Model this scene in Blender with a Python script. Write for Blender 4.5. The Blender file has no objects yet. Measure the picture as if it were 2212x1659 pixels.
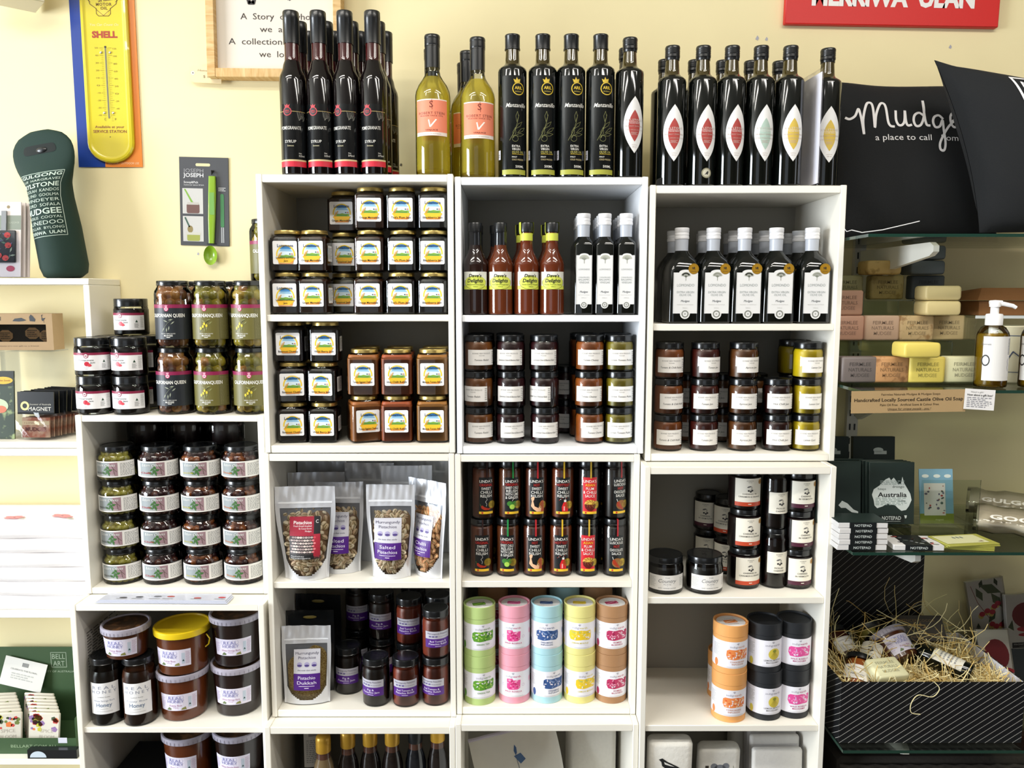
import bpy, bmesh, math, random
from mathutils import Vector, Matrix
from math import sin, cos, pi, radians
R_ = random.Random(7)
scn = bpy.context.scene
COL = scn.collection
# ------------------------------------------------------------------ camera
FPX, CAMH, TILT = 1700.0, 1.5, math.atan(190/1700)
cam_d = bpy.data.cameras.new('camera'); cam = bpy.data.objects.new('camera', cam_d); COL.objects.link(cam)
cam.location = (0, 0, CAMH); cam.rotation_euler = (pi/2-TILT, 0, 0)
cam_d.sensor_width = 36; cam_d.lens = 36*FPX/2212; cam_d.clip_start = .02
scn.camera = cam
scn.cycles.transparent_max_bounces = 24; scn.cycles.max_bounces = 8
# ------------------------------------------------------------------ exposure, world, lights
vs = scn.view_settings
vs.view_transform = 'Standard'; vs.look = 'None'; vs.exposure = 0.0; vs.gamma = 1; vs.use_curve_mapping = False
w = bpy.data.worlds.new('world'); scn.world = w; w.use_nodes = True
w.node_tree.nodes['Background'].inputs[0].default_value = (.75, .86, 1, 1)
w.node_tree.nodes['Background'].inputs[1].default_value = .5
def area(name, loc, target, sx, sy, power, col):
    d = bpy.data.lights.new(name, 'AREA'); d.shape = 'RECTANGLE'; d.size = sx; d.size_y = sy; d.energy = power; d.color = col
    o = bpy.data.objects.new(name, d); COL.objects.link(o); o.location = loc
    o.rotation_euler = (Vector(target)-Vector(loc)).to_track_quat('-Z', 'Y').to_euler()
    return o
WIN_X = -4.5
area('window_daylight', (WIN_X+.02, -.2, 1.45), (0, -.2, 1.45), 1.9, 1.8, 300, (.86, .93, 1))          # shop window in the left wall
area('rear_window_daylight', (-.9, -2.9, 1.5), (-.9, 2, 1.2), 2.2, 1.7, 5, (.90, .95, 1))      # shop front behind the camera
area('door_daylight', (3.28, .1, 1.2), (0, .9, 1.2), .7, 1.9, 7, (.92, .96, 1))                 # open door on the right
TUBES = [(-.95, .76), (.95, .76), (-.95, .22), (.95, .22)]
for tx, ty in TUBES:
    area('ceiling_tube_light', (tx, ty, 2.70), (tx, ty, 0), 1.2, .14, 16.5, (1, .955, .88))

# ------------------------------------------------------------------ pixel geometry
def ray(px, py):
    a = (px-1106)/FPX; b = (829.5-py)/FPX
    return a, cos(TILT)+b*sin(TILT), -sin(TILT)+b*cos(TILT)
def P(px, py, Y):
    a, dy, dz = ray(px, py); t = Y/dy
    return a*t, CAMH+dz*t
def ZP(py, Y): return P(1106, py, Y)[1]
def XP(px, z, Y): return (px-1106)/FPX*(Y*cos(TILT)-(z-CAMH)*sin(TILT))

# ------------------------------------------------------------------ materials
def lin(c):
    c = int(c, 16) if isinstance(c, str) else c
    out = []
    for s in (16, 8, 0):
        v = ((c >> s) & 255)/255
        out.append(v/12.92 if v <= .04045 else ((v+.055)/1.055)**2.4)
    return (*out, 1)
MATS = {}
def C(hexc, rough=.5, metal=0, coat=0, sheen=0, noise=0, nscale=40, bump=0):
    """principled material; noise = +/- share of colour variation from a procedural noise"""
    key = (hexc, rough, metal, coat, sheen, noise, nscale, bump)
    if key in MATS: return MATS[key]
    m = bpy.data.materials.new('m_%s' % hexc); m.use_nodes = True
    nt = m.node_tree; b = nt.nodes['Principled BSDF']
    col = lin(hexc)
    b.inputs['Base Color'].default_value = col
    b.inputs['Roughness'].default_value = rough; b.inputs['Metallic'].default_value = metal
    b.inputs['Coat Weight'].default_value = coat; b.inputs['Coat Roughness'].default_value = .03
    if sheen: b.inputs['Sheen Weight'].default_value = sheen
    if noise or bump:
        tc = nt.nodes.new('ShaderNodeTexCoord'); n = nt.nodes.new('ShaderNodeTexNoise')
        n.inputs['Scale'].default_value = nscale; n.inputs['Detail'].default_value = 4
        nt.links.new(tc.outputs['Object'], n.inputs['Vector'])
        if noise:
            mx = nt.nodes.new('ShaderNodeMix'); mx.data_type = 'RGBA'
            mx.inputs['A'].default_value = tuple(min(1, v*(1-noise)) for v in col[:3])+(1,)
            mx.inputs['B'].default_value = tuple(min(1, v*(1+noise)) for v in col[:3])+(1,)
            nt.links.new(n.outputs['Fac'], mx.inputs['Factor']); nt.links.new(mx.outputs['Result'], b.inputs['Base Color'])
        if bump:
            bp = nt.nodes.new('ShaderNodeBump'); bp.inputs['Strength'].default_value = bump; bp.inputs['Distance'].default_value = .002
            nt.links.new(n.outputs['Fac'], bp.inputs['Height']); nt.links.new(bp.outputs['Normal'], b.inputs['Normal'])
    MATS[key] = m; return m
def GL(tint='ffffff', refl=1.0, rough=.02):
    """thin clear glass: tinted see-through sheet with a fresnel mirror"""
    key = ('GL', tint, refl, rough)
    if key in MATS: return MATS[key]
    m = bpy.data.materials.new('glass_%s' % tint); m.use_nodes = True; nt = m.node_tree; nt.nodes.clear()
    o = nt.nodes.new('ShaderNodeOutputMaterial'); mx = nt.nodes.new('ShaderNodeMixShader')
    t = nt.nodes.new('ShaderNodeBsdfTransparent'); g = nt.nodes.new('ShaderNodeBsdfGlossy'); fr = nt.nodes.new('ShaderNodeFresnel')
    t.inputs[0].default_value = lin(tint); g.inputs['Roughness'].default_value = rough; fr.inputs['IOR'].default_value = 1.5
    k = nt.nodes.new('ShaderNodeMath'); k.operation = 'MULTIPLY'; k.inputs[1].default_value = refl
    nt.links.new(fr.outputs[0], k.inputs[0]); nt.links.new(k.outputs[0], mx.inputs[0])
    nt.links.new(t.outputs[0], mx.inputs[1]); nt.links.new(g.outputs[0], mx.inputs[2]); nt.links.new(mx.outputs[0], o.inputs[0])
    MATS[key] = m; return m
def LIQ(tint, body, fac):
    """cloudy liquid: part coloured see-through, part scattering colour"""
    key = ('LIQ', tint, body, fac)
    if key in MATS: return MATS[key]
    m = bpy.data.materials.new('liquid_%s' % tint); m.use_nodes = True; nt = m.node_tree
    b = nt.nodes['Principled BSDF']; b.inputs['Base Color'].default_value = lin(body); b.inputs['Roughness'].default_value = .2
    o = nt.nodes['Material Output']; mx = nt.nodes.new('ShaderNodeMixShader'); t = nt.nodes.new('ShaderNodeBsdfTransparent')
    t.inputs[0].default_value = lin(tint); mx.inputs[0].default_value = fac
    nt.links.new(t.outputs[0], mx.inputs[1]); nt.links.new(b.outputs[0], mx.inputs[2]); nt.links.new(mx.outputs[0], o.inputs[0])
    MATS[key] = m; return m
def STRIPE(base, line, freq, width, ax=(1, 0, 1)):
    key = ('ST', base, line, freq, width, ax)
    if key in MATS: return MATS[key]
    m = bpy.data.materials.new('striped_print'); m.use_nodes = True; nt = m.node_tree; b = nt.nodes['Principled BSDF']
    b.inputs['Roughness'].default_value = .45
    tc = nt.nodes.new('ShaderNodeTexCoord'); d = nt.nodes.new('ShaderNodeVectorMath'); d.operation = 'DOT_PRODUCT'
    d.inputs[1].default_value = ax
    ml = nt.nodes.new('ShaderNodeMath'); ml.operation = 'MULTIPLY'; ml.inputs[1].default_value = freq
    fr = nt.nodes.new('ShaderNodeMath'); fr.operation = 'FRACT'
    lt = nt.nodes.new('ShaderNodeMath'); lt.operation = 'LESS_THAN'; lt.inputs[1].default_value = width
    mx = nt.nodes.new('ShaderNodeMix'); mx.data_type = 'RGBA'; mx.inputs['A'].default_value = lin(base); mx.inputs['B'].default_value = lin(line)
    L = nt.links.new
    L(tc.outputs['Object'], d.inputs[0]); L(d.outputs['Value'], ml.inputs[0]); L(ml.outputs[0], fr.inputs[0]); L(fr.outputs[0], lt.inputs[0])
    L(lt.outputs[0], mx.inputs['Factor']); L(mx.outputs['Result'], b.inputs['Base Color'])
    MATS[key] = m; return m
def WOOD(a, b2, scale=(3, 3, 40)):
    key = ('WD', a, b2, scale)
    if key in MATS: return MATS[key]
    m = bpy.data.materials.new('wood_grain'); m.use_nodes = True; nt = m.node_tree; b = nt.nodes['Principled BSDF']
    b.inputs['Roughness'].default_value = .55
    tc = nt.nodes.new('ShaderNodeTexCoord'); mp = nt.nodes.new('ShaderNodeMapping'); mp.inputs['Scale'].default_value = scale
    n = nt.nodes.new('ShaderNodeTexNoise'); n.inputs['Scale'].default_value = 4; n.inputs['Detail'].default_value = 5; n.inputs['Distortion'].default_value = .8
    r = nt.nodes.new('ShaderNodeValToRGB'); r.color_ramp.elements[0].position = .3; r.color_ramp.elements[1].position = .7
    r.color_ramp.elements[0].color = lin(a); r.color_ramp.elements[1].color = lin(b2)
    L = nt.links.new
    L(tc.outputs['Object'], mp.inputs[0]); L(mp.outputs[0], n.inputs['Vector']); L(n.outputs['Fac'], r.inputs[0]); L(r.outputs[0], b.inputs['Base Color'])
    MATS[key] = m; return m
def SPECK(base, spots, nscale=300, pos=.6, rough=.6):
    key = ('SP', base, spots, nscale, pos)
    if key in MATS: return MATS[key]
    m = bpy.data.materials.new('speckled'); m.use_nodes = True; nt = m.node_tree; b = nt.nodes['Principled BSDF']; b.inputs['Roughness'].default_value = rough
    tc = nt.nodes.new('ShaderNodeTexCoord'); n = nt.nodes.new('ShaderNodeTexNoise'); n.inputs['Scale'].default_value = nscale; n.inputs['Detail'].default_value = 3
    r = nt.nodes.new('ShaderNodeValToRGB'); e = r.color_ramp.elements
    e[0].position = pos-.06; e[1].position = pos+.06; e[0].color = lin(base); e[1].color = lin(spots)
    L = nt.links.new
    L(tc.outputs['Object'], n.inputs['Vector']); L(n.outputs['Fac'], r.inputs[0]); L(r.outputs[0], b.inputs['Base Color'])
    MATS[key] = m; return m

# ------------------------------------------------------------------ mesh builder (millimetres)
def csq(ax, ay, c, z, k=4, cx=0, cy=0):
    """ring: rectangle of half sizes ax, ay with corners rounded by c (c = ax = ay gives a circle)"""
    out = []
    for q, (sx, sy) in enumerate(((1, 1), (-1, 1), (-1, -1), (1, -1))):
        for i in range(k):
            t = q*pi/2+(i+.5)/k*pi/2 if c >= min(ax, ay)-1e-6 else q*pi/2+i/(k-1)*pi/2
            out.append((cx+sx*(ax-c)+c*cos(t), cy+sy*(ay-c)+c*sin(t), z))
    return out
class MB:
    def __init__(s, k=.001): s.v = []; s.f = []; s.mi = []; s.ms = []; s.k = k
    def m(s, mat):
        if mat not in s.ms: s.ms.append(mat)
        return s.ms.index(mat)
    def face(s, pts, mat):
        i = len(s.v); s.v += [tuple(p) for p in pts]; s.f.append(tuple(range(i, i+len(pts)))); s.mi.append(s.m(mat))
    def loft(s, rings, mat, cap0=True, cap1=True, closed=True, mats=None):
        n = len(rings[0]); b = len(s.v)
        for r in rings: s.v += [tuple(p) for p in r]
        for j in range(len(rings)-1):
            mm = s.m(mats[j] if mats else mat)
            for i in range(n if closed else n-1):
                a = b+j*n+i; c = b+j*n+(i+1) % n
                s.f.append((a, c, c+n, a+n)); s.mi.append(mm)
        if cap0: s.f.append(tuple(b+i for i in reversed(range(n)))); s.mi.append(s.m(mats[0] if mats else mat))
        if cap1: e = b+(len(rings)-1)*n; s.f.append(tuple(e+i for i in range(n))); s.mi.append(s.m(mats[-1] if mats else mat))
        return s
    def lathe(s, prof, mat, n=28, mats=None, cap0=True, cap1=True, cx=0, cy=0):
        rings = [[(cx+r*cos(2*pi*(i+.5)/n), cy+r*sin(2*pi*(i+.5)/n), z) for i in range(n)] for r, z in prof]
        return s.loft(rings, mat, cap0, cap1, mats=mats)
    def box(s, x0, x1, y0, y1, z0, z1, mat, c=0):
        if c <= 0:
            return s.loft([[(x0, y0, z), (x1, y0, z), (x1, y1, z), (x0, y1, z)] for z in (z0, z1)], mat)
        r = []
        for z, d in ((z0, c), (z0+c, 0), (z1-c, 0), (z1, c)):
            r.append([(x0+c+d*0, y0+d, z), (x1-c, y0+d, z), (x1-d, y0+c, z), (x1-d, y1-c, z), (x1-c, y1-d, z), (x0+c, y1-d, z), (x0+d, y1-c, z), (x0+d, y0+c, z)])
        return s.loft(r, mat)
    def rbox(s, ax, ay, az, c, mat, cz=None, k=4, z0=0):
        """rounded block half sizes ax, ay, full height az, rounding c, standing on z0"""
        e = c*.5 if cz is None else cz
        return s.loft([csq(ax-e, ay-e, max(c-e, .1), z0, k), csq(ax-e*.3, ay-e*.3, c, z0+e*.3, k), csq(ax, ay, c, z0+e, k), csq(ax, ay, c, z0+az-e, k), csq(ax-e*.3, ay-e*.3, c, z0+az-e*.3, k), csq(ax-e, ay-e, max(c-e, .1), z0+az, k)], mat)
    def tube(s, pts, r, mat, n=5, r1=None):
        pts = [Vector(p) for p in pts]; rings = []
        for i, p in enumerate(pts):
            d = (pts[min(i+1, len(pts)-1)]-pts[max(i-1, 0)]).normalized()
            u = d.orthogonal().normalized() if i == 0 else (u-d*u.dot(d)).normalized()
            w = d.cross(u); rr = r if r1 is None else r+(r1-r)*i/(len(pts)-1)
            rings.append([tuple(p+(u*cos(2*pi*a/n)+w*sin(2*pi*a/n))*rr) for a in range(n)])
        return s.loft(rings, mat)
    def ellipsoid(s, c, rx, ry, rz, mat, n=10, k=6):
        rings = []
        for j in range(1, k):
            t = pi*j/k
            rings.append([(c[0]+rx*sin(t)*cos(2*pi*i/n), c[1]+ry*sin(t)*sin(2*pi*i/n), c[2]-rz*cos(t)) for i in range(n)])
        return s.loft(rings, mat)
    def grid(s, fn, nu, nv, mat, matfn=None):
        b = len(s.v)
        for j in range(nv+1):
            for i in range(nu+1): s.v.append(tuple(fn(i/nu, j/nv)))
        for j in range(nv):
            for i in range(nu):
                a = b+j*(nu+1)+i
                s.f.append((a, a+1, a+nu+2, a+nu+1)); s.mi.append(s.m(matfn((i+.5)/nu, (j+.5)/nv) if matfn else mat))
        return s
    def xf(s, mtx, i0=0):
        for i in range(i0, len(s.v)): s.v[i] = tuple(mtx @ Vector(s.v[i]))
        return s
    def mesh(s, name, sharp=38, weld=False):
        me = bpy.data.meshes.new(name)
        me.from_pydata([(x*s.k, y*s.k, z*s.k) for x, y, z in s.v], [], s.f)
        for m in s.ms: me.materials.append(m)
        me.polygons.foreach_set('material_index', s.mi)
        if weld:
            bm = bmesh.new(); bm.from_mesh(me); bmesh.ops.remove_doubles(bm, verts=bm.verts, dist=1e-6); bm.to_mesh(me); bm.free()
        me.polygons.foreach_set('use_smooth', [True]*len(me.polygons))
        me.set_sharp_from_angle(angle=radians(sharp)); me.update()
        return me

# ------------------------------------------------------------------ flat print: lettering and artwork, mapped onto a surface
_TG = {}
def text_geo(s, bold=0, sp=1):
    key = (s, bold, sp)
    if key in _TG: return _TG[key]
    cu = bpy.data.curves.new('t', 'FONT'); cu.body = s; cu.resolution_u = 2; cu.space_character = sp; cu.offset = bold
    ob = bpy.data.objects.new('t', cu); me = bpy.data.meshes.new_from_object(ob)
    vs_ = [(v.co.x, v.co.y) for v in me.vertices]; fs = [tuple(p.vertices) for p in me.polygons]
    bpy.data.objects.remove(ob); bpy.data.curves.remove(cu); bpy.data.meshes.remove(me)
    _TG[key] = (vs_, fs); return _TG[key]
_hv = text_geo('H')[0]; CAPH = max(v[1] for v in _hv)-min(v[1] for v in _hv)
class Art:
    def __init__(s): s.it = []       # (layer, material, verts, faces, bendable)
    def poly(s, pts, m, l=1): s.it.append((l, m, list(pts), [tuple(range(len(pts)))], True)); return s
    def rect(s, x0, y0, x1, y1, m, l=1, r=0):
        if r <= 0: return s.poly([(x0, y0), (x1, y0), (x1, y1), (x0, y1)], m, l)
        pts = []
        for q, (cx, cy) in enumerate(((x1-r, y1-r), (x0+r, y1-r), (x0+r, y0+r), (x1-r, y0+r))):
            for i in range(4): t = q*pi/2+i/3*pi/2; pts.append((cx+r*cos(t), cy+r*sin(t)))
        return s.poly(pts, m, l)
    def ell(s, cx, cy, rx, ry, m, l=1, a0=0, a1=360, n=20):
        return s.poly([(cx+rx*cos(radians(a0+(a1-a0)*i/n)), cy+ry*sin(radians(a0+(a1-a0)*i/n))) for i in range(n if a1-a0 >= 360 else n+1)], m, l)
    def ring(s, cx, cy, r0, r1, m, l=1, a0=0, a1=360, n=24, ky=1):
        for i in range(n):
            t = [radians(a0+(a1-a0)*(i+e)/n) for e in (0, 1)]
            s.poly([(cx+r*cos(a), cy+ky*r*sin(a)) for r, a in ((r0, t[0]), (r1, t[0]), (r1, t[1]), (r0, t[1]))], m, l)
        return s
    def line(s, pts, wd, m, l=1):
        for a, b in zip(pts[:-1], pts[1:]):
            dx, dy = b[0]-a[0], b[1]-a[1]; d = math.hypot(dx, dy) or 1; nx, ny = -dy/d*wd/2, dx/d*wd/2; ex, ey = dx/d*wd*.25, dy/d*wd*.25
            s.poly([(a[0]+nx-ex, a[1]+ny-ey), (a[0]-nx-ex, a[1]-ny-ey), (b[0]-nx+ex, b[1]-ny+ey), (b[0]+nx+ex, b[1]+ny+ey)], m, l)
        return s
    def text(s, t, cx, cy, wd, h, m, l=2, shear=0, bold=0, sp=1, rot=0, al='c'):
        """cap height h, total width wd (None: natural), centred on cx, cy"""
        vs_, fs = text_geo(t, bold, sp)
        if not vs_: return s
        x0 = min(v[0] for v in vs_); x1 = max(v[0] for v in vs_); ky = h/CAPH; kx = ky if wd is None else wd/(x1-x0)
        off = {'c': (x0+x1)/2, 'l': x0, 'r': x1}[al]
        cr, sr = cos(radians(rot)), sin(radians(rot)); out = []
        for x, y in vs_:
            u = (x-off)*kx; v = y*ky-h/2; u += shear*v; out.append((cx+u*cr-v*sr, cy+u*sr+v*cr))
        s.it.append((l, m, out, fs, False)); return s
    def lines(s, x0, y0, x1, y1, n, m, l=2, fill=.45, seed=1, gap=.12):
        """rows of print too small to read"""
        r = random.Random(seed); st = (y1-y0)/n
        for i in range(n):
            y = y1-(i+.5)*st; x = x0; end = x1-(x1-x0)*r.random()*.3
            while x < end:
                wd = (x1-x0)*(.06+.12*r.random()); s.rect(x, y-st*fill/2, min(x+wd, end), y+st*fill/2, m, l); x += wd+(x1-x0)*gap*.35
        return s
    def build(s, name, mapper, l0=0, l1=99, du=None, step=.2, dv=None):
        mb = MB()
        for l, m, vs_, fs, bend in s.it:
            if not l0 <= l <= l1: continue
            if bend and du:
                xs = [v[0] for v in vs_]; a = math.floor(min(xs)/du); e = math.ceil(max(xs)/du)
                for i in range(a, e):
                    p = _clip(_clip(vs_, i*du, 1), (i+1)*du, -1)
                    if len(p) < 3: continue
                    if not dv: mb.face([mapper(u, v, l*step) for u, v in p], m); continue
                    ys = [v[1] for v in p]
                    for j in range(math.floor(min(ys)/dv), math.ceil(max(ys)/dv)):
                        q = [(x, y) for y, x in _clip(_clip([(y, x) for x, y in p], j*dv, 1), (j+1)*dv, -1)]
                        if len(q) > 2: mb.face([mapper(u, v, l*step) for u, v in q], m)
            else:
                b = len(mb.v); mb.v += [mapper(u, v, l*step) for u, v in vs_]
                mi = mb.m(m)
                for f in fs: mb.f.append(tuple(b+i for i in f)); mb.mi.append(mi)
        return mb.mesh(name)
def _clip(p, x, sgn):
    out = []
    for i in range(len(p)):
        a, b = p[i-1], p[i]; da, db = (a[0]-x)*sgn, (b[0]-x)*sgn
        if da*db < 0: t = da/(da-db); out.append((x, a[1]+(b[1]-a[1])*t))
        if db >= 0: out.append(b)
    return out
def CYL(R, z0): return lambda u, v, l: ((R+.15+l)*sin(u/R), -(R+.15+l)*cos(u/R), z0+v)
def FLAT(d, z0, x0=0): return lambda u, v, l: (x0+u, -(d+.15+l), z0+v)
def label_parts(art, mapper, R=None, name='label', plabel=None):
    du = R*.11 if R else None
    return (name, art.build(name, mapper, 0, 0, du), [('lettering', art.build('lettering', mapper, 1, 99, du), [])])

# ------------------------------------------------------------------ things
def tagit(o, label=None, cat=None, group=None, kind=None):
    if label: o['label'] = label
    if cat: o['category'] = cat
    if group: o['group'] = group
    if kind: o['kind'] = kind
    return o
def put(name, parts, loc, label, cat, group=None, rz=0, rot=None, scale=None):
    """one thing: an Empty at its base and a mesh object for each part (name, mesh, subparts[, label])"""
    e = bpy.data.objects.new(name, None); COL.objects.link(e); e.location = loc; e.empty_display_size = .02
    e.rotation_euler = rot if rot else (0, 0, radians(rz))
    if scale: e.scale = scale
    tagit(e, label, cat, group)
    _kids(e, parts); return e
def _kids(e, parts):
    for p in parts:
        o = bpy.data.objects.new(p[0], p[1]); COL.objects.link(o); o.parent = e
        if len(p) > 3 and p[3]:
            for k, v in p[3].items():
                if k == 'loc': o.location = v
                elif k == 'rot': o.rotation_euler = v
                elif k == 'scale': o.scale = v
                else: o[k] = v
        _kids(o, p[2])
def solo(name, me, loc, label, cat, group=None, rot=None, kind=None):
    o = bpy.data.objects.new(name, me); COL.objects.link(o); o.location = loc
    if rot: o.rotation_euler = rot
    return tagit(o, label, cat, group, kind)
def struct(name, mb, loc=(0, 0, 0)):
    o = bpy.data.objects.new(name, mb.mesh(name)); COL.objects.link(o); o.location = loc; o['kind'] = 'structure'; return o
# ================================================================== the room
WALLC = C('f2e4b4', .75, noise=.03, nscale=6, bump=.06)
WHITE = C('f2f0e6', .6)
YW = 2.0
def wallbox(name, x0, x1, y0, y1, z0, z1, mat):
    mb = MB(1); mb.box(x0, x1, y0, y1, z0, z1, mat); return struct(name, mb)
wallbox('floor', -4.6, 3.4, -3.1, 2.1, -.1, 0, C('4a4037', .5, noise=.15, nscale=5))
wallbox('ceiling', -4.6, 3.4, -3.1, 2.1, 2.85, 2.95, C('d8d4ca', .8))
wallbox('wall_back', -4.6, 3.4, YW, YW+.1, 0, 2.85, WALLC)
DARKW_ = C('5e5347', .8, noise=.1, nscale=3)
def wall_hole(name, axis, pos, a0, a1, h0, h1, b0, b1):
    """a wall with one opening: a along the wall, opening h0..h1 by b0..b1 (height)"""
    mb = MB(1)
    for (p, q, r, s) in ((a0, h0, 0, 2.85), (h1, a1, 0, 2.85), (h0, h1, 0, b0), (h0, h1, b1, 2.85)):
        if q-p < .001 or s-r < .001: continue
        if axis == 'x': mb.box(pos, pos+.1, p, q, r, s, DARKW_)
        else: mb.box(p, q, pos, pos+.1, r, s, DARKW_)
    return struct(name, mb)
wall_hole('wall_left', 'x', -4.6, -3.1, 2.0, -1.15, .75, .55, 2.35)
wall_hole('wall_right', 'x', 3.3, -3.1, 2.0, -.25, .45, 0, 2.15)
wall_hole('wall_front', 'y', -3.05, -4.5, 3.3, -2.0, .2, .65, 2.35)
def window(name, x0, x1, y0, y1, z0, z1):
    mb = MB(1); t = .05
    if x1-x0 < .2:
        for a in (y0, (y0+y1)/2-t/2, y1-t): mb.box(x0, x1, a, a+t, z0, z1, WHITE)
        for a in (z0, z1-t): mb.box(x0, x1, y0, y1, a, a+t, WHITE)
    else:
        for a in (x0, (x0+x1)/2-t/2, x1-t): mb.box(a, a+t, y0, y1, z0, z1, WHITE)
        for a in (z0, z1-t): mb.box(x0, x1, y0, y1, a, a+t, WHITE)
    struct(name, mb)
window('window_1', -4.59, -4.54, -1.15, .75, .55, 2.35)
window('window_2', -2.0, .2, -3.04, -3.0, .65, 2.35)
mb = MB(1); mb.box(-4.5, -1.3, 1.985, 1.999, 0, .09, WHITE); mb.box(1.3, 3.3, 1.985, 1.999, 0, .09, WHITE); struct('baseboard_back', mb)
# ceiling tube fittings (out of view, they light the room)
_fm = MB(1); _fm.box(-.62, .62, -.09, .09, .02, .06, C('eeeeea', .5)); _tm = MB(1)
_hous = _fm.mesh('housing')
for i, (tx, ty) in enumerate(TUBES):
    put('ceiling_light', [('housing', _hous, [])], (tx, ty, 2.79), 'twin tube ceiling light fitting' + (' on the window side' if tx < 0 else ' on the door side')+(', nearer the wall' if ty > .5 else ', farther from the wall'), 'ceiling light', 'ceiling lights')

# ================================================================== cube shelving
BOARD = C('efebdf', .45, noise=.015, nscale=8)
BOARDB = C('eef0f2', .45, noise=.015, nscale=8)
EDGE = C('efe8d0', .5)
BACKP = C('a09d93', .6)  # plain grey backs, toned down further to deepen the shade inside the shelves
def unit(label, x0, x1, zb, zt, yf, dep, shelves, t=.0125, th=.016, rb=.012, mat=None, grp='white cube shelf units stacked against the wall'):
    mat = mat or BOARD
    e = bpy.data.objects.new('shelf_unit', None); COL.objects.link(e); cx = (x0+x1)/2; e.location = (cx, yf, zb); tagit(e, label, 'shelf unit', grp)
    def bd(name, a0, a1, y0, y1, z0, z1, c=.0012, m=None):
        b = MB(1); b.box(a0-cx, a1-cx, y0-yf, y1-yf, z0-zb, z1-zb, m or mat, c)
        o = bpy.data.objects.new(name, b.mesh(name)); COL.objects.link(o); o.parent = e
    yb = yf+dep
    bd('side_panel', x0, x0+t, yf, yb, zb, zt); bd('side_panel', x1-t, x1, yf, yb, zb, zt)
    bd('top_panel', x0+t, x1-t, yf+.001, yb, zt-th-.001, zt-.001)
    bd('bottom_panel', x0+t, x1-t, yf+.001, yb, zb, zb+th)
    for z in shelves: bd('shelf', x0+t, x1-t, yf+.004, yb-rb, z-th*.9, z)
    bd('back_panel', x0+t, x1-t, yb-rb+.0003, yb-.002, zb+th, zt-th-.0015, 0, BACKP)
    return e
S = {}     # shelf heights
YB, YA1, YA2, YD2, Y3 = 1.70, 1.75, 1.69, 1.65, 1.66
S['Btop'] = ZP(375.5, YB); S['B1u'] = ZP(680, YB); S['B1l'] = ZP(966, YB); b1b = ZP(978.5, YB)
unit('white cube shelf of gold-lidded jam jars below the pomegranate syrup bottles', -.5415, -.1245, b1b, S['Btop'], YB, .28, [S['B1u']]); S['B1l'] = b1b+.016
S['Ctop'] = ZP(381.5, YB); S['C1u'] = ZP(681, YB); b1c = ZP(980, YB)
unit('white cube shelf of hot sauce bottles above relish jars, bluish white', -.1205, .288, b1c, S['Ctop'], YB, .28, [S['C1u']], mat=BOARDB); S['C1l'] = b1c+.016
S['Dtop'] = ZP(399.5, YB); S['D1u'] = ZP(700, YB); b1d = ZP(996, YB)
unit('white cube shelf of square olive oil bottles above lemon curd jars', .2925, .7085, b1d, S['Dtop'], YB, .28, [S['D1u']]); S['D1l'] = b1d+.016
b2 = ZP(1549, YB); t2 = b1b-.0015; S['B2u'] = ZP(1259, YB); S['B2l'] = b2+.016
unit('cream cube shelf of pistachio pouches above red tomato relish jars', -.547, -.127, b2, t2, YB, .28, [S['B2u']])
b2c = ZP(1543, YB); t2c = b1c-.0015; S['C2u'] = ZP(1257, YB); S['C2l'] = b2c+.016
unit('cream cube shelf of chilli relish jars above pastel tea tubes', -.1255, .2815, b2c, t2c, YB, .28, [S['C2u']])
S['D2u'] = ZP(1292, YD2); S['D2m'] = ZP(1569, YD2); S['D2b'] = .245
unit('white cube shelf of cherry jars above orange and black tea tubes, standing proud',   .2835, .6935, 0, b1d-.0015, YD2, .29, [S['D2u'], S['D2m'], S['D2b']])
S['B3'] = .206; S['C3'] = .206
unit('cream cube shelf of gold-capped bottles below the tomato relish', -.553, -.1275, 0, b2-.0015, Y3, .29, [S['B3']])
unit('cream cube shelf holding the calico zip pouch', -.1265, .2825, 0, b2c-.0015, Y3, .29, [S['C3']])
S['Atop'] = ZP(897, YA1); a1b = ZP(1283, YA1); S['A1'] = a1b+.014
unit('white cube shelf packed with sixteen jars of marinated olives', -.983, -.559, a1b, S['Atop'], YA1, .24, [], th=.014, t=.014)
S['A2u'] = ZP(1574, YA2)
unit('white cube shelf of honey jars and honey tubs below the olives', -.9875, -.5545, 0, a1b-.0015, YA2, .30, [S['A2u'], .244], th=.014); S['A2b'] = .244
# left-hand open shelving fixed to the wall
def lshelf():
    y0, y1 = 1.85, 1.998
    e = bpy.data.objects.new('wall_shelf', None); COL.objects.link(e); e.location = (-1.3, y0, .3)
    tagit(e, 'open-backed white wall shelving left of the pomegranate jam, wine bag on its top', 'wall shelf')
    def bd(name, xa, xb, ya, yb, za, zb):
        b = MB(1); b.box(xa+1.3, xb+1.3, ya-y0, yb-y0, za-.3, zb-.3, BOARD, .0012); o = bpy.data.objects.new(name, b.mesh(name)); COL.objects.link(o); o.parent = e
    xr = P(197, 700, y0)[0]; zt = ZP(601, y0)
    bd('top_panel', -1.75, xr, y0, y1, zt-.015, zt)
    zs = ZP(954, y0); zs2 = ZP(986, y0)
    bd('side_panel', xr-.014, xr, y0, y1, zs, zt-.0155)
    bd('side_panel', -1.75, -1.736, y0, y1, zs, zt-.0155)
    bd('shelf', -1.75, -.989, y0, y1, zs-.016, zs-.0005); bd('shelf', -1.75, -.989, y0+.004, y1, zs2, zs-.0165)
    z3 = ZP(1322, 1.8); bd('shelf', -1.75, -.989, 1.8, y1, z3-.015, z3)
    z4 = ZP(1640, 1.8); bd('shelf', -1.75, -.989, 1.8, y1, z4-.015, z4)
    return zt, zs-.0005, z3, z4
S['Ltop'], S['L1'], S['L2'], S['L3'] = lshelf()
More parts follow.
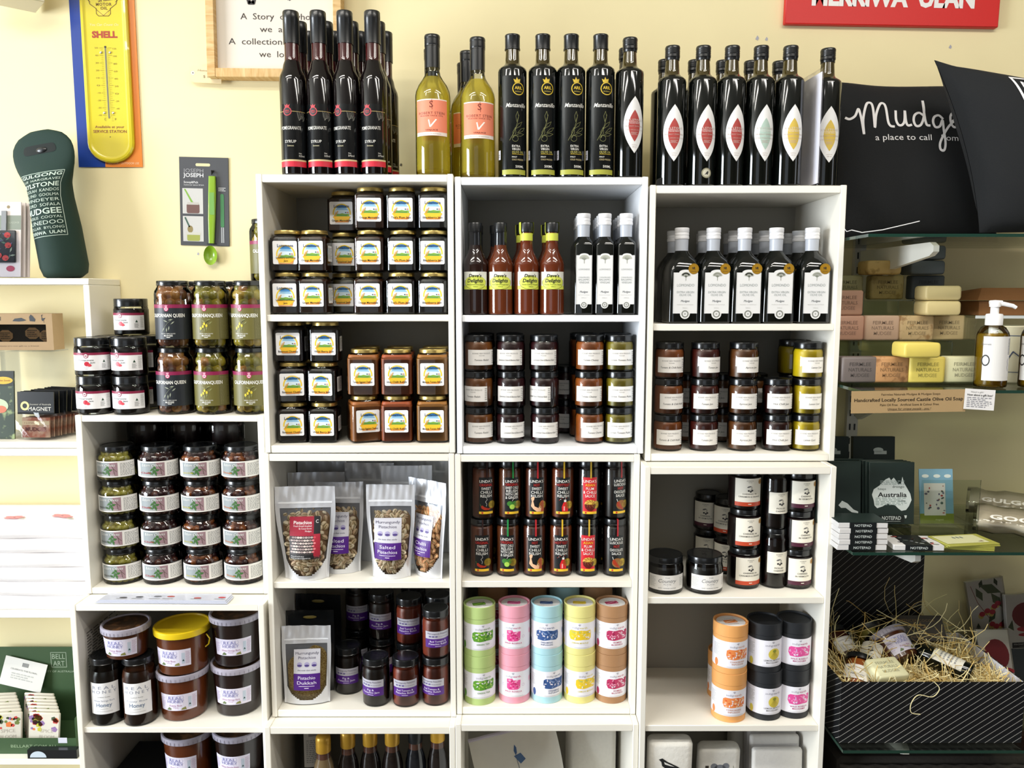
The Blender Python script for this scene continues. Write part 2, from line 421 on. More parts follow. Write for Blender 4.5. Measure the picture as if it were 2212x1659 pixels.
# ================================================================== products (shared meshes, millimetres)
GLASS = GL('f4f7f4'); BLACKLID = C('0e1012', .25, coat=.3); GOLD = C('c9b06a', .3, metal=.85); PAPER = C('ece9e4', .55); PAPERW = C('f3f2f2', .5)
INK = C('1c1c1e', .5); GREY = C('8d8d8b', .6); LGREY = C('bdbdb9', .6); NAVY = C('1d3b63', .5); SILV = C('b9bcc0', .28, metal=.9)
def lid_mesh(r, z0, z1, mat, rib=False):
    mb = MB(); h = z1-z0
    if rib:
        pr = [(r-1, z0)]; k = 4
        for i in range(k): a = z0+h*.15+h*.6*i/k; pr += [(r-.2, a), (r, a+h*.04), (r, a+h*.1), (r-.7, a+h*.13)]
        pr += [(r-.3, z1-h*.15), (r-1.2, z1-.6), (r-2.5, z1), (r-4, z1-.3)]
    else:
        pr = [(r-1.2, z0), (r, z0+.6), (r, z0+1.8), (r-.5, z0+2.4), (r-.5, z1-2), (r-1, z1-.7), (r-2.4, z1), (r-4.5, z1), (r-5.2, z1-.7)]
    mb.lathe(pr, mat, 32); return mb.mesh('lid')
def round_jar(R, H, lr, lh, cont, art=None, az=None, fill=.80, lidm=None, sh=.76, nr=None, core=None, rib=False, n=32, straps=None, glass=None):
    """glass_jar, contents, lid, label > lettering"""
    nr = nr or lr-1.5; zs = H*sh; zn = H-lh
    mb = MB(); mb.lathe([(R-5, .4), (R-1.5, 1), (R, 4), (R, zs), (R-1.2, zs+(zn-zs)*.35), (nr+1, zs+(zn-zs)*.8), (nr, zn), (nr-.5, zn+3)], glass or GLASS, n, cap1=False)
    parts = [('glass_jar', mb.mesh('glass_jar'), [])]
    if cont:
        zf = H*fill; mb = MB(); pr = [(R-6, 3.2), (R-1.6, 4.5), (R-1.5, min(zs, zf)-1)]
        if zf > zs: pr += [(R-3, zs+(zf-zs)*.5), (min(R-4, nr), zf)]
        pr += [(pr[-1][0]-1.5, pr[-1][1]+.4)]
        mb.lathe(pr, cont, n); parts.append(('contents', mb.mesh('contents'), []))
    parts.append(('lid', lid_mesh(lr, zn, H-.2, lidm or BLACKLID, rib), []))
    if art: parts.append(label_parts(art, CYL(R, az), R))
    return parts
def sq_ring(a, c, z, k=4): return csq(a, a, c, z, k)
def square_jar(a, H, lr, cont, art, az, side=True, ch=9, fill=.84):
    lh = 9; zn = H-lh-.3; zs = H*.80
    mb = MB(); mb.loft([sq_ring(a-5, ch-3, .4), sq_ring(a, ch, 4), sq_ring(a, ch, zs), sq_ring(a-2, ch+2, zs+2.5), csq(lr-1, lr-1, lr-1, zn), csq(lr-1.5, lr-1.5, lr-1.5, zn+3)], GLASS, cap1=False)
    parts = [('glass_jar', mb.mesh('glass_jar', 30), [])]
    mb = MB(); mb.loft([sq_ring(a-6, ch-3, 3.6), sq_ring(a-1.6, ch, 5), sq_ring(a-1.6, ch, min(zs, H*fill)-1), sq_ring(a-4, ch+1, H*fill)], cont); parts.append(('contents', mb.mesh('contents', 30), []))
    parts.append(('lid', lid_mesh(lr, H-lh, H-.2, GOLD), []))
    parts.append(label_parts(art, FLAT(a, az)))
    if side:
        s = Art().rect(-17, -17, 17, 17, PAPERW, 0, 2).lines(-14, -12, 14, 13, 9, GREY, 1)
        rot = lambda f: (lambda u, v, l: (-f(u, v, l)[1], f(u, v, l)[0], f(u, v, l)[2]))
        parts.append(label_parts(s, rot(FLAT(a, az-1)), name='side_label'))
    return parts

# ---- square gold-lidded jam and chutney jars
def lota_art(name, two=None, s=1.0, low=False):
    a = Art(); W, Hh = 26*s, 25*s; dy = -4 if low else 0
    a.rect(-W, -Hh, W, Hh, PAPERW, 0, 3)
    cx = 1.5
    a.ell(cx, 0+dy, 17.5*s, 19*s, C('d9ecf6', .5), 1, 0, 180, 18); a.rect(cx-17.5*s, -9*s+dy, cx+17.5*s, dy, C('d9ecf6', .5), 1)
    a.poly([(cx+16.8*s*cos(radians(t)), dy+18.6*s*sin(radians(t))) for t in range(38, 143, 8)], C('3f87c4', .5), 2)
    a.poly([(cx+16.3*s*cos(radians(t)), dy+13.5*s*sin(radians(t))) for t in range(28, 153, 8)], C('8fc0e2', .5), 1.5)
    a.ring(cx, dy-1, 17.5*s, 20.5*s, C('f3cf3c', .5), 2, -8, 188, 20, 1.05)
    a.poly([(cx-17*s, -9*s+dy), (cx-17*s, -4*s+dy), (cx-11*s, -1.5*s+dy), (cx-5*s, -2*s+dy), (cx+1*s, -.5*s+dy), (cx+8*s, -2*s+dy), (cx+16*s, -1.5*s+dy), (cx+17*s, -9*s+dy)], C('86ad3d', .5), 3)
    a.poly([(cx-12*s, -6*s+dy), (cx-8*s, -2.5*s+dy), (cx+3*s, -4*s+dy), (cx+13*s, -3*s+dy), (cx+12*s, -7*s+dy)], C('5f9441', .5), 3.5)
    a.poly([(cx-19*s, -7.5*s+dy), (cx-20*s, -9*s+dy), (cx-17*s, -12*s+dy), (cx-15*s, -20*s+dy), (cx+15*s, -20*s+dy), (cx+17*s, -12*s+dy), (cx+20*s, -9*s+dy), (cx+19*s, -7.5*s+dy)], C('f4bf2e', .5), 4)
    a.poly([(cx-15*s, -18*s+dy), (cx-14*s, -20.5*s+dy), (cx+14.5*s, -20.5*s+dy), (cx+16*s, -13*s+dy), (cx+9*s, -18*s+dy)], C('e48f2a', .5), 4.5)
    a.line([(cx-15*s, -8*s+dy), (cx-9*s, 4*s+dy)], 1.8, C('dd9a35', .5), 5); a.line([(cx-17*s, -7*s+dy), (cx-13*s, 2*s+dy)], 1.3, C('e6b04a', .5), 5)
    a.ell(cx+9*s, 1*s+dy, 1.5, 1.3, C('33402a', .5), 5, n=8); a.ell(cx+13.5*s, 1*s+dy, 1.9, 1.5, C('d9855c', .5), 5, n=8)
    a.text('Lotamore', cx-.5, 15*s, 34*s, 6*s, NAVY, 6, bold=.012)
    if two: a.text(name, cx, -11*s, 42*s, 3.6*s, INK, 6, bold=.01); a.text(two, cx, -17.5*s, 9*s, 3.6*s, INK, 6, bold=.01)
    else: a.text(name, cx-1, -16.5*s, min(43*s, len(name)*3.0*s), 4.2*s, INK, 6, bold=.01)
    a.rect(cx-16*s, -23*s, cx+15*s, -22.2*s, LGREY, 6)
    return a
LOTA = {}
for key, nm, two, hexc in (('strawberry', 'Strawberry and Friends', 'Jam', '2a100d'), ('ginger', 'Ginger Marmalade', None, '3a1d10'), ('tropical', 'Tropical Jam', None, '3d3212'), ('orange', 'Orange Marmalade', None, '40200f'),
        ('plum', "Ted's Plum Jam", None, '1b0c10'), ('blackberry', 'Blackberry Jam', None, '140a10'), ('beetroot', 'Beetroot Chutney', None, '220d10'), ('wildberry', 'Wild Berry Jam', None, '190c12')):
    LOTA[key] = square_jar(33, 91, 29, C(hexc, .35), lota_art(nm, two, low=(key == 'strawberry')), 42)
for key, nm, hexc in (('eggplant', 'Tomato Eggplant Chutney', '9a5c28'), ('chilli', 'Hot Chilli Relish', '9c4a22'), ('mexican', 'Mexican Tomato Relish', '9a6526')):
    LOTA[key] = square_jar(36, 104.5, 30.5, C(hexc, .45, noise=.15, nscale=90), lota_art(nm), 49, ch=10, fill=.88)

# ---- round black-lidded relish jars with a wide white label
def bonnie(name, hexc, nz=.2):
    a = Art().rect(-33, -17, 33, 17, PAPER, 0)
    a.text('BONNIE VIEW PRODUCE', 0, 9, 42, 3.0, GREY, 1); a.text('MUDGEE', 0, 4.2, 12, 2.0, GREY, 1)
    a.text(name, 0, -5.5, min(50, 2.55*len(name)), 4.0, INK, 1, shear=.25)
    a.lines(27, -14, 32.5, 14, 7, GREY, 1)
    return round_jar(32.5, 80.8, 31.5, 14, C(hexc, .35, noise=nz, nscale=110), a, 31, .80, sh=.74)
BON = {k: bonnie(n, h) for k, n, h in (('tomrelish', 'Tomato Relish', '8a4f1c'), ('onion', 'Caramelised Onion & Beetroot Relish', '3a1218'), ('chutney', 'Tomato Chutney', 'a2561e'),
      ('green', 'Green Tomato Pickle', '96851c'), ('tomchilli', 'Tomato & Chilli Relish', '965020'), ('tomjam', 'Tomato Jam', '541a12'), ('apricot', 'Apricot Jam', '70401a'), ('hot', 'Hot Chilli Jam', '3d1410'))}
BON['curd'] = bonnie('Lemon Curd', 'd9bd12', .02)

# ---- chilli sauce jars, tall, printed label and paper strap
def linda(rows, hexc, lab='15181a', strap=None, pic=None, disc=True):
    a = Art(); L = C(lab, .4); w_ = 16.5
    a.rect(-w_, -42, w_, 42, L, 0)
    y = 36; W = C('e8e6e0', .5); RED = C('c02c26', .5); YEL = C('f0c030', .5)
    for t, col in rows:
        a.text(t, 0, y-3, min(30, 4.4*len(t)), 6.0, {'w': W, 'r': RED, 'y': YEL}[col], 2, bold=.006); y -= 8.4 if len(rows) < 6 else 7.4
    if disc and lab != 'x': a.rect(-w_, -42, w_, -36.5, C('e9bd2e', .45), 1); a.ell(-9, -39.2, 2.2, 2.2, RED, 2, n=10)
    if pic == 'chilli':
        a.poly([(-12, -24), (-9, -22), (-4, -26), (4, -29), (14, -28), (6, -33), (-4, -33), (-11, -29)], C('a3301c', .4), 3); a.line([(-12, -24), (-14, -19)], 1.2, C('4a6b2a'), 3)
        a.line([(0, -24), (1, -19), (-2, -14), (2, -9), (0, -4)], 1.0, C('a8a8a6'), 3)
    elif pic == 'lime':
        for x, y2 in ((-5, -18), (6, -18)): a.ell(x, y2, 6.5, 6, C('3e7d33', .4), 3)
        a.ell(0, -25, 6.5, 6.5, C('4f8f35', .4), 4); a.ell(0, -25, 5.4, 5.4, C('a9cf55', .4), 5); a.line([(0, -12), (2, -8), (5, -6)], .8, W, 4)
    elif pic == 'arm':
        sk = C('e6b48f', .5); a.poly([(-13, -6), (-9, -2), (-5, -4), (-6, -9), (-8, -12), (-5, -24), (4, -28), (6, -20), (11, -16), (13, -24), (10, -36), (0, -36), (-8, -30), (-13, -24), (-11, -13)], sk, 3)
        a.poly([(6, -20), (9, -12), (15, -10), (16.5, -16), (16.5, -36), (9, -36), (11, -27)], C('a8482a', .5), 4)
    elif pic == 'bottle':
        a.poly([(-2, -36), (-3, -26), (0, -17), (2, -14), (7, -14), (9, -18), (12, -26), (11, -36)], C('d4252a', .4), 3); a.rect(2, -14, 7, -9, W, 4); a.rect(1, -34, 4, -24, C('f0a5a0'), 4)
        for i in range(7): a.ell(-8+i*2.6, -8+(i*37 % 7)-2, .9, .9, W if i % 2 else RED, 4, n=6)
    elif pic == 'bowl':
        a.ell(1, -20, 13, 11, C('d9b04a', .5), 3); a.poly([(-12, -20), (14, -20), (11, -30), (4, -35), (-4, -34), (-10, -28)], C('5a1714', .4), 4)
        for i in range(9): t = i*.7; a.line([(1+5*cos(t), -18+4*sin(t)), (1+11*cos(t+.5), -18+9*sin(t+.5))], 1.2, C('8a4a1c'), 4.5)
    elif pic == 'choc':
        a.ell(2, -22, 12, 11, C('8a5a2a', .6), 3); a.poly([(-9, -16), (-4, -14), (2, -24), (9, -36), (0, -30), (-8, -24)], C('a03318', .4), 4); a.line([(-7, -14), (-9, -8)], 1, W, 4)
    R, H = 27, 133
    parts = round_jar(R, H, 26, 14, C(hexc, .4, noise=.2, nscale=130), a, 55, .86, sh=.84)
    if disc:
        d = Art().ell(0, 0, 9, 9, C('b59a3a', .3, metal=.7), 0, n=18); d.ring(0, 0, 7.4, 8.2, C('8a7320', .4), 1, n=18); d.lines(-5, -4, 5, 4, 3, C('6b5a18'), 1)
        m = CYL(R+.6, 34); parts.append(('gold_seal', d.build('gold_seal', lambda u, v, l: m(u+14, v, l), 0, 9, 4), []))
    if strap:
        s = MB(); c = C(strap, .5)
        for x0 in (-1.8,):
            pts = [(95, R+.5), (111, R+.7), (117, 26.6), (120, 26.8), (132.2, 26.4), (133.2, 22), (133.3, 6)]
            for (z0, r0), (z1, r1) in zip(pts[:-1], pts[1:]): s.face([(x0+2, -r0, z0), (x0+5.6, -r0, z0), (x0+5.6, -r1, z1), (x0+2, -r1, z1)], c)
        parts.append(('paper_strap', s.mesh('paper_strap'), []))
    return parts
LI = {}
LI['original'] = linda([("LINDA'S", 'w'), ('ORIGINAL', 'r'), ('SWEET', 'w'), ('CHILLI', 'w'), ('RELISH', 'w')], '6e3216', strap='2a1210', pic='chilli')
LI['lime'] = linda([("LINDA'S", 'w'), ('ORIGINAL', 'r'), ('SWEET CHILLI', 'w'), ('RELISH', 'w'), ('WITH LIME', 'w'), ('& GINGER', 'w')], '743a16', strap='1f8a45', pic='lime')
LI['hot'] = linda([("LINDA'S", 'w'), ('HOT', 'r'), ('SWEET', 'w'), ('CHILLI', 'w'), ('RELISH', 'w')], '602a15', strap='b5242a', pic='arm')
LI['hottest'] = linda([("LINDA'S", 'w'), ('HOTTEST', 'r'), ('SWEET', 'w'), ('CHILLI', 'w'), ('RELISH', 'w')], '843a14', strap='d8b02c', pic='bottle')
LI['plum'] = linda([("LINDA'S", 'w'), ('ASIAN', 'y'), ('PLUM', 'w'), ('& CHILLI', 'w'), ('SAUCE', 'w')], '1e1014', lab='cf2430', strap='c9a63a', pic='bowl')
LI['choc'] = linda([("LINDA'S", 'w'), ('LUSCIOUS', 'w'), ('HOT', 'r'), ('CHOCOLATE', 'w'), ('SAUCE', 'w')], '271510', strap='a3222a', pic='choc')

# ---- cherry jars
CREAM = C('efeadb', .55)
def cherry(R, H, lines_, band, lw, lh, az, sh, dark='1c0a0c', disc=True, lidr=None):
    a = Art().rect(-lw, -lh, lw, lh, CREAM, 0)
    if band: a.rect(-lw, -lh, lw, -lh+9, C(band, .45), 1); a.rect(-3, -lh+4, 4, -lh+5.6, CREAM, 2)
    g = C('4c4a48', .6); o = 2 if band else -4
    a.text('SUTHERTON', 0, lh-5, 15, 1.9, g, 2); a.text('MUDGEE', 0, lh-8.4, 8, 1.5, g, 2)
    for x, y in ((-3, 2+o), (1.5, 0+o), (5, 2.5+o)): a.ell(x, y, 2.3, 2.1, C('3a3838'), 2, n=10)
    a.poly([(-7, 9+o), (-4, 12+o), (1, 13+o), (4, 11+o), (0, 10+o), (-4, 8.5+o)], C('6a6866'), 2); a.line([(4, 11+o), (1.5, 1+o)], .5, g, 2); a.line([(4, 11+o), (5, 3+o)], .5, g, 2)
    y = -5.5+o if band else -12
    for t in lines_: a.text(t, 0, y, min(1.7*lw, 2.9*len(t)), 3.3, C('2c2a2a'), 2, sp=1.15, bold=.008); y -= 6.2
    if disc: a.ell(lw-6, lh-8, 5.5, 5.5, C('b98a4a', .4), 3); a.line([(lw-9, lh-9), (lw-7, lh-7), (lw-5, lh-9), (lw-3, lh-7)], .7, INK, 4)
    return round_jar(R, H, lidr or R-3.5, 14, C(dark, .3), a, az, .82, sh=sh)
CH = {'cinnamon': cherry(36, 90, ['CHERRIES IN', 'CINNAMON & ORANGE'], 'c4492a', 33, 31, 41, .80), 'vermouth': cherry(34.5, 88, ['CHERRIES', 'IN VERMOUTH'], '4a1a2e', 31.5, 30, 40, .80),
      'pickled': cherry(28, 136, ['PICKLED', 'CHERRIES'], None, 27, 24, 60, .83, disc=False, lidr=26)}
def country():
    a = Art().rect(-45, -19, 45, 19, PAPER, 0); g = C('6f7276', .6)
    a.text('THE', 0, 13, 10, 2.6, g, 1, sp=1.2); a.text('Country', 0, 5, 40, 8.5, g, 1, shear=.3); a.text('PLATE', 0, -4, 16, 2.8, g, 1, sp=1.25); a.ell(0, -8.6, .6, .6, g, 1, n=6)
    a.text('DATE + ALMOND CHUTNEY', 0, -13.5, 40, 2.6, g, 1); a.lines(-43, -12, -26, 14, 9, LGREY, 1); a.lines(30, -10, 43, 12, 6, LGREY, 1)
    return round_jar(41, 92, 39.5, 17, C('1c1210', .4), a, 30, .72, sh=.66, n=36)
CH['country'] = country()

# ---- fig jam and tomato relish jars with grey and purple label
PURP = C('4c1a7c', .45); SGREY = C('b4b2bc', .45)
def purple_print(a, w_, top, bot, rows, mid):
    a.rect(-w_, mid, w_, top, SGREY, 0); a.rect(-w_, bot, w_, mid, PURP, 1)
    return a
def murr_jar(rows, hexc):
    a = Art().rect(-31, -19, 31, 19, SGREY, 0); a.rect(-31, -19, 31, 1.5, PURP, 1); W = C('e6dff0', .5); g = C('5e5a72')
    a.text('Murrungundy Pistachios', 0, 14, 50, 3.6, g, 2)
    for i in range(3): a.ell(-19+i*7.5, 7.5, 3.2, 2, C('8d86b0'), 2, n=10); a.ell(-19+i*7.5, 6.8, 3.0, 1, C('3c2f66'), 3, n=10)
    a.text('the nuts that smile', 12, 7, 22, 2.2, g, 2, shear=.2)
    y = -4.5
    for t in rows: a.text(t, 0, y, min(44, 3.2*len(t)), 4.2, W, 2); y -= 6
    a.rect(-7, -16.4, 7, -15.6, W, 2)
    return round_jar(31.5, 112, 31, 17, C(hexc, .4, noise=.2, nscale=120), a, 46, .78, sh=.72)
MU = {'fig': murr_jar(['Fig &', 'Pistachio Jam'], '2a1712'), 'tomato': murr_jar(['Red Tomato &', 'Pistachio Relish'], '8c3820')}

# ---- cardboard tea tubes
def tube_parts(colr, title, art, white_lid=True, tcol='7a7a78', cap=True, R=36.4, H=115.5):
    body = C(colr, .55); mb = MB(); mb.lathe([(R, .3), (R, H*.76)], body, 36); parts = [('tube_body', mb.mesh('tube_body'), [])]
    mb = MB(); mb.lathe([(R+.5, H*.765), (R+.5, H-.6), (R-.2, H-.2), (R-2, H-.2), (R-2.4, H-4.5)], body, 36); lid = mb.mesh('lid')
    sub = []
    if cap:
        d = Art().ell(0, 0, R-6, R-6, PAPERW, 0, n=28); m = C(art[0], .5)
        d.rect(-16, -8, 14, 8, m, 1, 3); d.text('indigiearth', 0, 14, 30, 3, GREY, 1); d.text(title[0], 0, -14, 26, 2.6, C(tcol), 1)
        for i in range(6): d.ell(-12+i*4.6, (i*29 % 9)-4, 3, 2, C(art[1 % len(art)]), 2, n=7)
        sub = [('lid_sticker', d.build('lid_sticker', lambda u, v, l: (u, v, H-4.3+l)), [])]
    parts.append(('lid', lid, sub))
    a = Art().rect(-84, -30.5, 84, 30.5, C('ebeaf2', .5), 0)
    g = C('a9a7b4', .5); a.text('indigi', -1, 19, 17, 4.6, g, 1, al='r'); a.text('earth', 0.5, 19, 17, 4.6, C('8d8b98' if tcol == '7a7a78' else tcol, .5), 1, al='l')
    for t in (60, 100, 140): a.line([(0, 24), (4*cos(radians(t)), 24+4*sin(radians(t)))], 1.3, g, 1)
    r = random.Random(len(colr)+ord(title[0][0])*7); shape = art[2] if len(art) > 2 else 'band'
    if shape == 'band':
        a.poly([(-26, -1), (-25, 10), (-20, 13), (-6, 12), (4, 13.5), (16, 11.5), (26, 13), (28, 8), (27, -6), (22, -10), (8, -9), (-8, -11), (-22, -9.5)], C(art[0], .5), 1)
        for i in range(34): 
            x = r.uniform(-24, 25); y = r.uniform(-8, 11); t = r.uniform(0, pi); c1 = C(art[1] if i % 2 else ('e9e4ee' if i % 4 == 0 else art[3]), .5)
            a.poly([(x+q*cos(t+e), y+q*sin(t+e)) for q, e in ((4, 0), (1.6, 1.2), (3, 3.1), (1.6, 4.6))], c1, 2)
    elif shape == 'pumpkin':
        a.ell(3, -1, 14, 13, C(art[0], .5), 1)
        for i in range(6): t = -2.4+i*.34; a.line([(3, 5), (3+12.5*cos(t), -1+11.5*sin(t))], .9, C(art[1], .5), 2)
        a.ell(3, 6, 4.5, 3.5, C('8f9430'), 3, n=10)
    elif shape == 'block':
        a.poly([(-15, 13), (-2, 14), (0, 10), (17, 11), (16, -8), (10, -12), (-10, -13), (-15, -9)], C(art[0], .5), 1)
        for i in range(22): x = r.uniform(-13, 13); y = r.uniform(-10, 10); a.ell(x, y, r.uniform(1.5, 3.5), r.uniform(1.2, 2.8), C(art[1] if i % 2 else art[3], .5), 2, n=7)
        for x in (-24, 24): a.ring(x, -2, 2.8, 3.3, C('c9a3c6'), 1, n=12)
    y = -17 if len(title) == 1 else -15.5
    for t in title: a.text(t, 0, y, min(44, 3.4*len(t)), 3.5, C(tcol, .5), 2, sp=1.1, bold=.008); y -= 5.3
    a.rect(-24, -27.6, 24, -27.1, LGREY, 2); a.rect(-30, -29, 30, -28.6, LGREY, 2); a.lines(-60, -6, -42, 22, 9, LGREY, 1); a.ell(-50, -22, 5, 9, C(art[0]), 1, n=12)
    a.ell(46, 6, 3, 7, C(art[1 % len(art)]), 1, n=10)
    parts.append(label_parts(a, CYL(R, H*.4), R)); return parts
TU = {'green': tube_parts('b4cb80', ['GREEN TEA'], ('5d9a2e', 'a9cf5c', 'band', '2f6b34'), tcol='5f8f3a'), 'pink': tube_parts('e79fb0', ['WILD ROSELLA'], ('e24f94', 'f2a0c4', 'block', 'c42a6c'), tcol='c23a72'),
      'blue': tube_parts('a9d3dc', ['DREAMING', 'INFUSION'], ('34558f', '7f97c2', 'band', '22406f'), tcol='3d5482'), 'yellow': tube_parts('e4dc8c', ['LEMON MYRTLE'], ('e9c728', 'f2dc6a', 'band', 'b3bf6a'), tcol='d2c44a'),
      'brown': tube_parts('a67c56', ['WOMENS', 'BUSINESS'], ('b8305f', 'e59ab4', 'band', '8f1f48'), tcol='b03058'), 'orange': tube_parts('e6a560', ['CORROBOREE', 'INFUSION'], ('e88a4c', 'f3c9a0', 'band', 'd9582f'), tcol='c98a6a', R=38, H=112),
      'lemonmac': tube_parts('1d2024', ['LEMON MYRTLE', 'MACADAMIA'], ('dcc94e', 'b9a636', 'pumpkin'), cap=False, R=38, H=112), 'rosemac': tube_parts('1d2024', ['WILD ROSELLA', 'MACADAMIA'], ('e0509a', 'f08cc0', 'band', 'd9a8d8'), tcol='b0306e', cap=False, R=38, H=112)}

# ---- olives: an olive mesh shared by every jar
def olive_mesh(hexc, rx=12, rz=14):
    mb = MB(); mb.ellipsoid((0, 0, 0), rx, rx, rz, C(hexc, .28, coat=.2, noise=.18, nscale=60), 12, 7); me = mb.mesh('olive', 80); return me
OLV = {'g1': olive_mesh('b8a232'), 'g2': olive_mesh('b3943a'), 'g3': olive_mesh('8f8432'), 'b1': olive_mesh('a06a3c'), 'b2': olive_mesh('7a4a34'), 'b3': olive_mesh('b07c44')}
OLS = {'g1': olive_mesh('93862f', 8, 9), 'g2': olive_mesh('a39a44', 8, 9), 'k1': olive_mesh('3a1c20', 8, 9), 'k2': olive_mesh('5a2c20', 8.5, 7.5), 'k3': olive_mesh('8a4a20', 9, 7)}
def olive_ring(pal, keys, R, z, n, seed, phase, spread=150):
    """whole olives behind the glass on the side that shows"""
    r = random.Random(seed); out = []
    for i in range(n):
        t = radians(-90-spread/2+spread*(i+.5)/n+phase)
        out.append(('olive', pal[r.choice(keys)], [], {'loc': (R*cos(t)/1000, R*sin(t)/1000, z/1000), 'rot': (r.uniform(-.9, .9), r.uniform(-.9, .9), r.uniform(0, 3))}))
    return out
def queen(kind, seed):
    R, H = 40.5, 150; dark = kind == 'black'; keys = ['b1', 'b2', 'b3'] if dark else ['g1', 'g2', 'g3', 'b3']
    a = Art(); L = C('1d2228' if dark else '6a6430', .45); a.rect(-58, -39, 58, 39, L, 0)
    a.rect(-58, 31, 58, 39, C('8c1f4c', .4), 1)
    a.ring(0, 29, 3.6, 5.2, C('c43c6c'), 2, n=16); a.ell(0, 29, 3.6, 3.6, C('f0d8e0'), 2.2, n=14); a.rect(-2.4, 28, 2.4, 30, C('8c1f4c'), 2.6); a.poly([(-2.5, 34), (-3.4, 37.5), (-1, 36), (0, 38.4), (1, 36), (3.4, 37.5), (2.5, 34)], C('e6a8bc'), 2.4)
    W = C('ecebe4', .5); a.text('CALIFORNIAN QUEEN' if dark else 'CALIFORNIANQUEEN', 0, 14.5, 78, 7.4, W, 2, bold=.022)
    g = C('8a8d5a' if not dark else '9aa08c'); y_ = C('d6c23a' if not dark else 'c9cdb4')
    a.line([(10, 4), (2, -2), (-6, -12), (-12, -22)], .9, C('2c3218' if not dark else '6a7060'), 2)
    for x, y, t in ((8, 5, .2), (-3, 2, -.4), (12, -2, .7), (-8, -16, 1.1), (-1, -18, 1.5), (4, -14, 1.4)): a.poly([(x+q*cos(t+e), y+q*sin(t+e)) for q, e in ((5.5, 0), (1.4, 1.3), (5.5, pi), (1.4, -1.3))], g, 2)
    if not dark:
        for x, y in ((-1, -4), (-4, -10), (4, -8), (-9, -14)): a.ell(x, y, 2.4, 3.4, y_, 3, n=10)
    a.text('GREEN TABLE OLIVES' if not dark else 'BLACK TABLE OLIVES', 2, -26, 30, 2.0, W, 2); a.text('MUDGEE', 2, -30.5, 19, 3.6, W, 2, bold=.01); a.rect(-2, -35, 6, -33.8, W, 2)
    if not dark: a.rect(31, -38, 57, 30, C('5c572c'), 1); a.lines(33, -36, 56, 28, 20, C('7c774a'), 2)
    p = round_jar(R, H, 35, 11, C('5a4a20' if not dark else '4a3020', .5), None, None, sh=.80, nr=33)
    core = MB(); core.lathe([(20, 4), (21, H*.82)], C('6a5a24' if not dark else '523420', .5), 16)
    p[1] = ('brine', core.mesh('brine'), [])
    p += olive_ring(OLV, keys, R-15, 15, 4, seed, 5)+olive_ring(OLV, keys, R-15.5, 99, 4, seed+1, -10)+olive_ring(OLV, keys, R-15.5, 119, 4, seed+2, 12)+olive_ring(OLV, keys, R-20, 133, 3, seed+3, 0)
    p.append(label_parts(a, CYL(R, 58), R)); return p
QU = {('black', i): queen('black', 11+i) for i in range(2)}; QU.update({('green', i): queen('green', 31+i) for i in range(3)})
def edom(kind, seed):
    R, H = 45.5, 81; keys = {'green': ['g1', 'g2'], 'dark': ['k1', 'k1', 'k2'], 'mix': ['k1', 'k2', 'k3'], 'orange': ['k1', 'k3', 'k2']}[kind]
    a = Art().rect(-66, -18.5, 66, 18.5, PAPER, 0)
    a.rect(-32, -15.5, 27, 15.5, C('8f9698', .5), 1); a.rect(9, -15.5, 27, 15.5, C('9c7f86', .5), 1.4)
    gr = C('3f6a34', .5)
    for x, y, t in ((0, 0, .6), (6, 4, 2.2), (3, -6, 1.2), (10, -2, .3), (-3, -9, 2.6), (8, -10, 1.8)): a.poly([(x+q*cos(t+e), y+q*sin(t+e)) for q, e in ((7, 0), (3, 1.2), (6, pi), (3, -1.2))], gr, 3)
    a.line([(12, 12), (18, 2), (20, -12)], 1, C('4a3a2c'), 2); a.line([(18, 2), (25, -6)], .8, C('4a3a2c'), 2)
    a.text('Edom Olives', -1, 10, 46, 6, C('e4e4e0'), 4, shear=.25)
    tint = {'green': '4a463e', 'dark': 'b03a44', 'mix': 'c9bb3e', 'orange': 'c9702e'}[kind]; a.text({'green': 'Wild Olives', 'dark': 'Chilli', 'mix': 'Lemon & Garlic', 'orange': 'Orange'}[kind], -16, -8, 26, 3.6, C(tint), 4, bold=.01)
    a.rect(-28, -14, 20, -12.6, LGREY, 3); a.lines(32, -15, 64, 14, 10, GREY, 1); a.lines(-64, -14, -36, 14, 10, LGREY, 1, seed=4)
    p = round_jar(R, H, 38, 12, C('5c5420' if kind == 'green' else '2a1412', .5), None, None, sh=.66, nr=36, n=36)
    core = MB(); core.lathe([(28, 3), (31, 8), (31, H*.6), (26, H*.72)], C('4e481c' if kind == 'green' else '241010', .5), 18); p[1] = ('brine', core.mesh('brine'), [])
    p += olive_ring(OLS, keys, R-11, 11, 8, seed, 3, 165)+olive_ring(OLS, keys, R-11.5, 51, 8, seed+1, -6, 165)+olive_ring(OLS, keys, R-17, 62, 6, seed+2, 4, 150)
    p.append(label_parts(a, CYL(R, 30), R)); return p
ED = {k: [edom(k, 50+10*i+j) for j in range(2)] for i, k in enumerate(('green', 'dark', 'mix', 'orange'))}
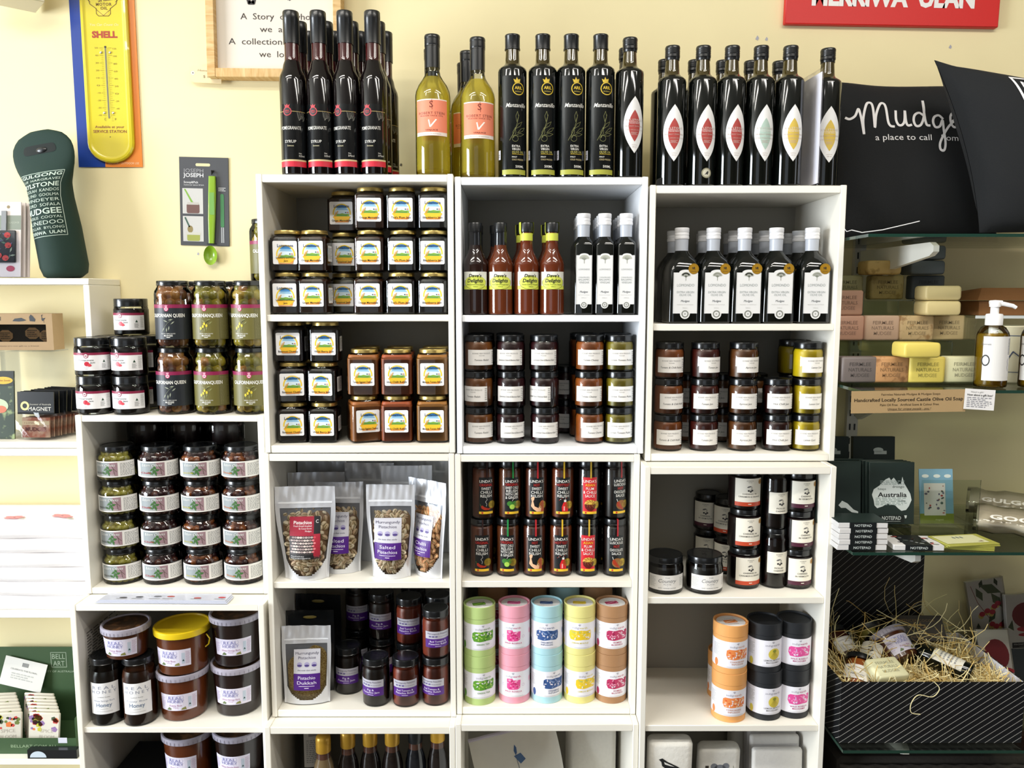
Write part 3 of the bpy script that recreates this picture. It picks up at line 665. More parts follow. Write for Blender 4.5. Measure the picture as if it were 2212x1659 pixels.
def pom_jam():
    a = Art().rect(-56, -20, 56, 20, PAPERW, 0); R_d = C('8c1f42', .45); a.rect(-56, 14.5, 56, 20, R_d, 1)
    a.ring(0, 13, 3.8, 5.3, R_d, 2, n=16); a.ell(0, 13, 3.8, 3.8, PAPERW, 2, n=14); a.rect(-2.5, 11.8, 2.5, 14, R_d, 3); a.poly([(-2.5, 18), (-3.4, 21), (-1, 20), (0, 22), (1, 20), (3.4, 21), (2.5, 18)], R_d, 2.5)
    a.text('Pomegranate', -1, 3.5, 33, 3.8, INK, 2, shear=.25); a.text('Jam', 13, -2, 10, 3.8, INK, 2, shear=.25)
    a.ell(1, -5, 5.5, 5.2, C('c0283c', .4), 2, n=14); a.ell(6.5, -8, 4.5, 3, C('d6404c', .4), 3, n=12); a.text('SWEET', -1, -13.5, 12, 1.8, GREY, 2); a.rect(-3, -17, 3, -16.2, GREY, 2)
    a.poly([(34, -2), (40, -2), (37, 4)], C('2c4a36'), 2); a.lines(32, -15, 42, -4, 7, GREY, 2); a.lines(45, -15, 54, 12, 12, LGREY, 2)
    return round_jar(38.5, 86.5, 37.5, 19, C('1a0c0e', .35), a, 33, .72, sh=.70, rib=False, n=36)
POM = pom_jam()

# ---- bottles
def bottle(prof, mats_, caps, art=None, az=0, R=None, n=32, body='glass_bottle', extra=None):
    """prof: list of (r, z); mats_: one material per band; caps: list of (name, prof, material)"""
    mb = MB(); mb.lathe(prof, None, n, mats=mats_); parts = [(body, mb.mesh(body), [])]
    for nm, pr, mt in caps: b = MB(); b.lathe(pr, mt, 24); parts.append((nm, b.mesh(nm), []))
    if art: parts.append(label_parts(art, CYL(R, az), R))
    return parts+(extra or [])
DARKG = C('080b09', .07, coat=.25); DARKW = C('0a0506', .07, coat=.25); NECKO = C('3a3010', .12, coat=.6); NECKR = C('3c0f10', .12, coat=.6); BCAP = C('101214', .33, coat=.2)
def pom_syrup(vol):
    R = 27.8; a = Art().rect(-33, -92, 33, 42, C('0f1113', .16, coat=.4), 0); RED = C('b5303a', .5); W = C('dcdad2', .5); G = C('b8a060')
    a.rect(-33, -92, 33, -80, C('c8243a', .4), 1); a.rect(-33, -80, 33, -76.5, C('cdb98a', .4), 1); a.rect(-33, 25.6, 33, 26.6, G, 1)
    a.ring(-8, 26, 7.6, 9.4, RED, 2, n=20); a.ell(-8, 26, 7.6, 7.6, C('15181a'), 1.5, n=16); a.text('ARIL', -8, 27, 11, 3.8, RED, 3, bold=.02); a.rect(-12, 22.6, -4, 23.4, RED, 3); a.poly([(-12, 34), (-14, 41), (-10, 38), (-8, 42), (-6, 38), (-2, 41), (-4, 34)], RED, 2)
    for i in range(7): a.line([(12+i*2.5, 27-(i*3 % 5)), (14+i*2.2, 14-(i*7 % 9)), (18+i*2, 8+(i*5 % 11))], .5, C('8a8a80'), 2)
    a.text('POMEGRANATE', -2, -9, 44, 7, W, 2, bold=.005); a.text('SYRUP', -3, -38, 24, 6, W, 2); a.text('Sweet', -3, -47, 14, 3.4, C('c9c19a'), 2); a.text('Net', 17, -63, 6, 2.6, W, 2); a.text(vol, 20, -68.5, 13, 4, W, 2)
    prof = [(R-4, .3), (R-.5, 2), (R, 6), (R, 203), (R-1.5, 213), (R-7, 226), (18.5, 238), (15.5, 246), (15, 252), (15, 292)]
    return bottle(prof, [DARKW]*6+[DARKW, NECKR, NECKR], [('stopper', [(16.8, 282), (16.8, 333), (17, 333.5), (17, 348), (16, 350.5), (12, 351)], BCAP)], a, 108, R)
PS = {v: pom_syrup(v) for v in ('325ml', '375ml')}
def verjuice():
    R = 37.5; lq = LIQ('fff6b0', 'f2e05c', .36)
    a = Art().rect(-37, -41, 37, 41, C('f0e4dc', .5), 0); cr = C('ec8868', .5); a.rect(-37, -33, 37, 38.5, cr, 1); D = C('7a2f22', .5)
    a.text('S', 0, 29, 8, 14, D, 2, bold=.01); a.line([(2, 17.5), (1, 40)], .9, D, 2); a.text('ROBERT STEIN', 0, 9.5, 58, 5.6, D, 2, sp=1.1); a.text('MUDGEE SINCE 1976', 0, 3.4, 50, 3, D, 2, sp=1.1)
    a.poly([(-7, -6), (-4.5, -5), (-2, -18), (9, -4), (12, -5), (-1, -22), (-4, -22)], C('f6ede4', .5), 2); a.text('VERJUICE', 0, -28.5, 27, 3.4, D, 2, bold=.012); a.text('PRODUCT OF AUSTRALIA', 0, -37, 42, 2, GREY, 2)
    prof = [(R-6, .5), (R-.8, 2.5), (R, 7), (R, 182), (R-1.5, 193), (R-7, 207), (23, 219), (17, 230), (15, 240), (14.6, 300)]
    parts = bottle(prof, [GLASS]*9, [('screw_cap', [(15.8, 246), (16, 294), (16.6, 294.5), (16.4, 297), (16.8, 298), (16.4, 301), (16.8, 303), (16.4, 306), (16.8, 308), (16.3, 311), (16.8, 313), (16.8, 318), (15.6, 320.5), (11, 320.6)], BCAP)], a, 128, R)
    mb = MB(); q = 1.6; mb.lathe([(R-8, 8), (R-q, 12), (R-q, 182), (R-q-1.5, 193), (R-q-7, 207), (21.4, 219), (16.4, 226), (14.5, 226.4)], lq, 32); parts.append(('liquid', mb.mesh('liquid'), [])); return parts
VJ = verjuice()
def olive_aril():
    R = 30.5; a = Art().rect(-24, -112, 33, 96, C('0f1213', .14, coat=.4), 0); Y = C('d3b42c', .45); W = C('dedcd4', .5)
    a.rect(-24, -112, 33, -101.5, C('a3a43c', .4), 1)
    a.ring(13, 68, 11.5, 13.4, Y, 2, n=22); a.text('ARIL', 13, 70, 17, 6, Y, 2, bold=.03); a.text('estate', 13, 63, 15, 3.6, C('9a8a30'), 2, bold=.01); a.poly([(5, 80), (2, 88), (7, 86), (9, 92), (12, 87), (17, 89), (16, 82)], Y, 2)
    a.text('Manzanillo', 9, 34, 44, 8.5, W, 2, shear=.3, bold=.008)
    lf = C('7d7f4a')
    a.line([(-6, -40), (4, -22), (10, -4), (14, 14)], .7, lf, 2)
    for x, y, t in ((10, 10, 1.5), (14, -8, .8), (20, -18, .6), (16, -28, .2), (4, -24, 1.4)):
        p = [(x+11*cos(t+e)*k, y+11*sin(t+e)*k) for k, e in ((1, 0), (.3, 1.3), (1, pi), (.3, -1.3), (1, 0))]; a.line(p, .6, lf, 2)
    a.ring(6, -36, 6, 6.6, lf, 2, n=16)
    for i, (t, c_) in enumerate((('EXTRA', W), ('VIRGIN', W), ('OLIVE OIL', C('b0a858')))): a.text(t, -1, -52-i*6.4, (18, 18, 26)[i], 4.6, c_, 2, al='l', bold=.01)
    a.rect(-1, -69.4, 26, -68.6, Y, 2); a.text('FIRST', -1, -75, 11, 3.2, W, 2, al='l'); a.text('COLD PRESSED', -1, -80.5, 26, 3.2, C('c9b98a'), 2, al='l'); a.text('500ML', 16, -95, 19, 5, W, 2, bold=.01)
    prof = [(R-4, .4), (R-.5, 2), (R, 5), (R, 226), (R-1, 231), (R-5, 235), (19, 239), (15.8, 244), (15.2, 250), (14.2, 276)]
    p = bottle(prof, [DARKG]*6+[NECKO]*3, [('cap', [(15.8, 272), (16.6, 272.4), (16.6, 275), (15.9, 275.6), (15.9, 299), (16.3, 300), (16.3, 302), (15.6, 303.6), (12, 304.4)], BCAP)], a, 117, R)
    s = Art().rect(-4.5, -10, 4.5, 10, C('dcdcea', .5), 0).lines(-3, -6, 3, 2, 2, GREY, 1); m = CYL(R+.3, 48); p.append(('price_sticker', s.build('price_sticker', lambda u, v, l: m(u-34, v, l), 0, 9, 3), [])); return p
OA = olive_aril()
def rylstone(hexc, medal=False):
    R = 30; N = 16
    eye = lambda w_, h_: [(w_*cos(pi/2*t) if True else 0, h_*t) for t in []]
    def leaf(w_, h_):
        pts = []
        for i in range(N+1): v = -1+2*i/N; pts.append((w_*(1-v*v), h_*v))
        for i in range(1, N): v = 1-2*i/N; pts.append((-w_*(1-v*v), h_*v))
        return pts
    a = Art(); a.poly(leaf(24, 61), C('e3e3e2', .45), 0); a.poly([(x, y-2) for x, y in leaf(13, 34)], C(hexc, .45), 1); W = C('e8e4e0')
    a.text('RYLSTONE', 0, 10, 38, 4.4, C('c9c2bc'), 2, bold=.01, sp=1.1); a.rect(-12, 5.6, 12, 6.2, W, 2); a.text('OLIVE PRESS', 0, 3.2, 22, 2, W, 2)
    g = C('b9a49c'); a.text('MURRAY DARLING', 0, -3, 42, 2.6, g, 2); a.text('EXTRA VIRGIN OLIVE OIL', 0, -11, 44, 2.2, g, 2); a.lines(-8, -22, 8, -15, 3, g, 2); a.text('16.9 fl oz', 0, -43, 12, 2, g, 2); a.text('500 mL', 0, -47.5, 10, 2, g, 2)
    prof = [(R-4, .4), (R-.5, 2), (R, 5), (R, 225), (R-1, 230), (R-5, 234), (19, 238), (15.6, 243), (15, 250), (13.4, 276)]
    p = bottle(prof, [DARKG]*6+[NECKO]*3, [('screw_cap', [(14.6, 272), (15, 278), (15.8, 279), (15.8, 284), (15, 285), (15.8, 287), (15.2, 289.5), (15.8, 291), (15.2, 294), (15.8, 296), (15.8, 300), (14.6, 302.6), (10, 303)], BCAP)], a, 112, R)
    if medal:
        s = Art().ell(0, 0, 11, 11, C('a8a48a', .35, metal=.5), 0, n=20); s.ell(0, 0, 8.4, 8.4, C('c4c0ac', .4), 1, n=18); s.poly([(-5, -5), (0, 2), (3, 5), (4, 1), (2, -4), (-1, -2)], INK, 2); m = CYL(R+.2, 26); p.append(('award_seal', s.build('award_seal', m, 0, 9, 4), []))
    return p
RY = {'red': rylstone('a53a35'), 'redmedal': rylstone('a53a35', True), 'sage': rylstone('a9c0b4'), 'yellow': rylstone('cdb04a')}
def dave(rows, hexc, tape):
    R = 27; a = Art().rect(-30, -19, 30, 19, C('e6e6dc', .5), 0); Y = C('d6df58', .5); a.rect(-30, -19, 30, -11, Y, 1); a.ell(0, -4, 25, 14.5, Y, 2, n=26)
    a.ring(0, -4, 25, 25.8, INK, 3, 160, 380, 20, .58)
    a.text("Dave's", 0, 10.5, 27, 6.5, INK, 4, shear=.2, bold=.02); a.text('Delights', 0, 0, 34, 7.5, INK, 4, shear=.2, bold=.02); a.text(rows, 0, -8.4, 38, 2.6, C('4a5a20'), 4); a.text('250ml', 0, -13, 10, 2, C('4a5a20'), 4)
    prof = [(R-4, .4), (R-.5, 2), (R, 5), (R, 108), (R-1.5, 116), (R-6, 126), (17, 134), (14, 143), (13, 160), (12.4, 178)]
    sauce = C(hexc, .1, coat=.6, noise=.12, nscale=60)
    caps = [('cap', [(13.4, 178), (14.4, 179), (14.6, 196), (13.8, 198.4), (10, 199)], BCAP)]
    if tape is False: caps.append(('shrink_sleeve', [(13.6, 146), (13.6, 158), (13.1, 176), (14.4, 180), (14.8, 181)], C('1c1e22', .22, coat=.4)))
    p = bottle(prof, [sauce]*9, caps, a, 74, R)
    if tape:
        c = C('ccd44e', .5); s = MB(); s.lathe([(13.6, 160), (13.6, 176)], c, 24, cap0=False, cap1=False)
        for sx in (-1, 1):
            for z0, z1, r0, r1 in ((174, 180, 13.7, 15.0), (180, 199.4, 15.0, 15.0)): s.face([(sx*r0, -6, z0), (sx*r0, 6, z0), (sx*r1, 6, z1), (sx*r1, -6, z1)], c)
        s.face([(-15, -6, 199.6), (15, -6, 199.6), (15, 6, 199.6), (-15, 6, 199.6)], c); p.append(('seal_tape', s.mesh('seal_tape'), []))
    return p
DV = {'worc': dave('Worcestershire Sauce', '241411', False), 'pine': dave('Sweet Chilli & Pineapple Sauce', '5e2c16', False), 'pinetape': dave('Sweet Chilli & Pineapple', '602a15', True), 'rustic': dave('Rustic Tomato Sauce', '5e2a16', True)}
CAPW = C('e2e2e4', .4); CAPG = C('b4b9c2', .35)
def lomondo(a_, H, kind):
    k = H/214; sh = 140*k if kind == 'oil' else 148*k; ch = 11 if kind == 'oil' else 5
    mb = MB(); nk = 12.5 if kind == 'vin' else 13.5
    rings = [sq_ring(a_-3, ch-2, .4), sq_ring(a_, ch, 4)]
    if kind == 'oil': rings += [sq_ring(a_, ch, 112), csq(a_-1.5, a_-1.5, ch+3, 124), csq(a_-6, a_-6, ch+8, 137), csq(a_-13, a_-13, a_-13, 147), csq(nk+3, nk+3, nk+3, 153), csq(nk, nk, nk, 158), csq(nk, nk, nk, H-12)]
    else: rings += [sq_ring(a_, ch, 150), csq(a_-1.2, a_-1.2, 8, 156), csq(nk+3, nk+3, nk+3, 163), csq(nk, nk, nk, 168), csq(nk, nk, nk, H-12)]
    mb.loft(rings, DARKG); parts = [('glass_bottle', mb.mesh('glass_bottle', 30), [])]
    b = MB(); z0 = 158 if kind == 'oil' else 168; b.lathe([(nk+.6, z0), (nk+1, H-25)], CAPG, 24); parts.append(('capsule', b.mesh('capsule'), []))
    b = MB(); r = nk+2.2; b.lathe([(r-.8, H-25), (r, H-24), (r, H-19), (r-.9, H-18), (r-.3, H-16), (r-.3, H-12), (r-.9, H-11), (r, H-9.5), (r, H-1.5), (r-1.2, H-.2), (r-4, H)], CAPW, 26); parts.append(('cap', b.mesh('cap'), []))
    A = Art(); w_ = 27 if kind == 'oil' else 17; t, bt = (44, -44) if kind == 'oil' else (52, -53); lw = C('e2e2e1', .5); g = C('9fa6a6'); c = C('3c4650')
    hb = 11 if kind == 'oil' else 8; pts = [(-w_, bt), (-hb, bt)]+[(hb*cos(radians(180+180*i/10)), bt-1+hb*sin(radians(180+180*i/10))) for i in range(11)]+[(hb, bt), (w_, bt), (w_, t)]
    ta = 15 if kind == 'oil' else 10; pts += [(ta+2, t)]+[(ta*cos(radians(180*i/10)), t+ta*.42*sin(radians(180*i/10))) for i in range(11)]+[(-ta-2, t), (-w_, t)]
    A.poly(pts, lw, 0)
    for x in (-1, 1): A.rect(x*(w_-1.2)-.2, bt+1, x*(w_-1.2)+.2, t-1, LGREY, 1)
    ty = t-9; tr = C('8a8f80')
    A.line([(0, ty-8), (0, ty+4)], 1, tr, 2)
    for i in range(9): q = radians(20+140*i/8); A.line([(0, ty-1), (8*cos(q), ty+8*sin(q)*.8+1)], .7, tr, 2); A.ell(8.4*cos(q), ty+1+7*sin(q), 2.6, 2.2, C('b3b5a8'), 2, n=8)
    if kind == 'oil': rows = [('LOMONDO', 17, 38, 5.6, g), ('EXTRA VIRGIN', 2, 38, 4.4, g), ('OLIVE OIL', -4, 27, 4.4, g), ('Mudgee', -17, 19, 4.4, c), ('PRODUCT OF AUSTRALIA', -25, 36, 1.8, LGREY), ('500mL', -32, 11, 2.4, LGREY)]
    else: rows = [('LOMONDO', 22, 24, 3.4, g), ('CARAMELISED', 5, 24, 2.6, g), ('BALSAMIC', 0, 24, 4.2, g), ('VINEGAR', -6, 22, 4.2, g), ('Mudgee', -26, 17, 4.2, c), ('PRODUCT OF AUSTRALIA', -33, 24, 1.4, LGREY), ('250mL', -39, 11, 2.2, LGREY)]
    for tx, y, wd, h, m in rows: A.text(tx, 0, y, wd, h, m, 2, shear=.25 if tx == 'Mudgee' else 0)
    A.ring(0, bt-1, hb*.5, hb*.72, C('7d8078'), 2, n=18); A.line([(-2, bt-1), (2, bt-1)], .8, C('7d8078'), 2); A.line([(0, bt-3), (0, bt+1)], .8, C('7d8078'), 2)
    parts.append(label_parts(A, FLAT(a_, 66 if kind == 'oil' else 76)))
    if kind == 'oil':
        s = Art().ell(0, 0, 11.5, 11.5, C('c9992c', .35, metal=.55), 0, n=22); s.ring(0, 0, 9.5, 10, C('8a6416'), 1, n=20); s.text('NR', 0, 1.5, 7, 5, INK, 1, bold=.03); s.rect(-6, -6, 6, -4.6, C('7a5614'), 1)
        m = FLAT(a_+.6, 118); parts.append(('gold_seal', s.build('gold_seal', lambda u, v, l: m(u+17, v, l)), []))
    return parts
LO = {'oil': lomondo(35, 208, 'oil'), 'vin': lomondo(20, 218, 'vin')}
def gold_bottle(cap, hexc):
    R = 24.5; prof = [(R-4, .4), (R, 4), (R, 205), (R-2, 216), (20, 228), (16, 240), (15.4, 262)]; m = C(hexc, .12, coat=.5); n_ = C('4a3026', .15, coat=.5)
    pr = [(16.8, 255), (17.2, 256), (17.2, 283), (16, 290), (13, 293), (6, 294)]
    return bottle(prof, [m, m, m, m, m, n_], [('cap', pr, cap)])
GB = {'gold': gold_bottle(C('c79a34', .35, metal=.35), '17110f'), 'pale': gold_bottle(C('c79a34', .35, metal=.35), '6a5a40'), 'black': gold_bottle(C('15191b', .35), '12151a')}

# ---- honey
def honey_jar(var, hexc):
    R = 37; a = Art().rect(-33, -37, 33, 37, PAPERW, 0); g = C('8f93a4'); b = C('6b7f9c')
    a.text('R E A L', 0, 26, 50, 7, g, 1); a.text('H O N E Y', 0, 16, 56, 7, g, 1)
    for i in range(5): a.ring(-22+i*11, 21, 6.6, 7.0, C('c9cbdc'), .5, n=6)
    a.text('Goodness Quality', 0, 4, 28, 2.6, GREY, 1); a.text(var, 0, -5, 46, 4, C('9aa0b0'), 1); a.text('Honey', 0, -15, 34, 9, b, 1, bold=.01); a.rect(-8, -25, 8, -24, LGREY, 1); a.rect(-18, -31, 18, -30, LGREY, 1)
    return round_jar(R, 158, 35, 15, C(hexc, .3), a, 66, .80, sh=.72, nr=32, n=36)
HJ = {'bark': honey_jar('White Stringy Bark', '1b0f0a'), 'fuzzy': honey_jar('Fuzzy Box', '4a2410')}
TUBPL = LIQ('d8d4d6', 'b9b4c0', .55)
def honey_tub(R0, R1, H, var, hexc, yellow=False):
    """tapered plastic tub: base radius R0, top radius R1"""
    m = C(hexc, .25, coat=.4); mb = MB(); mb.lathe([(R0-3, .4), (R0, 3), (R1, H-9), (R1, H-6)], m, 40); parts = [('tub', mb.mesh('tub'), [])]
    lm = C('e3c31a', .35) if yellow else C('a9a4b2', .35, coat=.3); r = R1+(5.5 if yellow else 4.5)
    mb = MB(); mb.lathe([(r-4, H-15), (r-.5, H-14), (r, H-4), (r-.5, H-1), (r-3, H), (r-5, H-.4), (r-6.5, H-3.5)], lm, 40, cap1=False)
    if yellow: mb.lathe([(r-6.5, H-3.5), (r-7.5, H-4)], lm, 40, cap0=False)
    lid = mb.mesh('lid'); sub = []
    if not yellow:
        d = MB(); d.lathe([(r-6.4, H-3.6), (r-7, H-3.7)], SPECK('3c2a1c', '6a4a30', 60, .56, .3), 40, cap0=False); sub.append(('lid_film', d.mesh('lid_film'), []))
        t = MB(); n = 36
        for i in range(n):
            q = 2*pi*i/n; x, y = (r+.4)*cos(q), (r+.4)*sin(q); u, v_ = -sin(q), cos(q)
            t.face([(x-u*.7, y-v_*.7, H-13.5), (x+u*.7, y+v_*.7, H-13.5), (x+u*.7, y+v_*.7, H-6.5), (x-u*.7, y-v_*.7, H-6.5)], C('8d8896', .4))
        sub.append(('rim_notches', t.mesh('rim_notches'), []))
    parts.append(('lid', lid, sub))
    Rm = (R0+R1)/2; a = Art().rect(-44, -20, 44, 20, C('e4dff0', .5), 0); v = C('8f8fc0')
    for i in range(5): a.ring(-22+i*8, 12, 4.6, 5.0, v, 1, n=6)
    for i in range(4): a.ring(-18+i*8, 4, 4.6, 5.0, v, 1, n=6)
    a.text('REAL', -4, 11.5, 32, 7, v, 2); a.text('HONEY', -4, 3, 38, 7, v, 2); a.text(var, -4, -7, min(44, 3.2*len(var)), 4, C('b07a9a'), 2); a.text('Honey', -4, -12, 12, 2.6, C('b07a9a'), 2); a.poly([(-26, -18), (-20, -11), (-14, -15), (-16, -18)], C('6a7a50'), 2); a.poly([(8, -18), (10, -14), (18, -11), (20, -18)], C('8a8a50'), 2)
    a.rect(24, -14, 31, 12, C('c3cfe0'), 1); a.poly([(25, -8), (30, -8), (27.5, -3)], C('2c4a4c'), 2); a.lines(33, -15, 43, 15, 12, C('c0a8c0'), 1); a.lines(-43, -12, -30, 12, 6, C('c9b8d8'), 1)
    z = H*.42; rr = lambda h_: R0+(R1-R0)*(h_-3)/(H-12)+.35; mp = lambda u, vv, l: ((rr(z+vv)+l)*sin(u/Rm), -(rr(z+vv)+l)*cos(u/Rm), z+vv)
    parts.append(label_parts(a, mp, Rm))
    if yellow:
        h = MB(); h.tube([(R1+2, -4, H-22), (R1+13, -10, H-30), (R1+11, -12, H-42), (R1+2, -10, H-50)], 1.6, lm, 6); parts.append(('handle', h.mesh('handle'), []))
    return parts
HT = {'small': honey_tub(43, 49, 74, 'Fuzzy Box', '4a2410'), 'yellow': honey_tub(54, 58, 104, 'Fuzzy Box', '5a2c10', True), 'big': honey_tub(50, 56, 113, 'Fuzzy Box', '5a2a10'), 'bark': honey_tub(50, 56, 119, 'White Stringy Bark', '1c0f0c')}
# ================================================================== stock on the shelves
ROW = {1: [''], 2: ['lower', 'upper'], 3: ['bottom', 'middle', 'top'], 4: ['bottom', 'second-lowest', 'second-highest', 'top']}
ORD = ['leftmost', 'second', 'third', 'fourth', 'fifth', 'sixth', 'seventh']
BX = None       # inner side faces of the compartment being filled
_HX = {}
def half(parts):
    k = parts[0][1].name
    if k not in _HX: _HX[k] = max(max(abs(v.co.x), abs(v.co.y)) for p in parts for v in p[1].vertices if p[0] not in ('olive', 'handle'))
    return _HX[k]
def at(parts, name, px, z, Y, h, label, cat, group=None, rz=0, dx=0, sz=1):
    x = XP(px, z+h/2, Y)+dx
    if BX: hw = half(parts)*(cos(radians(rz))+.6*abs(sin(radians(rz))) if any(p[0] == 'side_label' for p in parts) else 1)+.0012; x = min(max(x, BX[0]+hw), BX[1]-hw)
    return put(name, parts, (x, Y, z+.0004), label, cat, group, rz, scale=(1, 1, sz) if sz != 1 else None)
# ---- top of the left tower: pomegranate syrup, verjuice
z = S['Btop']; g = 'pomegranate syrup bottles'
for c, (px, vol, rz) in enumerate(((633, '325ml', 4), (691, '325ml', -3), (748, '375ml', -14), (807, '375ml', -4))):
    for r in range(3):
        Y = 1.733+.066*r; x0 = XP(px, z+.17, 1.733)
        lab = ('pomegranate syrup bottle in the front row on the left tower, %s from the left' % ('first second third fourth'.split()[c])) if r == 0 else ('pomegranate syrup bottle in the %s row of the left tower, behind the %s one' % (['', 'middle', 'back'][r], 'first second third fourth'.split()[c]))
        put('syrup_bottle', PS[vol], (x0+(.006 if r == 2 else 0), Y, z+.0004+(.009 if c == 2 and r == 0 else 0)*0), lab, 'bottle', g, rz+r*7, scale=(1, 1, .962))
g = 'yellow verjuice bottles'
at(VJ, 'verjuice_bottle', 935, z, 1.742, .32, 'pale yellow verjuice bottle at the right end of the left tower top', 'bottle', g, 0, sz=.912)
at(VJ, 'verjuice_bottle', 933, z, 1.835, .32, 'pale yellow verjuice bottle hidden behind the one on the left tower', 'bottle', g, 6, sz=.912)
z = S['Ctop']
at(VJ, 'verjuice_bottle', 1032, z, 1.742, .32, 'pale yellow verjuice bottle at the left end of the middle tower top', 'bottle', g, 8, sz=.912)
at(VJ, 'verjuice_bottle', 1010, z, 1.835, .32, 'pale yellow verjuice bottle half hidden behind the one on the middle tower', 'bottle', g, 4, sz=.912)
at(VJ, 'verjuice_bottle', 1003, z, 1.925, .32, 'pale yellow verjuice bottle at the wall, furthest back on the middle tower', 'bottle', g, 0, sz=.912)
g = 'slim black olive oil bottles with a gold crown print'
for c, (px, rz) in enumerate(((1107, 0), (1172, -6), (1233, -2), (1296, -4))):
    at(OA, 'olive_oil_bottle', px, z, 1.735, .3, 'black olive oil bottle with gold crown emblem, %s of four on the middle tower' % 'first second third fourth'.split()[c], 'bottle', g, rz, sz=.975)
g = 'tall dark olive oil bottles with a leaf-shaped label'
at(RY['red'], 'olive_oil_bottle', 1359, z, 1.735, .3, 'dark bottle with red leaf label at the right end of the middle tower', 'bottle', g, 16, sz=.958)
at(RY['red'], 'olive_oil_bottle', 1350, z, 1.805, .3, 'dark leaf-label bottle hidden behind the red-label one on the middle tower', 'bottle', g, 5, sz=.958)
z = S['Dtop']
for c, (px, k, rz, w1) in enumerate(((1450, 'red', 3, 'red leaf label, first from the left'), (1516, 'redmedal', 12, 'red leaf label and round seal'), (1578, 'red', 14, 'red leaf label, third from the left'), (1640, 'sage', 12, 'sage green leaf label, fourth from the left'), (1703, 'yellow', 6, 'yellow leaf label left of the card'), (1783, 'yellow', 0, 'yellow leaf label right of the card'))):
    at(RY[k], 'olive_oil_bottle', px, z, 1.733 if c < 5 else 1.75, .3, 'dark oil bottle on the right tower with '+w1, 'bottle', g, rz, sz=.958)
    if c < 5: at(RY['red' if c < 3 else 'yellow'], 'olive_oil_bottle', px-16-c*2, z, 1.83+.003*c, .3, 'dark leaf-label oil bottle in the back row of the right tower, behind the %s one' % 'first second third fourth fifth'.split()[c], 'bottle', g, 20, sz=.958)
# white card sign in a clear sleeve between the last two bottles
mb = MB(); mb.box(-.6, .6, -88, 88, 4, 232, C('e9e8ee', .4)); card = mb.mesh('card'); mb = MB(); mb.box(-1.2, 1.2, -92, 92, 0, 240, GL('fcfcfe', .25)); slv = mb.mesh('clear_sleeve')
put('card_sign', [('card', card, []), ('clear_sleeve', slv, [])], (.640, 1.793, z+.0004), 'white card in a clear sleeve standing edge-on between two yellow-label oil bottles', 'sign', rz=5)

BX = (-.529, -.137)
# ---- left tower, upper shelf: gold-lidded jam
z = S['B1u']; H = .0912; g = 'gold-lidded square jam jars'
cols = (610, 682, 746, 801.5, 870, 939); ypos = (1.757, 1.757, 1.827, 1.757, 1.757, 1.757)
grid_ = (('strawberry', 'ginger', 'tropical', 'orange', 'plum', 'blackberry'), ('strawberry', 'orange', 'tropical', 'orange', 'plum', 'blackberry'), (None, None, 'ginger', 'orange', 'plum', 'blackberry'))
for r, rowk in enumerate(grid_):
    for c, k in enumerate(rowk):
        if k: at(LOTA[k], 'jam_jar', cols[c]+R_.uniform(-2, 2), z+r*H, ypos[c], H, 'gold-lidded %s jar, %s row, %s jar column from the left' % ({'strawberry': 'strawberry jam', 'ginger': 'ginger marmalade', 'tropical': 'tropical jam', 'orange': 'orange marmalade', 'plum': 'plum jam', 'blackberry': 'blackberry jam'}[k], ROW[3][r], 'first second third fourth fifth sixth'.split()[c]), 'jar', g, R_.uniform(-3, 5))
# ---- left tower, lower shelf
z = S['B1l']; H = .0899
for r in range(3):
    at(LOTA['beetroot'], 'jam_jar', 620+(0, 3, -1)[r], z+r*H, 1.762, H, 'gold-lidded beetroot chutney jar, %s of the stack of three' % ROW[3][r], 'jar', g, (6, 9, 2)[r], sz=.985)
    at(LOTA['wildberry'], 'jam_jar', 702+(0, 0, 2)[r], z+r*H, 1.762, H, 'gold-lidded wild berry jam jar, %s of the stack of three' % ROW[3][r], 'jar', g, (2, -4, 4)[r], sz=.985)
    at(LOTA['beetroot'], 'jam_jar', 650, z+r*H, 1.85, H, 'dark gold-lidded jar in shade behind the beetroot and berry stacks, %s' % ROW[3][r], 'jar', 'jars in shade behind the beetroot and berry stacks', 4, sz=.985)
H2 = .1047
for c, (px, k, w1) in enumerate(((788, 'eggplant', 'eggplant chutney'), (859, 'chilli', 'hot chilli relish'), (935, 'mexican', 'tomato relish'))):
    for r in range(2):
        at(LOTA[k], 'chutney_jar', px, z+r*H2, 1.766, H2, 'large gold-lidded orange-brown %s jar, %s of two' % (w1, ROW[2][r]), 'jar', 'large gold-lidded chutney and relish jars', (22 if (c == 0 and r == 0) else (2, 4, 3)[c]))
        at(LOTA[k], 'chutney_jar', px+6, z+r*H2, 1.855, H2, 'large gold-lidded jar in shade behind the front %s jars, %s of two' % (w1, ROW[2][r]), 'jar', 'large gold-lidded chutney and relish jars', 3)
BX = (-.108, .2755)
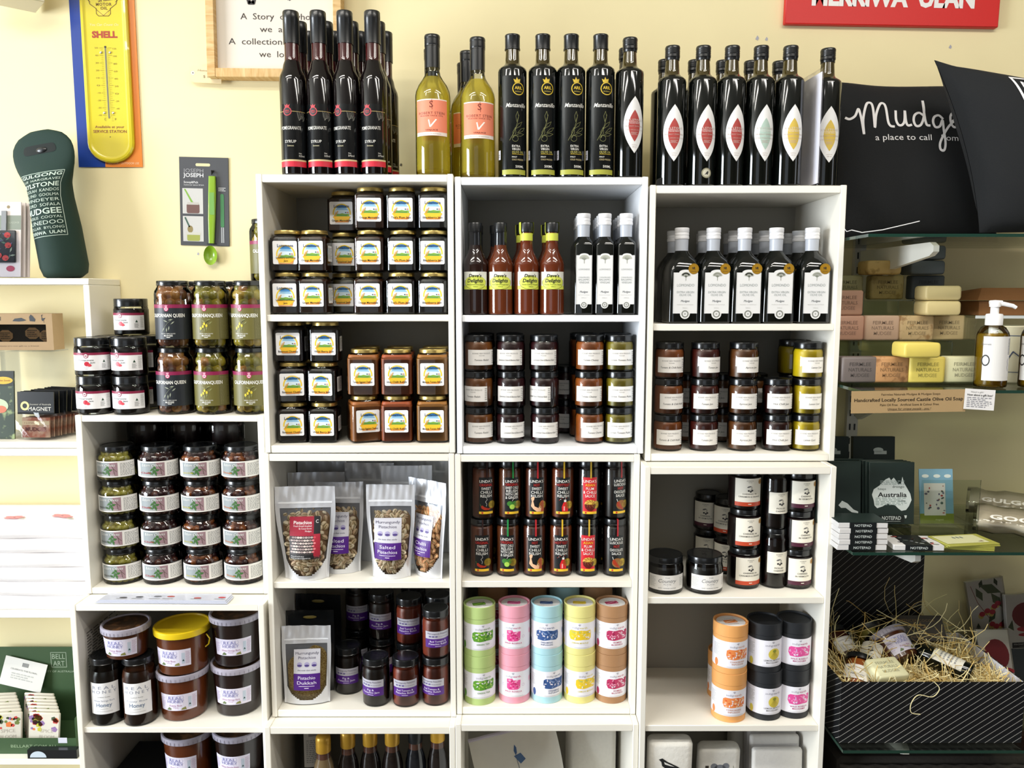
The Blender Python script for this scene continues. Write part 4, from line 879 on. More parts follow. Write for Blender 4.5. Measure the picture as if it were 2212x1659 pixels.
# ---- middle tower, upper shelf: hot sauces, balsamic vinegar
z = S['C1u']; g = 'hot sauce bottles with yellow oval labels'
for c, (px, k, rz, w1) in enumerate(((1025.5, 'worc', 1, 'dark brown worcestershire sauce bottle with black neck sleeve'), (1081, 'pine', 0, 'orange-red chilli pineapple sauce bottle with black neck sleeve'), (1137, 'pinetape', 20, 'red chilli sauce bottle with yellow seal tape, label turned right'), (1192, 'rustic', 4, 'red tomato sauce bottle with yellow seal tape, next to the vinegar'))):
    at(DV[k], 'sauce_bottle', px, z, 1.738, .2, w1, 'bottle', g, rz)
    at(DV[k], 'sauce_bottle', px-9, z, 1.80, .2, 'sauce bottle in shade behind the %s yellow-label sauce' % ('first second third fourth'.split()[c]), 'bottle', g, 10)
g = 'slim square balsamic vinegar bottles with white caps'
for c, px in enumerate((1260, 1305, 1351)):
    x0 = min(XP(px, z+.1, 1.735), .2535)
    for r in range(4):
        put('vinegar_bottle', LO['vin'], (x0+(.001*r), 1.735+.047*r, z+.0004), ('white-capped balsamic vinegar bottle in the front row, %s of three' % ('left', 'middle', 'right')[c]) if r == 0 else 'white-capped balsamic vinegar bottle standing behind the %s front one, row %s back' % (('left', 'middle', 'right')[c], ('', 'one', 'two', 'three')[r]), 'bottle', g, (0, -1, 1)[c])
# ---- middle tower, lower shelf: relish jars
z = S['C1l']; H = .081; g = 'black-lidded relish jars with plain white labels'
for c, (px, k, w1, rzs) in enumerate(((1031, 'tomrelish', 'brown tomato relish', (12, -22, 14)), (1103, 'onion', 'dark onion and beetroot relish, left stack', (18, -6, -8)), (1176, 'onion', 'dark onion and beetroot relish, right stack', (0, -36, -4)), (1273, 'chutney', 'orange tomato chutney', (20, -4, 0)), (1337, 'green', 'yellow-green tomato pickle', (2, 2, 4)))):
    for r in range(3):
        at(BON[k], 'relish_jar', px+(0, -1, 1)[(r+c) % 3], z+r*H, 1.757, H, 'black-lidded %s, %s of three' % (w1 if 'stack' in w1 else w1+' jar', ROW[3][r]), 'jar', g, rzs[r])
        if c != 2: at(BON[k], 'relish_jar', px+(8, -2, 0, -14, -14)[c], z+r*H, 1.835, H, 'black-lidded relish jar in shade behind the %s stack, %s' % (('tomato relish', 'left beetroot relish', '', 'tomato chutney', 'green pickle')[c], ROW[3][r]), 'jar', 'relish jars behind the stack %d' % (c+1), 25)
for r in range(2): at(BON['onion'], 'relish_jar', 1222, z+r*H, 1.89, H, 'dark relish jar at the back, between beetroot relish and tomato chutney, %s' % ROW[2][r], 'jar', 'dark relish jars in the gap', -20)
BX = (.305, .696)
# ---- right tower, upper shelf: square olive oil
z = S['D1u']; g = 'square olive oil bottles with white caps and gold seals'
for c, px in enumerate((1471, 1539, 1606, 1674, 1754)):
    w1 = 'leftmost,second from left,middle,fourth from left,rightmost'.split(',')[c]
    at(LO['oil'], 'olive_oil_bottle', px, z, 1.752, .206, 'white-capped square olive oil bottle with gold seal, %s in the front row' % w1, 'bottle', g, (5, 3, 3, 2, 1)[c])
    at(LO['oil'], 'olive_oil_bottle', px-17-c*2, z, 1.832, .206, 'white-capped square olive oil bottle in shade behind the %s one' % w1, 'bottle', g, 3)
    if c: at(LO['oil'], 'olive_oil_bottle', px-14-c*9, z, 1.911, .206, 'white-capped square olive oil bottle in the rear row, behind the %s two' % w1, 'bottle', g, 0)
# ---- right tower, lower shelf: jam and curd
z = S['D1l']; g = 'black-lidded relish jars with plain white labels'
for c, (px, k, w1, rzs) in enumerate(((1442, 'tomchilli', 'brown tomato and chilli relish', (0, 12, -2)), (1519, 'tomjam', 'dark red tomato jam', (2, 0, 22)), (1602, 'apricot', 'brown apricot jam', (2, -3, 18)), (1678, 'hot', 'dark hot chilli jam', (-2, 0, 0)), (1747, 'curd', 'bright yellow lemon curd', (0, 14, 18)))):
    n = 2 if c == 3 else 3
    for r in range(n):
        at(BON[k], 'relish_jar', px+(0, 2, 4)[r]*(1 if c != 3 else .5), z+r*H, 1.757, H, 'black-lidded %s jar, %s of %s' % (w1, ROW[n][r], 'two' if n == 2 else 'three'), 'jar', g, rzs[r])
        if c == 4: at(BON[k], 'relish_jar', px-36, z+r*H, 1.846, H, 'yellow lemon curd jar in shade behind the front curd stack, %s' % ROW[3][r], 'jar', 'lemon curd jars behind the front stack', 30)
for c, px in enumerate((1486, 1560, 1628)):
    for r in range(2): at(BON['apricot' if c else 'tomchilli'], 'relish_jar', px, z+r*H, 1.865, H, 'dark relish jar in shade right of the %s jars, %s' % (('tomato and chilli relish', 'tomato jam', 'apricot jam')[c], ROW[2][r]), 'jar', 'dark relish jars behind gap %d' % (c+1), -30)
BX = (-.113, .269)
# ---- middle tower: chilli sauces and tea tubes
z = S['C2u']; H = .1336; g = 'tall chilli relish and sauce jars with paper straps'
for c, (px, k, w1) in enumerate(((1041, 'original', 'original sweet chilli relish jar with black label'), (1097, 'lime', 'lime and ginger chilli relish jar with green strap'), (1154, 'hot', 'hot chilli relish jar with red strap and flexed arm'), (1211, 'hottest', 'hottest chilli relish jar with yellow strap and red bottle'), (1268, 'plum', 'plum and chilli sauce jar with red label'), (1327, 'choc', 'hot chocolate sauce jar with red strap'))):
    for r in range(2):
        back = c == 5 and r == 1
        at(LI[k], 'sauce_jar', px+(4 if r and not back else 0), z+r*H, 1.757+(.004 if back else 0), H, '%s, %s of two' % (w1, ROW[2][r]), 'jar', g, (14 if r else 2, 12 if r else -4, 2, 0, 0, 24 if r else 4)[c])
        at(LI[k], 'sauce_jar', px+(10, 5, 0, -5, -12, -20)[c], z+r*H, 1.835, H, 'chilli sauce jar in shade behind the %s, %s of two' % (w1.split(' jar')[0], ROW[2][r]), 'jar', g, 10)
z = S['C2l']; H = .1158; g = 'cardboard tea tubes with white labels'
for c, (px, k, rzs) in enumerate(((1027, 'green', (18, 16)), (1111, 'pink', (-4, -4)), (1181, 'blue', (26, -2)), (1252, 'yellow', (22, -4)), (1324, 'brown', (18, 15)))):
    for r in range(2):
        at(TU[k], 'tea_tube', px, z+r*H, 1.753 if c else 1.745, H, '%s cardboard tea tube, %s of two' % ({'green': 'light green', 'pink': 'pink', 'blue': 'pale blue', 'yellow': 'lemon yellow', 'brown': 'kraft brown'}[k], ROW[2][r]), 'tea tube', g, rzs[r])
        if c < 4: at(TU['brown' if c != 2 else 'blue'], 'tea_tube', px+38, z+r*H, 1.87, H, 'tea tube in deep shade behind the gap right of the %s tubes, %s' % (k, ROW[2][r]), 'tea tube', 'tea tubes behind the %s ones' % k, 10)
BX = (.296, .681)
# ---- right tower below: cherries, country chutney, tubes
z = S['D2u']; g = 'cherry jars with cream labels'
for r in range(3):
    at(CH['cinnamon'], 'cherry_jar', 1606-(0, -1, -2)[r], z+r*.0903, 1.735, .09, 'cherries in cinnamon and orange jar with orange band, %s of three' % ROW[3][r], 'jar', g, (9, 7, 3)[r])
    at(CH['vermouth'], 'cherry_jar', 1740+(-1, 2, 1)[r], z+r*.0883, 1.733, .088, 'cherries in vermouth jar with plum band, %s of three' % ROW[3][r], 'jar', g, (6, 13, 8)[r])
for r in range(2):
    at(CH['pickled'], 'cherry_jar', 1672+2*r, z+r*.1364, 1.731, .136, 'tall slim pickled cherries jar, %s of two' % ROW[2][r], 'jar', g, (6, 11)[r])
    at(CH['cinnamon'], 'cherry_jar', 1574, z+r*.0903, 1.826, .09, 'cherry jar in shade behind the cinnamon and orange stack, %s of two' % ROW[2][r], 'jar', g, -30)
at(CH['vermouth'], 'cherry_jar', 1529, z, 1.885, .088, 'cherry jar with seal at the back wall left of the cinnamon stack, lower', 'jar', g, -20)
at(CH['vermouth'], 'cherry_jar', 1529, z+.0883, 1.885, .088, 'cherry jar with seal at the back wall left of the cinnamon stack, upper', 'jar', g, -24)
for c, px in enumerate((1436, 1521)): at(CH['country'], 'chutney_jar', px, z, 1.708, .09, 'squat black-lidded date and almond chutney jar, %s of the pair' % ('left', 'right')[c], 'jar', 'squat date and almond chutney jars', (-2, 8)[c], sz=.89)
z = S['D2m']; H = .1123; g = 'cardboard tea tubes with white labels'
for c, (px, k, w1) in enumerate(((1574, 'orange', 'orange cardboard tea tube'), (1650.5, 'lemonmac', 'black lemon myrtle macadamia tube with yellow fruit'), (1733, 'rosemac', 'black wild rosella macadamia tube with pink print'))):
    for r in range(2): at(TU[k], 'tea_tube', px+(0, 3)[r]*(1 if c == 0 else 0), z+r*H, 1.702 if c == 0 else 1.710+.008*(c-1), H, w1+', %s of two' % ROW[2][r], 'tea tube', g, ((4, 12), (14, 14), (8, 4))[c][r])
at(TU['orange'], 'tea_tube', 1564, z, 1.795, H, 'orange cardboard tea tube standing alone behind the orange pair', 'tea tube', g, -8)
BX = (-.5345, -.1395)
# ---- left tower below: pistachio jars
z = S['B2l']; H = .1123; g = 'black-lidded fig jam and tomato relish jars with purple labels'
for px, k, Y, rz, lv, w1 in ((753, 'fig', 1.80, 0, 0, 'fig jam jar beside the dukkah pouch'), (813, 'fig', 1.744, -16, 0, 'fig jam jar in the front row, label turned left'), (877, 'tomato', 1.742, 2, 0, 'red tomato relish jar in the centre of the front row'), (941, 'tomato', 1.748, -14, 0, 'red tomato relish jar at the right end of the front row'),
     (941, 'tomato', 1.752, 16, 1, 'bright red tomato relish jar on top at the right'), (826, 'fig', 1.85, 0, 0, 'fig jam jar in the second row, lower'), (824, 'fig', 1.85, 0, 1, 'fig jam jar in the second row, upper'), (885, 'tomato', 1.822, 0, 0, 'tomato relish jar in the second row, lower'), (884, 'tomato', 1.822, 0, 1, 'tomato relish jar in the second row, upper'),
     (945, 'tomato', 1.832, 0, 0, 'tomato relish jar in the second row at the right, lower'), (946, 'tomato', 1.832, 0, 1, 'tomato relish jar in the second row at the right, upper'), (774, 'fig', 1.90, 0, 0, 'fig jam jar in the darkest back corner, lower'), (774, 'fig', 1.90, 0, 1, 'fig jam jar in the darkest back corner, upper'), (893, 'fig', 1.906, 0, 0, 'fig jam jar at the back behind tomato relish, lower'), (893, 'fig', 1.906, 0, 1, 'fig jam jar at the back behind tomato relish, upper')):
    at(MU[k], 'jam_jar', px, z+lv*H, Y, H, 'purple-label '+w1, 'jar', g, rz)
BX = (-.5405, -.14)
# ---- gold-capped bottles on the lowest shelf (tops in view)
z = S['B3']; g = 'bottles with rounded caps on the lowest shelf'
for c, (px, k) in enumerate(((698, 'pale'), (751, 'gold'), (799, 'gold'), (847, 'gold'), (897, 'black'), (945, 'gold'))):
    hz = (1612, 1608, 1605, 1604, 1598, 1598)[c]; Y = 1.705+(0, .02, .028, .03, .04, .045)[c]
    at(GB[k], 'capped_bottle', px, z, Y, .56, '%s bottle on the lowest shelf, %s from the left' % (('gold-capped pale' if k == 'pale' else 'gold-capped dark') if k != 'black' else 'black-capped', 'first second third fourth fifth sixth'.split()[c]), 'bottle', g)
mb = MB(); mb.lathe([(38, .4), (40, 4), (40, 262), (34, 276), (18, 290), (16, 299)], DARKG, 28); bb = mb.mesh('glass_bottle'); a = Art().rect(-26, -50, 26, 50, C('c9c6c0'), 0).rect(-14, 28, 16, 42, C('8a8884'), 1).lines(-20, -40, 22, 20, 12, GREY, 1)
at([('glass_bottle', bb, []), label_parts(a, CYL(40, 210), 40)], 'wine_bottle', 672, z, 1.83, .5, 'large dark bottle with grey label in the back left of the lowest shelf', 'bottle', rz=25)
BX = (-.969, -.573)
# ---- olives and pomegranate jam on the far-left tower
z = S['A1']; H = .0813; g = 'jars of marinated olives'
kinds = (('green', 'dark', 'mix', 'orange'),)*4
for c, (p0, p1) in enumerate(((264, 254), (353, 344), (441, 434), (528, 522))):
    for r in range(4):
        k = ('green', 'dark', 'mix', 'orange')[c]
        at(ED[k][r % 2], 'olive_jar', p0+(p1-p0)*r/3, z+r*H, 1.812, H, 'squat jar of %s olives, %s row' % (('plain green', 'dark chilli', 'dark lemon and garlic', 'dark orange-marinated')[c], ROW[4][r]), 'jar', g, ((-4, -8, -6, -10), (2, 4, 0, 4), (0, -6, -8, 3), (-4, -8, -8, -6))[c][r])
for c, px in enumerate((318, 404, 486)):
    for r in range(5): at(ED['dark'][0], 'olive_jar', px, z+r*.0765, 1.922, H, 'dark olive jar in shade behind the front olives, %s back stack, level %s' % (('left', 'middle', 'right')[c], ('one', 'two', 'three', 'four', 'five')[r]), 'jar', 'olive jars in the %s back stack' % ('left', 'middle', 'right')[c], 180).scale = (1, 1, .94)
BX = None
z = S['Atop']; H = .0868; g = 'pomegranate jam jars'
for c, (p0, p1) in enumerate(((205, 201), (283, 280))):
    for r in range(2): at(POM, 'jam_jar', (p0, p1)[r], z+r*H, 1.792, H, 'pomegranate jam jar in the front, %s stack, %s of two' % (('left', 'right')[c], ROW[2][r]), 'jar', g, ((-4, 6), (-12, -16))[c][r])
for c, px in enumerate((244, 318)):
    for r in range(2): at(POM, 'jam_jar', px, z+r*H, 1.873, H, 'pomegranate jam jar in the second row, %s stack, %s of two' % (('left', 'right')[c], ROW[2][r]), 'jar', g, -40)
at(POM, 'jam_jar', 284, z+2*H, 1.885, H, 'single pomegranate jam jar on top of the others', 'jar', g, -14)
g = 'tall jars of large table olives'; H = .1503
for c, (p0, p1, k) in enumerate(((379, 376, 'black'), (460, 456, 'green'), (544, 540, 'green'))):
    for r in range(2):
        at(QU[(k, (c+r) % (2 if k == 'black' else 3))], 'olive_jar', (p0, p1)[r], z+r*H, 1.80, H, 'tall big-olive jar with %s, %s of two' % (('navy label', 'green label beside the navy', 'green label half hidden')[c], ROW[2][r]), 'jar', g, ((0, 0), (-5, 0), (10, -14))[c][r])
        if c < 2: at(QU[('green', 0)], 'olive_jar', (412, 500)[c], z+r*H, 1.886, H, 'tall olive jar in shade behind the front ones, %s stack, %s' % (('left', 'right')[c], ROW[2][r]), 'jar', 'tall olive jars in the %s back stack' % ('left', 'right')[c], 30)
at(QU[('green', 1)], 'olive_jar', 577, z+2*H, 1.948, H, 'tall olive jar on the third level, only its edge beside the left tower', 'jar', g, 20)
at(QU[('green', 1)], 'olive_jar', 577, z, 1.948, H, 'tall olive jar hidden behind the left tower, lower', 'jar', g, 20); at(QU[('green', 1)], 'olive_jar', 577, z+H, 1.948, H, 'tall olive jar hidden behind the left tower, upper', 'jar', g, 20)
BX = (-.975, -.567)
# ---- honey
z = S['A2u']
at(HJ['bark'], 'honey_jar', 218, z, 1.735, .158, 'dark stringybark honey jar with white label, left of the pair', 'jar', 'tall honey jars', 12)
at(HJ['fuzzy'], 'honey_jar', 302, z, 1.733, .158, 'amber honey jar with white label, right of the pair', 'jar', 'tall honey jars', 14)
g = 'plastic honey tubs'
at(HT['small'], 'honey_tub', 273, z+.1585, 1.738, .1, 'small honey tub standing on the two honey jars', 'tub', g, -2)
at(HT['big'], 'honey_tub', 397, z, 1.768, .142, 'amber honey tub with clear lid under the yellow-lidded one', 'tub', g, 6)
at(HT['yellow'], 'honey_tub', 395, z+.1136, 1.765, .142, 'honey tub with a bright yellow lid', 'tub', g, -6)
at(HT['bark'], 'honey_tub', 514, z, 1.79, .142, 'dark honey tub in the right corner, lower of two', 'tub', g, 4)
at(HT['bark'], 'honey_tub', 511, z+.1196, 1.79, .142, 'dark honey tub in the right corner, upper of two', 'tub', g, 8)
z = S['A2u']-.015-.030-.119
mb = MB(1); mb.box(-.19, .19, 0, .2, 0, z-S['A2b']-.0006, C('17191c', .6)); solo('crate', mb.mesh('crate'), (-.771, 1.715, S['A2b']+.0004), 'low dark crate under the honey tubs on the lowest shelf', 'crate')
at(HT['big'], 'honey_tub', 408, z, 1.785, .142, 'amber honey tub on the lowest shelf, left of two', 'tub', g, -8)
at(HT['bark'], 'honey_tub', 517, z, 1.785, .142, 'dark honey tub on the lowest shelf, right of two', 'tub', g, -3)
BX = None
# printed notice taped to the inner left side, clear sleeves lying in front of the olives
a = Art().rect(-80, -105, 80, 105, C('d8d4ca', .5), 0).lines(-72, -80, 74, 95, 26, C('6b6763'), 1, fill=.4)
o = solo('notice', a.build('notice', lambda u, v, l: (.2+l, u, v)), (-.9748, 1.80, ZP(1420, 1.8)), 'printed notice taped inside the honey shelf on its left side', 'notice')
pm = MB()
for i in range(3): pm.box(-150+4*i, 148-3*i, -22+2*i, 20+2*i, .3+2.2*i, 2.2+2.2*i, C('c6c9d6', .25, coat=.3))
a = Art()
for i, (x, c_) in enumerate(((-95, '4a4a4e'), (-60, '4a4a4e'), (10, 'b04a40'), (74, 'b04a4a'), (128, 'c03a40'), (-20, '6a6a70'))): a.ell(x, (i % 3)*4-4, 9, 4, C(c_), 1, n=8); a.rect(x-14, -10, x+10, -8, GREY, 1)
put('leaflet_stack', [('clear_sleeves', pm.mesh('clear_sleeves'), []), ('leaflet_print', a.build('leaflet_print', lambda u, v, l: (u, v, 6.9+l)), [])], (XP(360, a1b, 1.72), 1.7165, a1b-.0013), 'clear plastic leaflet sleeves lying on the ledge under the olives', 'leaflet stack', rz=-1)
# ================================================================== pouches
FOIL = C('dfe1e6', .3, metal=.45); FOIL_SHADE = C('a4a8b0', .35, metal=.6); FILM = GL('fcfcfc', .7, .05)  # second, darker foil has the shade of the pouch backs in its colour
def sm(t): t = min(1, max(0, t)); return t*t*(3-2*t)
def pouch_fn(W, Wb, H, T, top=.80, wav=2.0, ph=0):
    def front(u, v, side=-1):
        w_ = (Wb+(W-Wb)*sm(v*1.3))/2
        t = T*(.75+.25*sm(v/.2)) if v < .2 else T*(1-sm((v-.2)/(top-.2)))+.8
        q = max(0, 1-(u/.9)**2)**.75
        y = side*(t*.5*q+.5)+wav*sin(v*7+u*2.2+ph)*sm(v)+.9*sin(u*11+v*17+ph*3)*sm((v-.72)/.2)+.5*sin(u*23-v*9+ph)*sm((v-.72)/.2)
        return (u*w_, y, v*H)
    return front
def pouch(W, Wb, H, T, nuts, artfn, solid=None, seed=1, fillv=.70, dark=False):
    f = pouch_fn(W, Wb, H, T, ph=seed)
    def region(u, v):
        u = u*2-1
        return FOIL if (abs(u) > .84 or v > .765 or v < .05+.27*abs(u)**2.6) else FILM
    mb = MB(); mb.grid(lambda a, b: f(a*2-1, b), 52, 56, FOIL, region if not dark else None)
    front = mb.mesh('front_film', 60)
    mb = MB(); mb.grid(lambda a, b: f(1-a*2, b, 1), 20, 20, FOIL_SHADE)
    mb.loft([[f(a/10-1, 0) for a in range(21)], [f(a/10-1, 0, 1) for a in range(21)]], FOIL_SHADE, False, False, False)
    parts = [('front_film', front, []), ('back_film', mb.mesh('back_film', 60), [])]
    z_ = MB(); z_.grid(lambda a, b: (lambda p: (p[0], p[1]-.5, p[2]))(f((a*2-1)*.9, .815+b*.02)), 16, 1, C('e4e6ea', .3)); parts.append(('zip_seal', z_.mesh('zip_seal'), []))
    if not dark:
        r = random.Random(seed)
        mb = MB(); mb.grid(lambda a, b: (lambda p: (p[0], min(p[1]+9, 3), p[2]))(f((a*2-1)*.82, .03+b*(fillv-.02))), 12, 12, solid or C('8a6c4c', .8)); parts.append(('filling', mb.mesh('filling', 70), [], {'kind': 'stuff'}))
        if nuts:
            j = 0; z = .075
            while z < fillv:
                n = 7
                for i in range(n):
                    u = -.78+1.56*(i+.5+.5*(j % 2))/(n+.5)+r.uniform(-.04, .04)
                    if z < .07+.27*abs(u)**2.6: continue
                    p = f(u, z+r.uniform(-.012, .012)); parts.append(('pistachio', nuts[(i+j*3) % len(nuts)], [], {'loc': (p[0]/1000, (p[1]+7.6)/1000, p[2]/1000), 'rot': (r.uniform(-.4, .4), r.uniform(-3, 3), r.uniform(-.4, .4))}))
                z += .052; j += 1
    if artfn:
        a, z0, u0 = artfn
        def mp(u, v, l): 
            zz = (z0+v)/H; w_ = (Wb+(W-Wb)*sm(zz*1.3))/2; p = f((u0+u)/w_, zz); return (p[0], p[1]-.7-l, p[2])
        parts.append(('label', a.build('label', mp, 0, 0, 6, dv=7), [('lettering', a.build('lettering', mp, 1, 99, 6, dv=7), [])]))
    return parts
def nut(hexc):
    mb = MB(); mb.ellipsoid((0, 0, 0), 8.8, 5, 6, C(hexc, .6, noise=.12, nscale=120), 9, 6); i = len(mb.v)
    mb.ellipsoid((0, -3.6, .5), 6.6, 1.8, 1.3, C('8a7a4a', .7), 7, 4); return mb.mesh('pistachio', 80)
NUTS = [nut('e8d6b4'), nut('dcc49c'), nut('f0e2c4'), nut('d2b492')]; NUTC = [nut('e0ac7a'), nut('d89a66'), nut('e6b888')]
def purple_label(w_, t1, t2, big=False):
    a = Art(); a.rect(-w_, -46, w_, 46, C('c9c8d0', .4), 0); a.rect(-w_, -46, w_, -8, PURP, 1); g = C('55526a'); W = C('e8e2f2')
    a.text('Murrungundy', 0, 37, 1.75*w_, 6, g, 2); a.text('Pistachios', 0, 27, 1.3*w_, 6, g, 2)
    for i in range(3): x = (-.55+i*.55)*w_; a.ell(x, 12, w_*.2, 5.5, C('a39cc0'), 2, n=12); a.ell(x, 10, w_*.18, 2.4, C('4a3a7c'), 3, n=12)
    a.text('the nuts that smile', 0, 0, 1.4*w_, 3, g, 2, shear=.25); a.text(t1, 0, -17, min(1.3*w_, 6*len(t1)), 7, W, 2); a.text(t2, 0, -28, 1.45*w_, 7, W, 2); a.rect(-.6*w_, -36.4, .6*w_, -35.4, W, 2); a.rect(-5, -41, 5, -39.6, W, 2)
    return a
def red_label():
    a = Art(); w_ = 34; a.rect(-w_, -46, w_, 46, C('3a3434', .45), 0); a.rect(-w_, 4, 20, 46, C('9c1c34', .45), 1); a.rect(20, 8, w_, 46, INK, 1); a.rect(20, -40, w_, 8, C('b0283c'), 1)
    W = C('eeeae8'); a.text('Pistachios', 15, 33, 40, 7, W, 2, al='r', bold=.012); a.text('Fresh Dried Unsalted', 15, 25.5, 40, 3.6, W, 2, al='r'); a.text('By Consul Grove', 15, 20, 28, 3.2, W, 2, al='r'); a.text('Mudgee', 15, 14.6, 14, 3.2, W, 2, al='r'); a.text('C', 27, 35, 6, 7, W, 2)
    r = random.Random(3)
    for j in range(6):
        for i in range(9):
            x = -29+i*6+(j % 2)*3; y = -30+j*6.2
            if x < 33: a.ell(x, y, 3.2, 2.2, C(r.choice(['b9a8a4', '9c8a88', 'd0c2ba'] if x < 18 else ['d84a58', 'b8303e', 'e88a90'])), 2, n=8)
    a.rect(-w_, -46, 20, -36, INK, 3); a.text('Phone 02 6372 0212', -30, -39.5, 30, 2.4, W, 4, al='l'); a.text('Email consulgrove@gmail.com', -30, -43.4, 44, 2.4, W, 4, al='l'); a.text('250g', 27, -41, 11, 3.6, C('d84a58'), 4)
    return a
BX = None
z = S['B2u']+.0005; g = 'foil stand-up pouches of pistachios'
pq = [pouch(134, 98, 212, 58, NUTS, (red_label(), 98, 0), seed=1, fillv=.76), pouch(112, 92, 212, 52, NUTS, (purple_label(29, 'Salted', 'Pistachios'), 96, -6), seed=4, fillv=.74), pouch(110, 86, 214, 52, NUTS, (purple_label(31, 'Salted', 'Pistachios'), 92, -6), seed=2, fillv=.70), pouch(112, 88, 222, 50, NUTC, (purple_label(29, 'Chilli', 'Pistachios'), 96, -4), seed=6, fillv=.75)]
def pp(i, px, Y, rz, label, sc=None, rx=0):
    return put('pistachio_pouch', pq[i], (max(XP(px, z+.1, Y), -.5345+(.0685 if i == 0 else .058)), Y, z), label, 'pouch', g, rot=(radians(rx), 0, radians(rz)), scale=sc)
pp(0, 643, 1.733, 3, 'foil pistachio pouch with a red label, front left')
pp(0, 648, 1.838, 4, 'foil pistachio pouch tucked behind the red-label one', (1, 1, 1.04))
pp(1, 734, 1.775, 2, 'foil salted pistachio pouch with purple label, in shade behind the red-label one')
pp(2, 845, 1.742, 0, 'bright foil salted pistachio pouch with purple label, centre front')
pp(3, 924, 1.752, -38, 'foil chilli pistachio pouch turned to the left, right end')
dp = pouch(120, 96, 226, 46, None, None, seed=3, dark=True)
for i, (px, Y, rz) in enumerate(((640, 1.912, 3), (800, 1.856, -3), (880, 1.835, 4), (745, 1.925, 0), (835, 1.918, 3), (930, 1.915, -3))):
    put('foil_pouch', dp, (min(max(XP(px, z+.1, Y), -.47), -.205), Y, z), 'plain foil pouch in deep shade at the back, %s of six counting forward to back' % ['first', 'second', 'third', 'fourth', 'fifth', 'sixth'][i], 'pouch', 'shaded foil pouches behind the pistachios', rz, scale=(1, .72, (1.04, 1.06, 1.05, 1.1, 1.1, 1.1, 1.13)[i]))
z = S['B2l']+.0005
dk = pouch(112, 104, 180, 34, None, (purple_label(30, 'Pistachio', 'Dukkah'), 80, 2), solid=SPECK('8a6a30', 'b8a060', 420, .5, .8), seed=8, fillv=.80)
put('dukkah_pouch', dk, (XP(662, z+.09, 1.735), 1.735, z+.002), 'silver foil pouch of pistachio dukkah with purple label', 'pouch', rot=(radians(-3), 0, radians(3)))
bk = MB(); f_ = pouch_fn(112, 104, 200, 30, ph=2); BF = C('1a1c1e', .25, coat=.3); bk.grid(lambda a, b: f_(a*2-1, b), 18, 18, BF); bk.grid(lambda a, b: f_(1-a*2, b, 1), 18, 18, BF); bkm = bk.mesh('pouch_film', 60)
hm = MB(); hm.ellipsoid((0, -2, 184), 16, 1.2, 4, C('8a7a3a', .4), 12, 6); hmm = hm.mesh('tear_hole')
for i, (px, Y, s_) in enumerate(((672, 1.79, 1.0), (690, 1.86, 1.06))): put('dukkah_pouch', [('pouch_film', bkm, []), ('hang_hole', hmm, [])], (XP(px, z+.09, Y), Y, z), 'black pouch in shade behind the dukkah, %s one' % ('nearer', 'farther')[i], 'pouch', 'black pouches behind the dukkah', rz=(4, -3)[i], scale=(1, 1, s_))

# ================================================================== lowest shelves: calico pouch, towels
CAL = C('e4e0d4', .85, noise=.05, nscale=30, bump=.25)
f_ = pouch_fn(235, 215, 250, 62, top=.97, wav=5, ph=1); mb = MB(); mb.grid(lambda a, b: f_(a*2-1, b), 22, 22, CAL); mb.grid(lambda a, b: f_(1-a*2, b, 1), 22, 22, CAL); body = mb.mesh('pouch_body', 60)
mb = MB(); mb.tube([f_(-1+a/8, 1)[:2]+(252,) for a in range(17)], 4.5, C('c9c2d0', .7), 6); zp = mb.mesh('zip')
a = Art().poly([(0, 12), (4, 4), (3, -8), (-1, -13), (-4, -2)], C('3f5f8c'), 1).poly([(-6, -14), (12, -10), (22, -26), (8, -34)], C('4a6a94'), 1).line([(-1, -13), (4, -60)], 1.2, C('4a5a70'), 1)
mp = lambda u, v, l: (lambda p: (p[0], p[1]-.6-l, p[2]))(f_(u/112, (205+v)/250))
put('calico_pouch', [('pouch_body', body, []), ('zip', zp, []), ('feather_print', a.build('feather_print', mp, 1, 9, 5, dv=6), [])], (.05, 1.765, S['C3']+.026), 'cream calico zip pouch with a blue feather print, tilted on the lowest shelf', 'zip pouch', rot=(radians(-6), radians(-13), 0), scale=(.9, 1, .93))
TOW = C('dcd9d0', .95, sheen=.3, noise=.06, nscale=120, bump=.5)
mb = MB(); mb.rbox(60, 50, 262, 14, TOW, cz=8); put('folded_cloth', [('cloth', mb.mesh('cloth'), [])], (.198, 1.88, S['C3']+.0005), 'folded beige cloth behind the calico zip pouch', 'cloth')
z = S['D2b']+.0005
def towel(name, w_, d_, h_, px, Y, label, art=None, lean=0, rz=0):
    mb = MB(); mb.rbox(w_, d_, h_, 14, TOW, cz=8); ps = [('towel_body', mb.mesh('towel_body', 60), [])]
    if art: ps.append(('print', art.build('print', FLAT(d_+.3, h_-60)), []))
    return put(name, ps, (XP(px, z+h_/2000, Y), Y, z+abs(lean)*.0006), label, 'towel', 'white towels on the lowest shelf', rot=(radians(lean), 0, radians(rz)))
B_ = C('1e2022'); m_ = Art().poly([(-28, 22), (-20, 25), (-8, 16), (12, 6), (30, -6), (28, -9), (10, -4), (-8, -4), (-20, 6), (-22, 16)], B_, 1).poly([(-16, 16), (-4, 10), (8, 4), (-2, 6), (-14, 10)], C('e4e2da'), 2).line([(-4, -4), (-6, -12)], 1, B_, 1).line([(4, -4), (4, -12)], 1, B_, 1).line([(-18, -16), (20, -8)], 3, C('4a4038'), 1).text('Australian Magpie', 0, -38, 70, 7, C('8a8570'), 1, shear=.25)
towel('bath_towel', 50, 22, 258, 1441, 1.70, 'folded white towel with a magpie print', m_, 4)
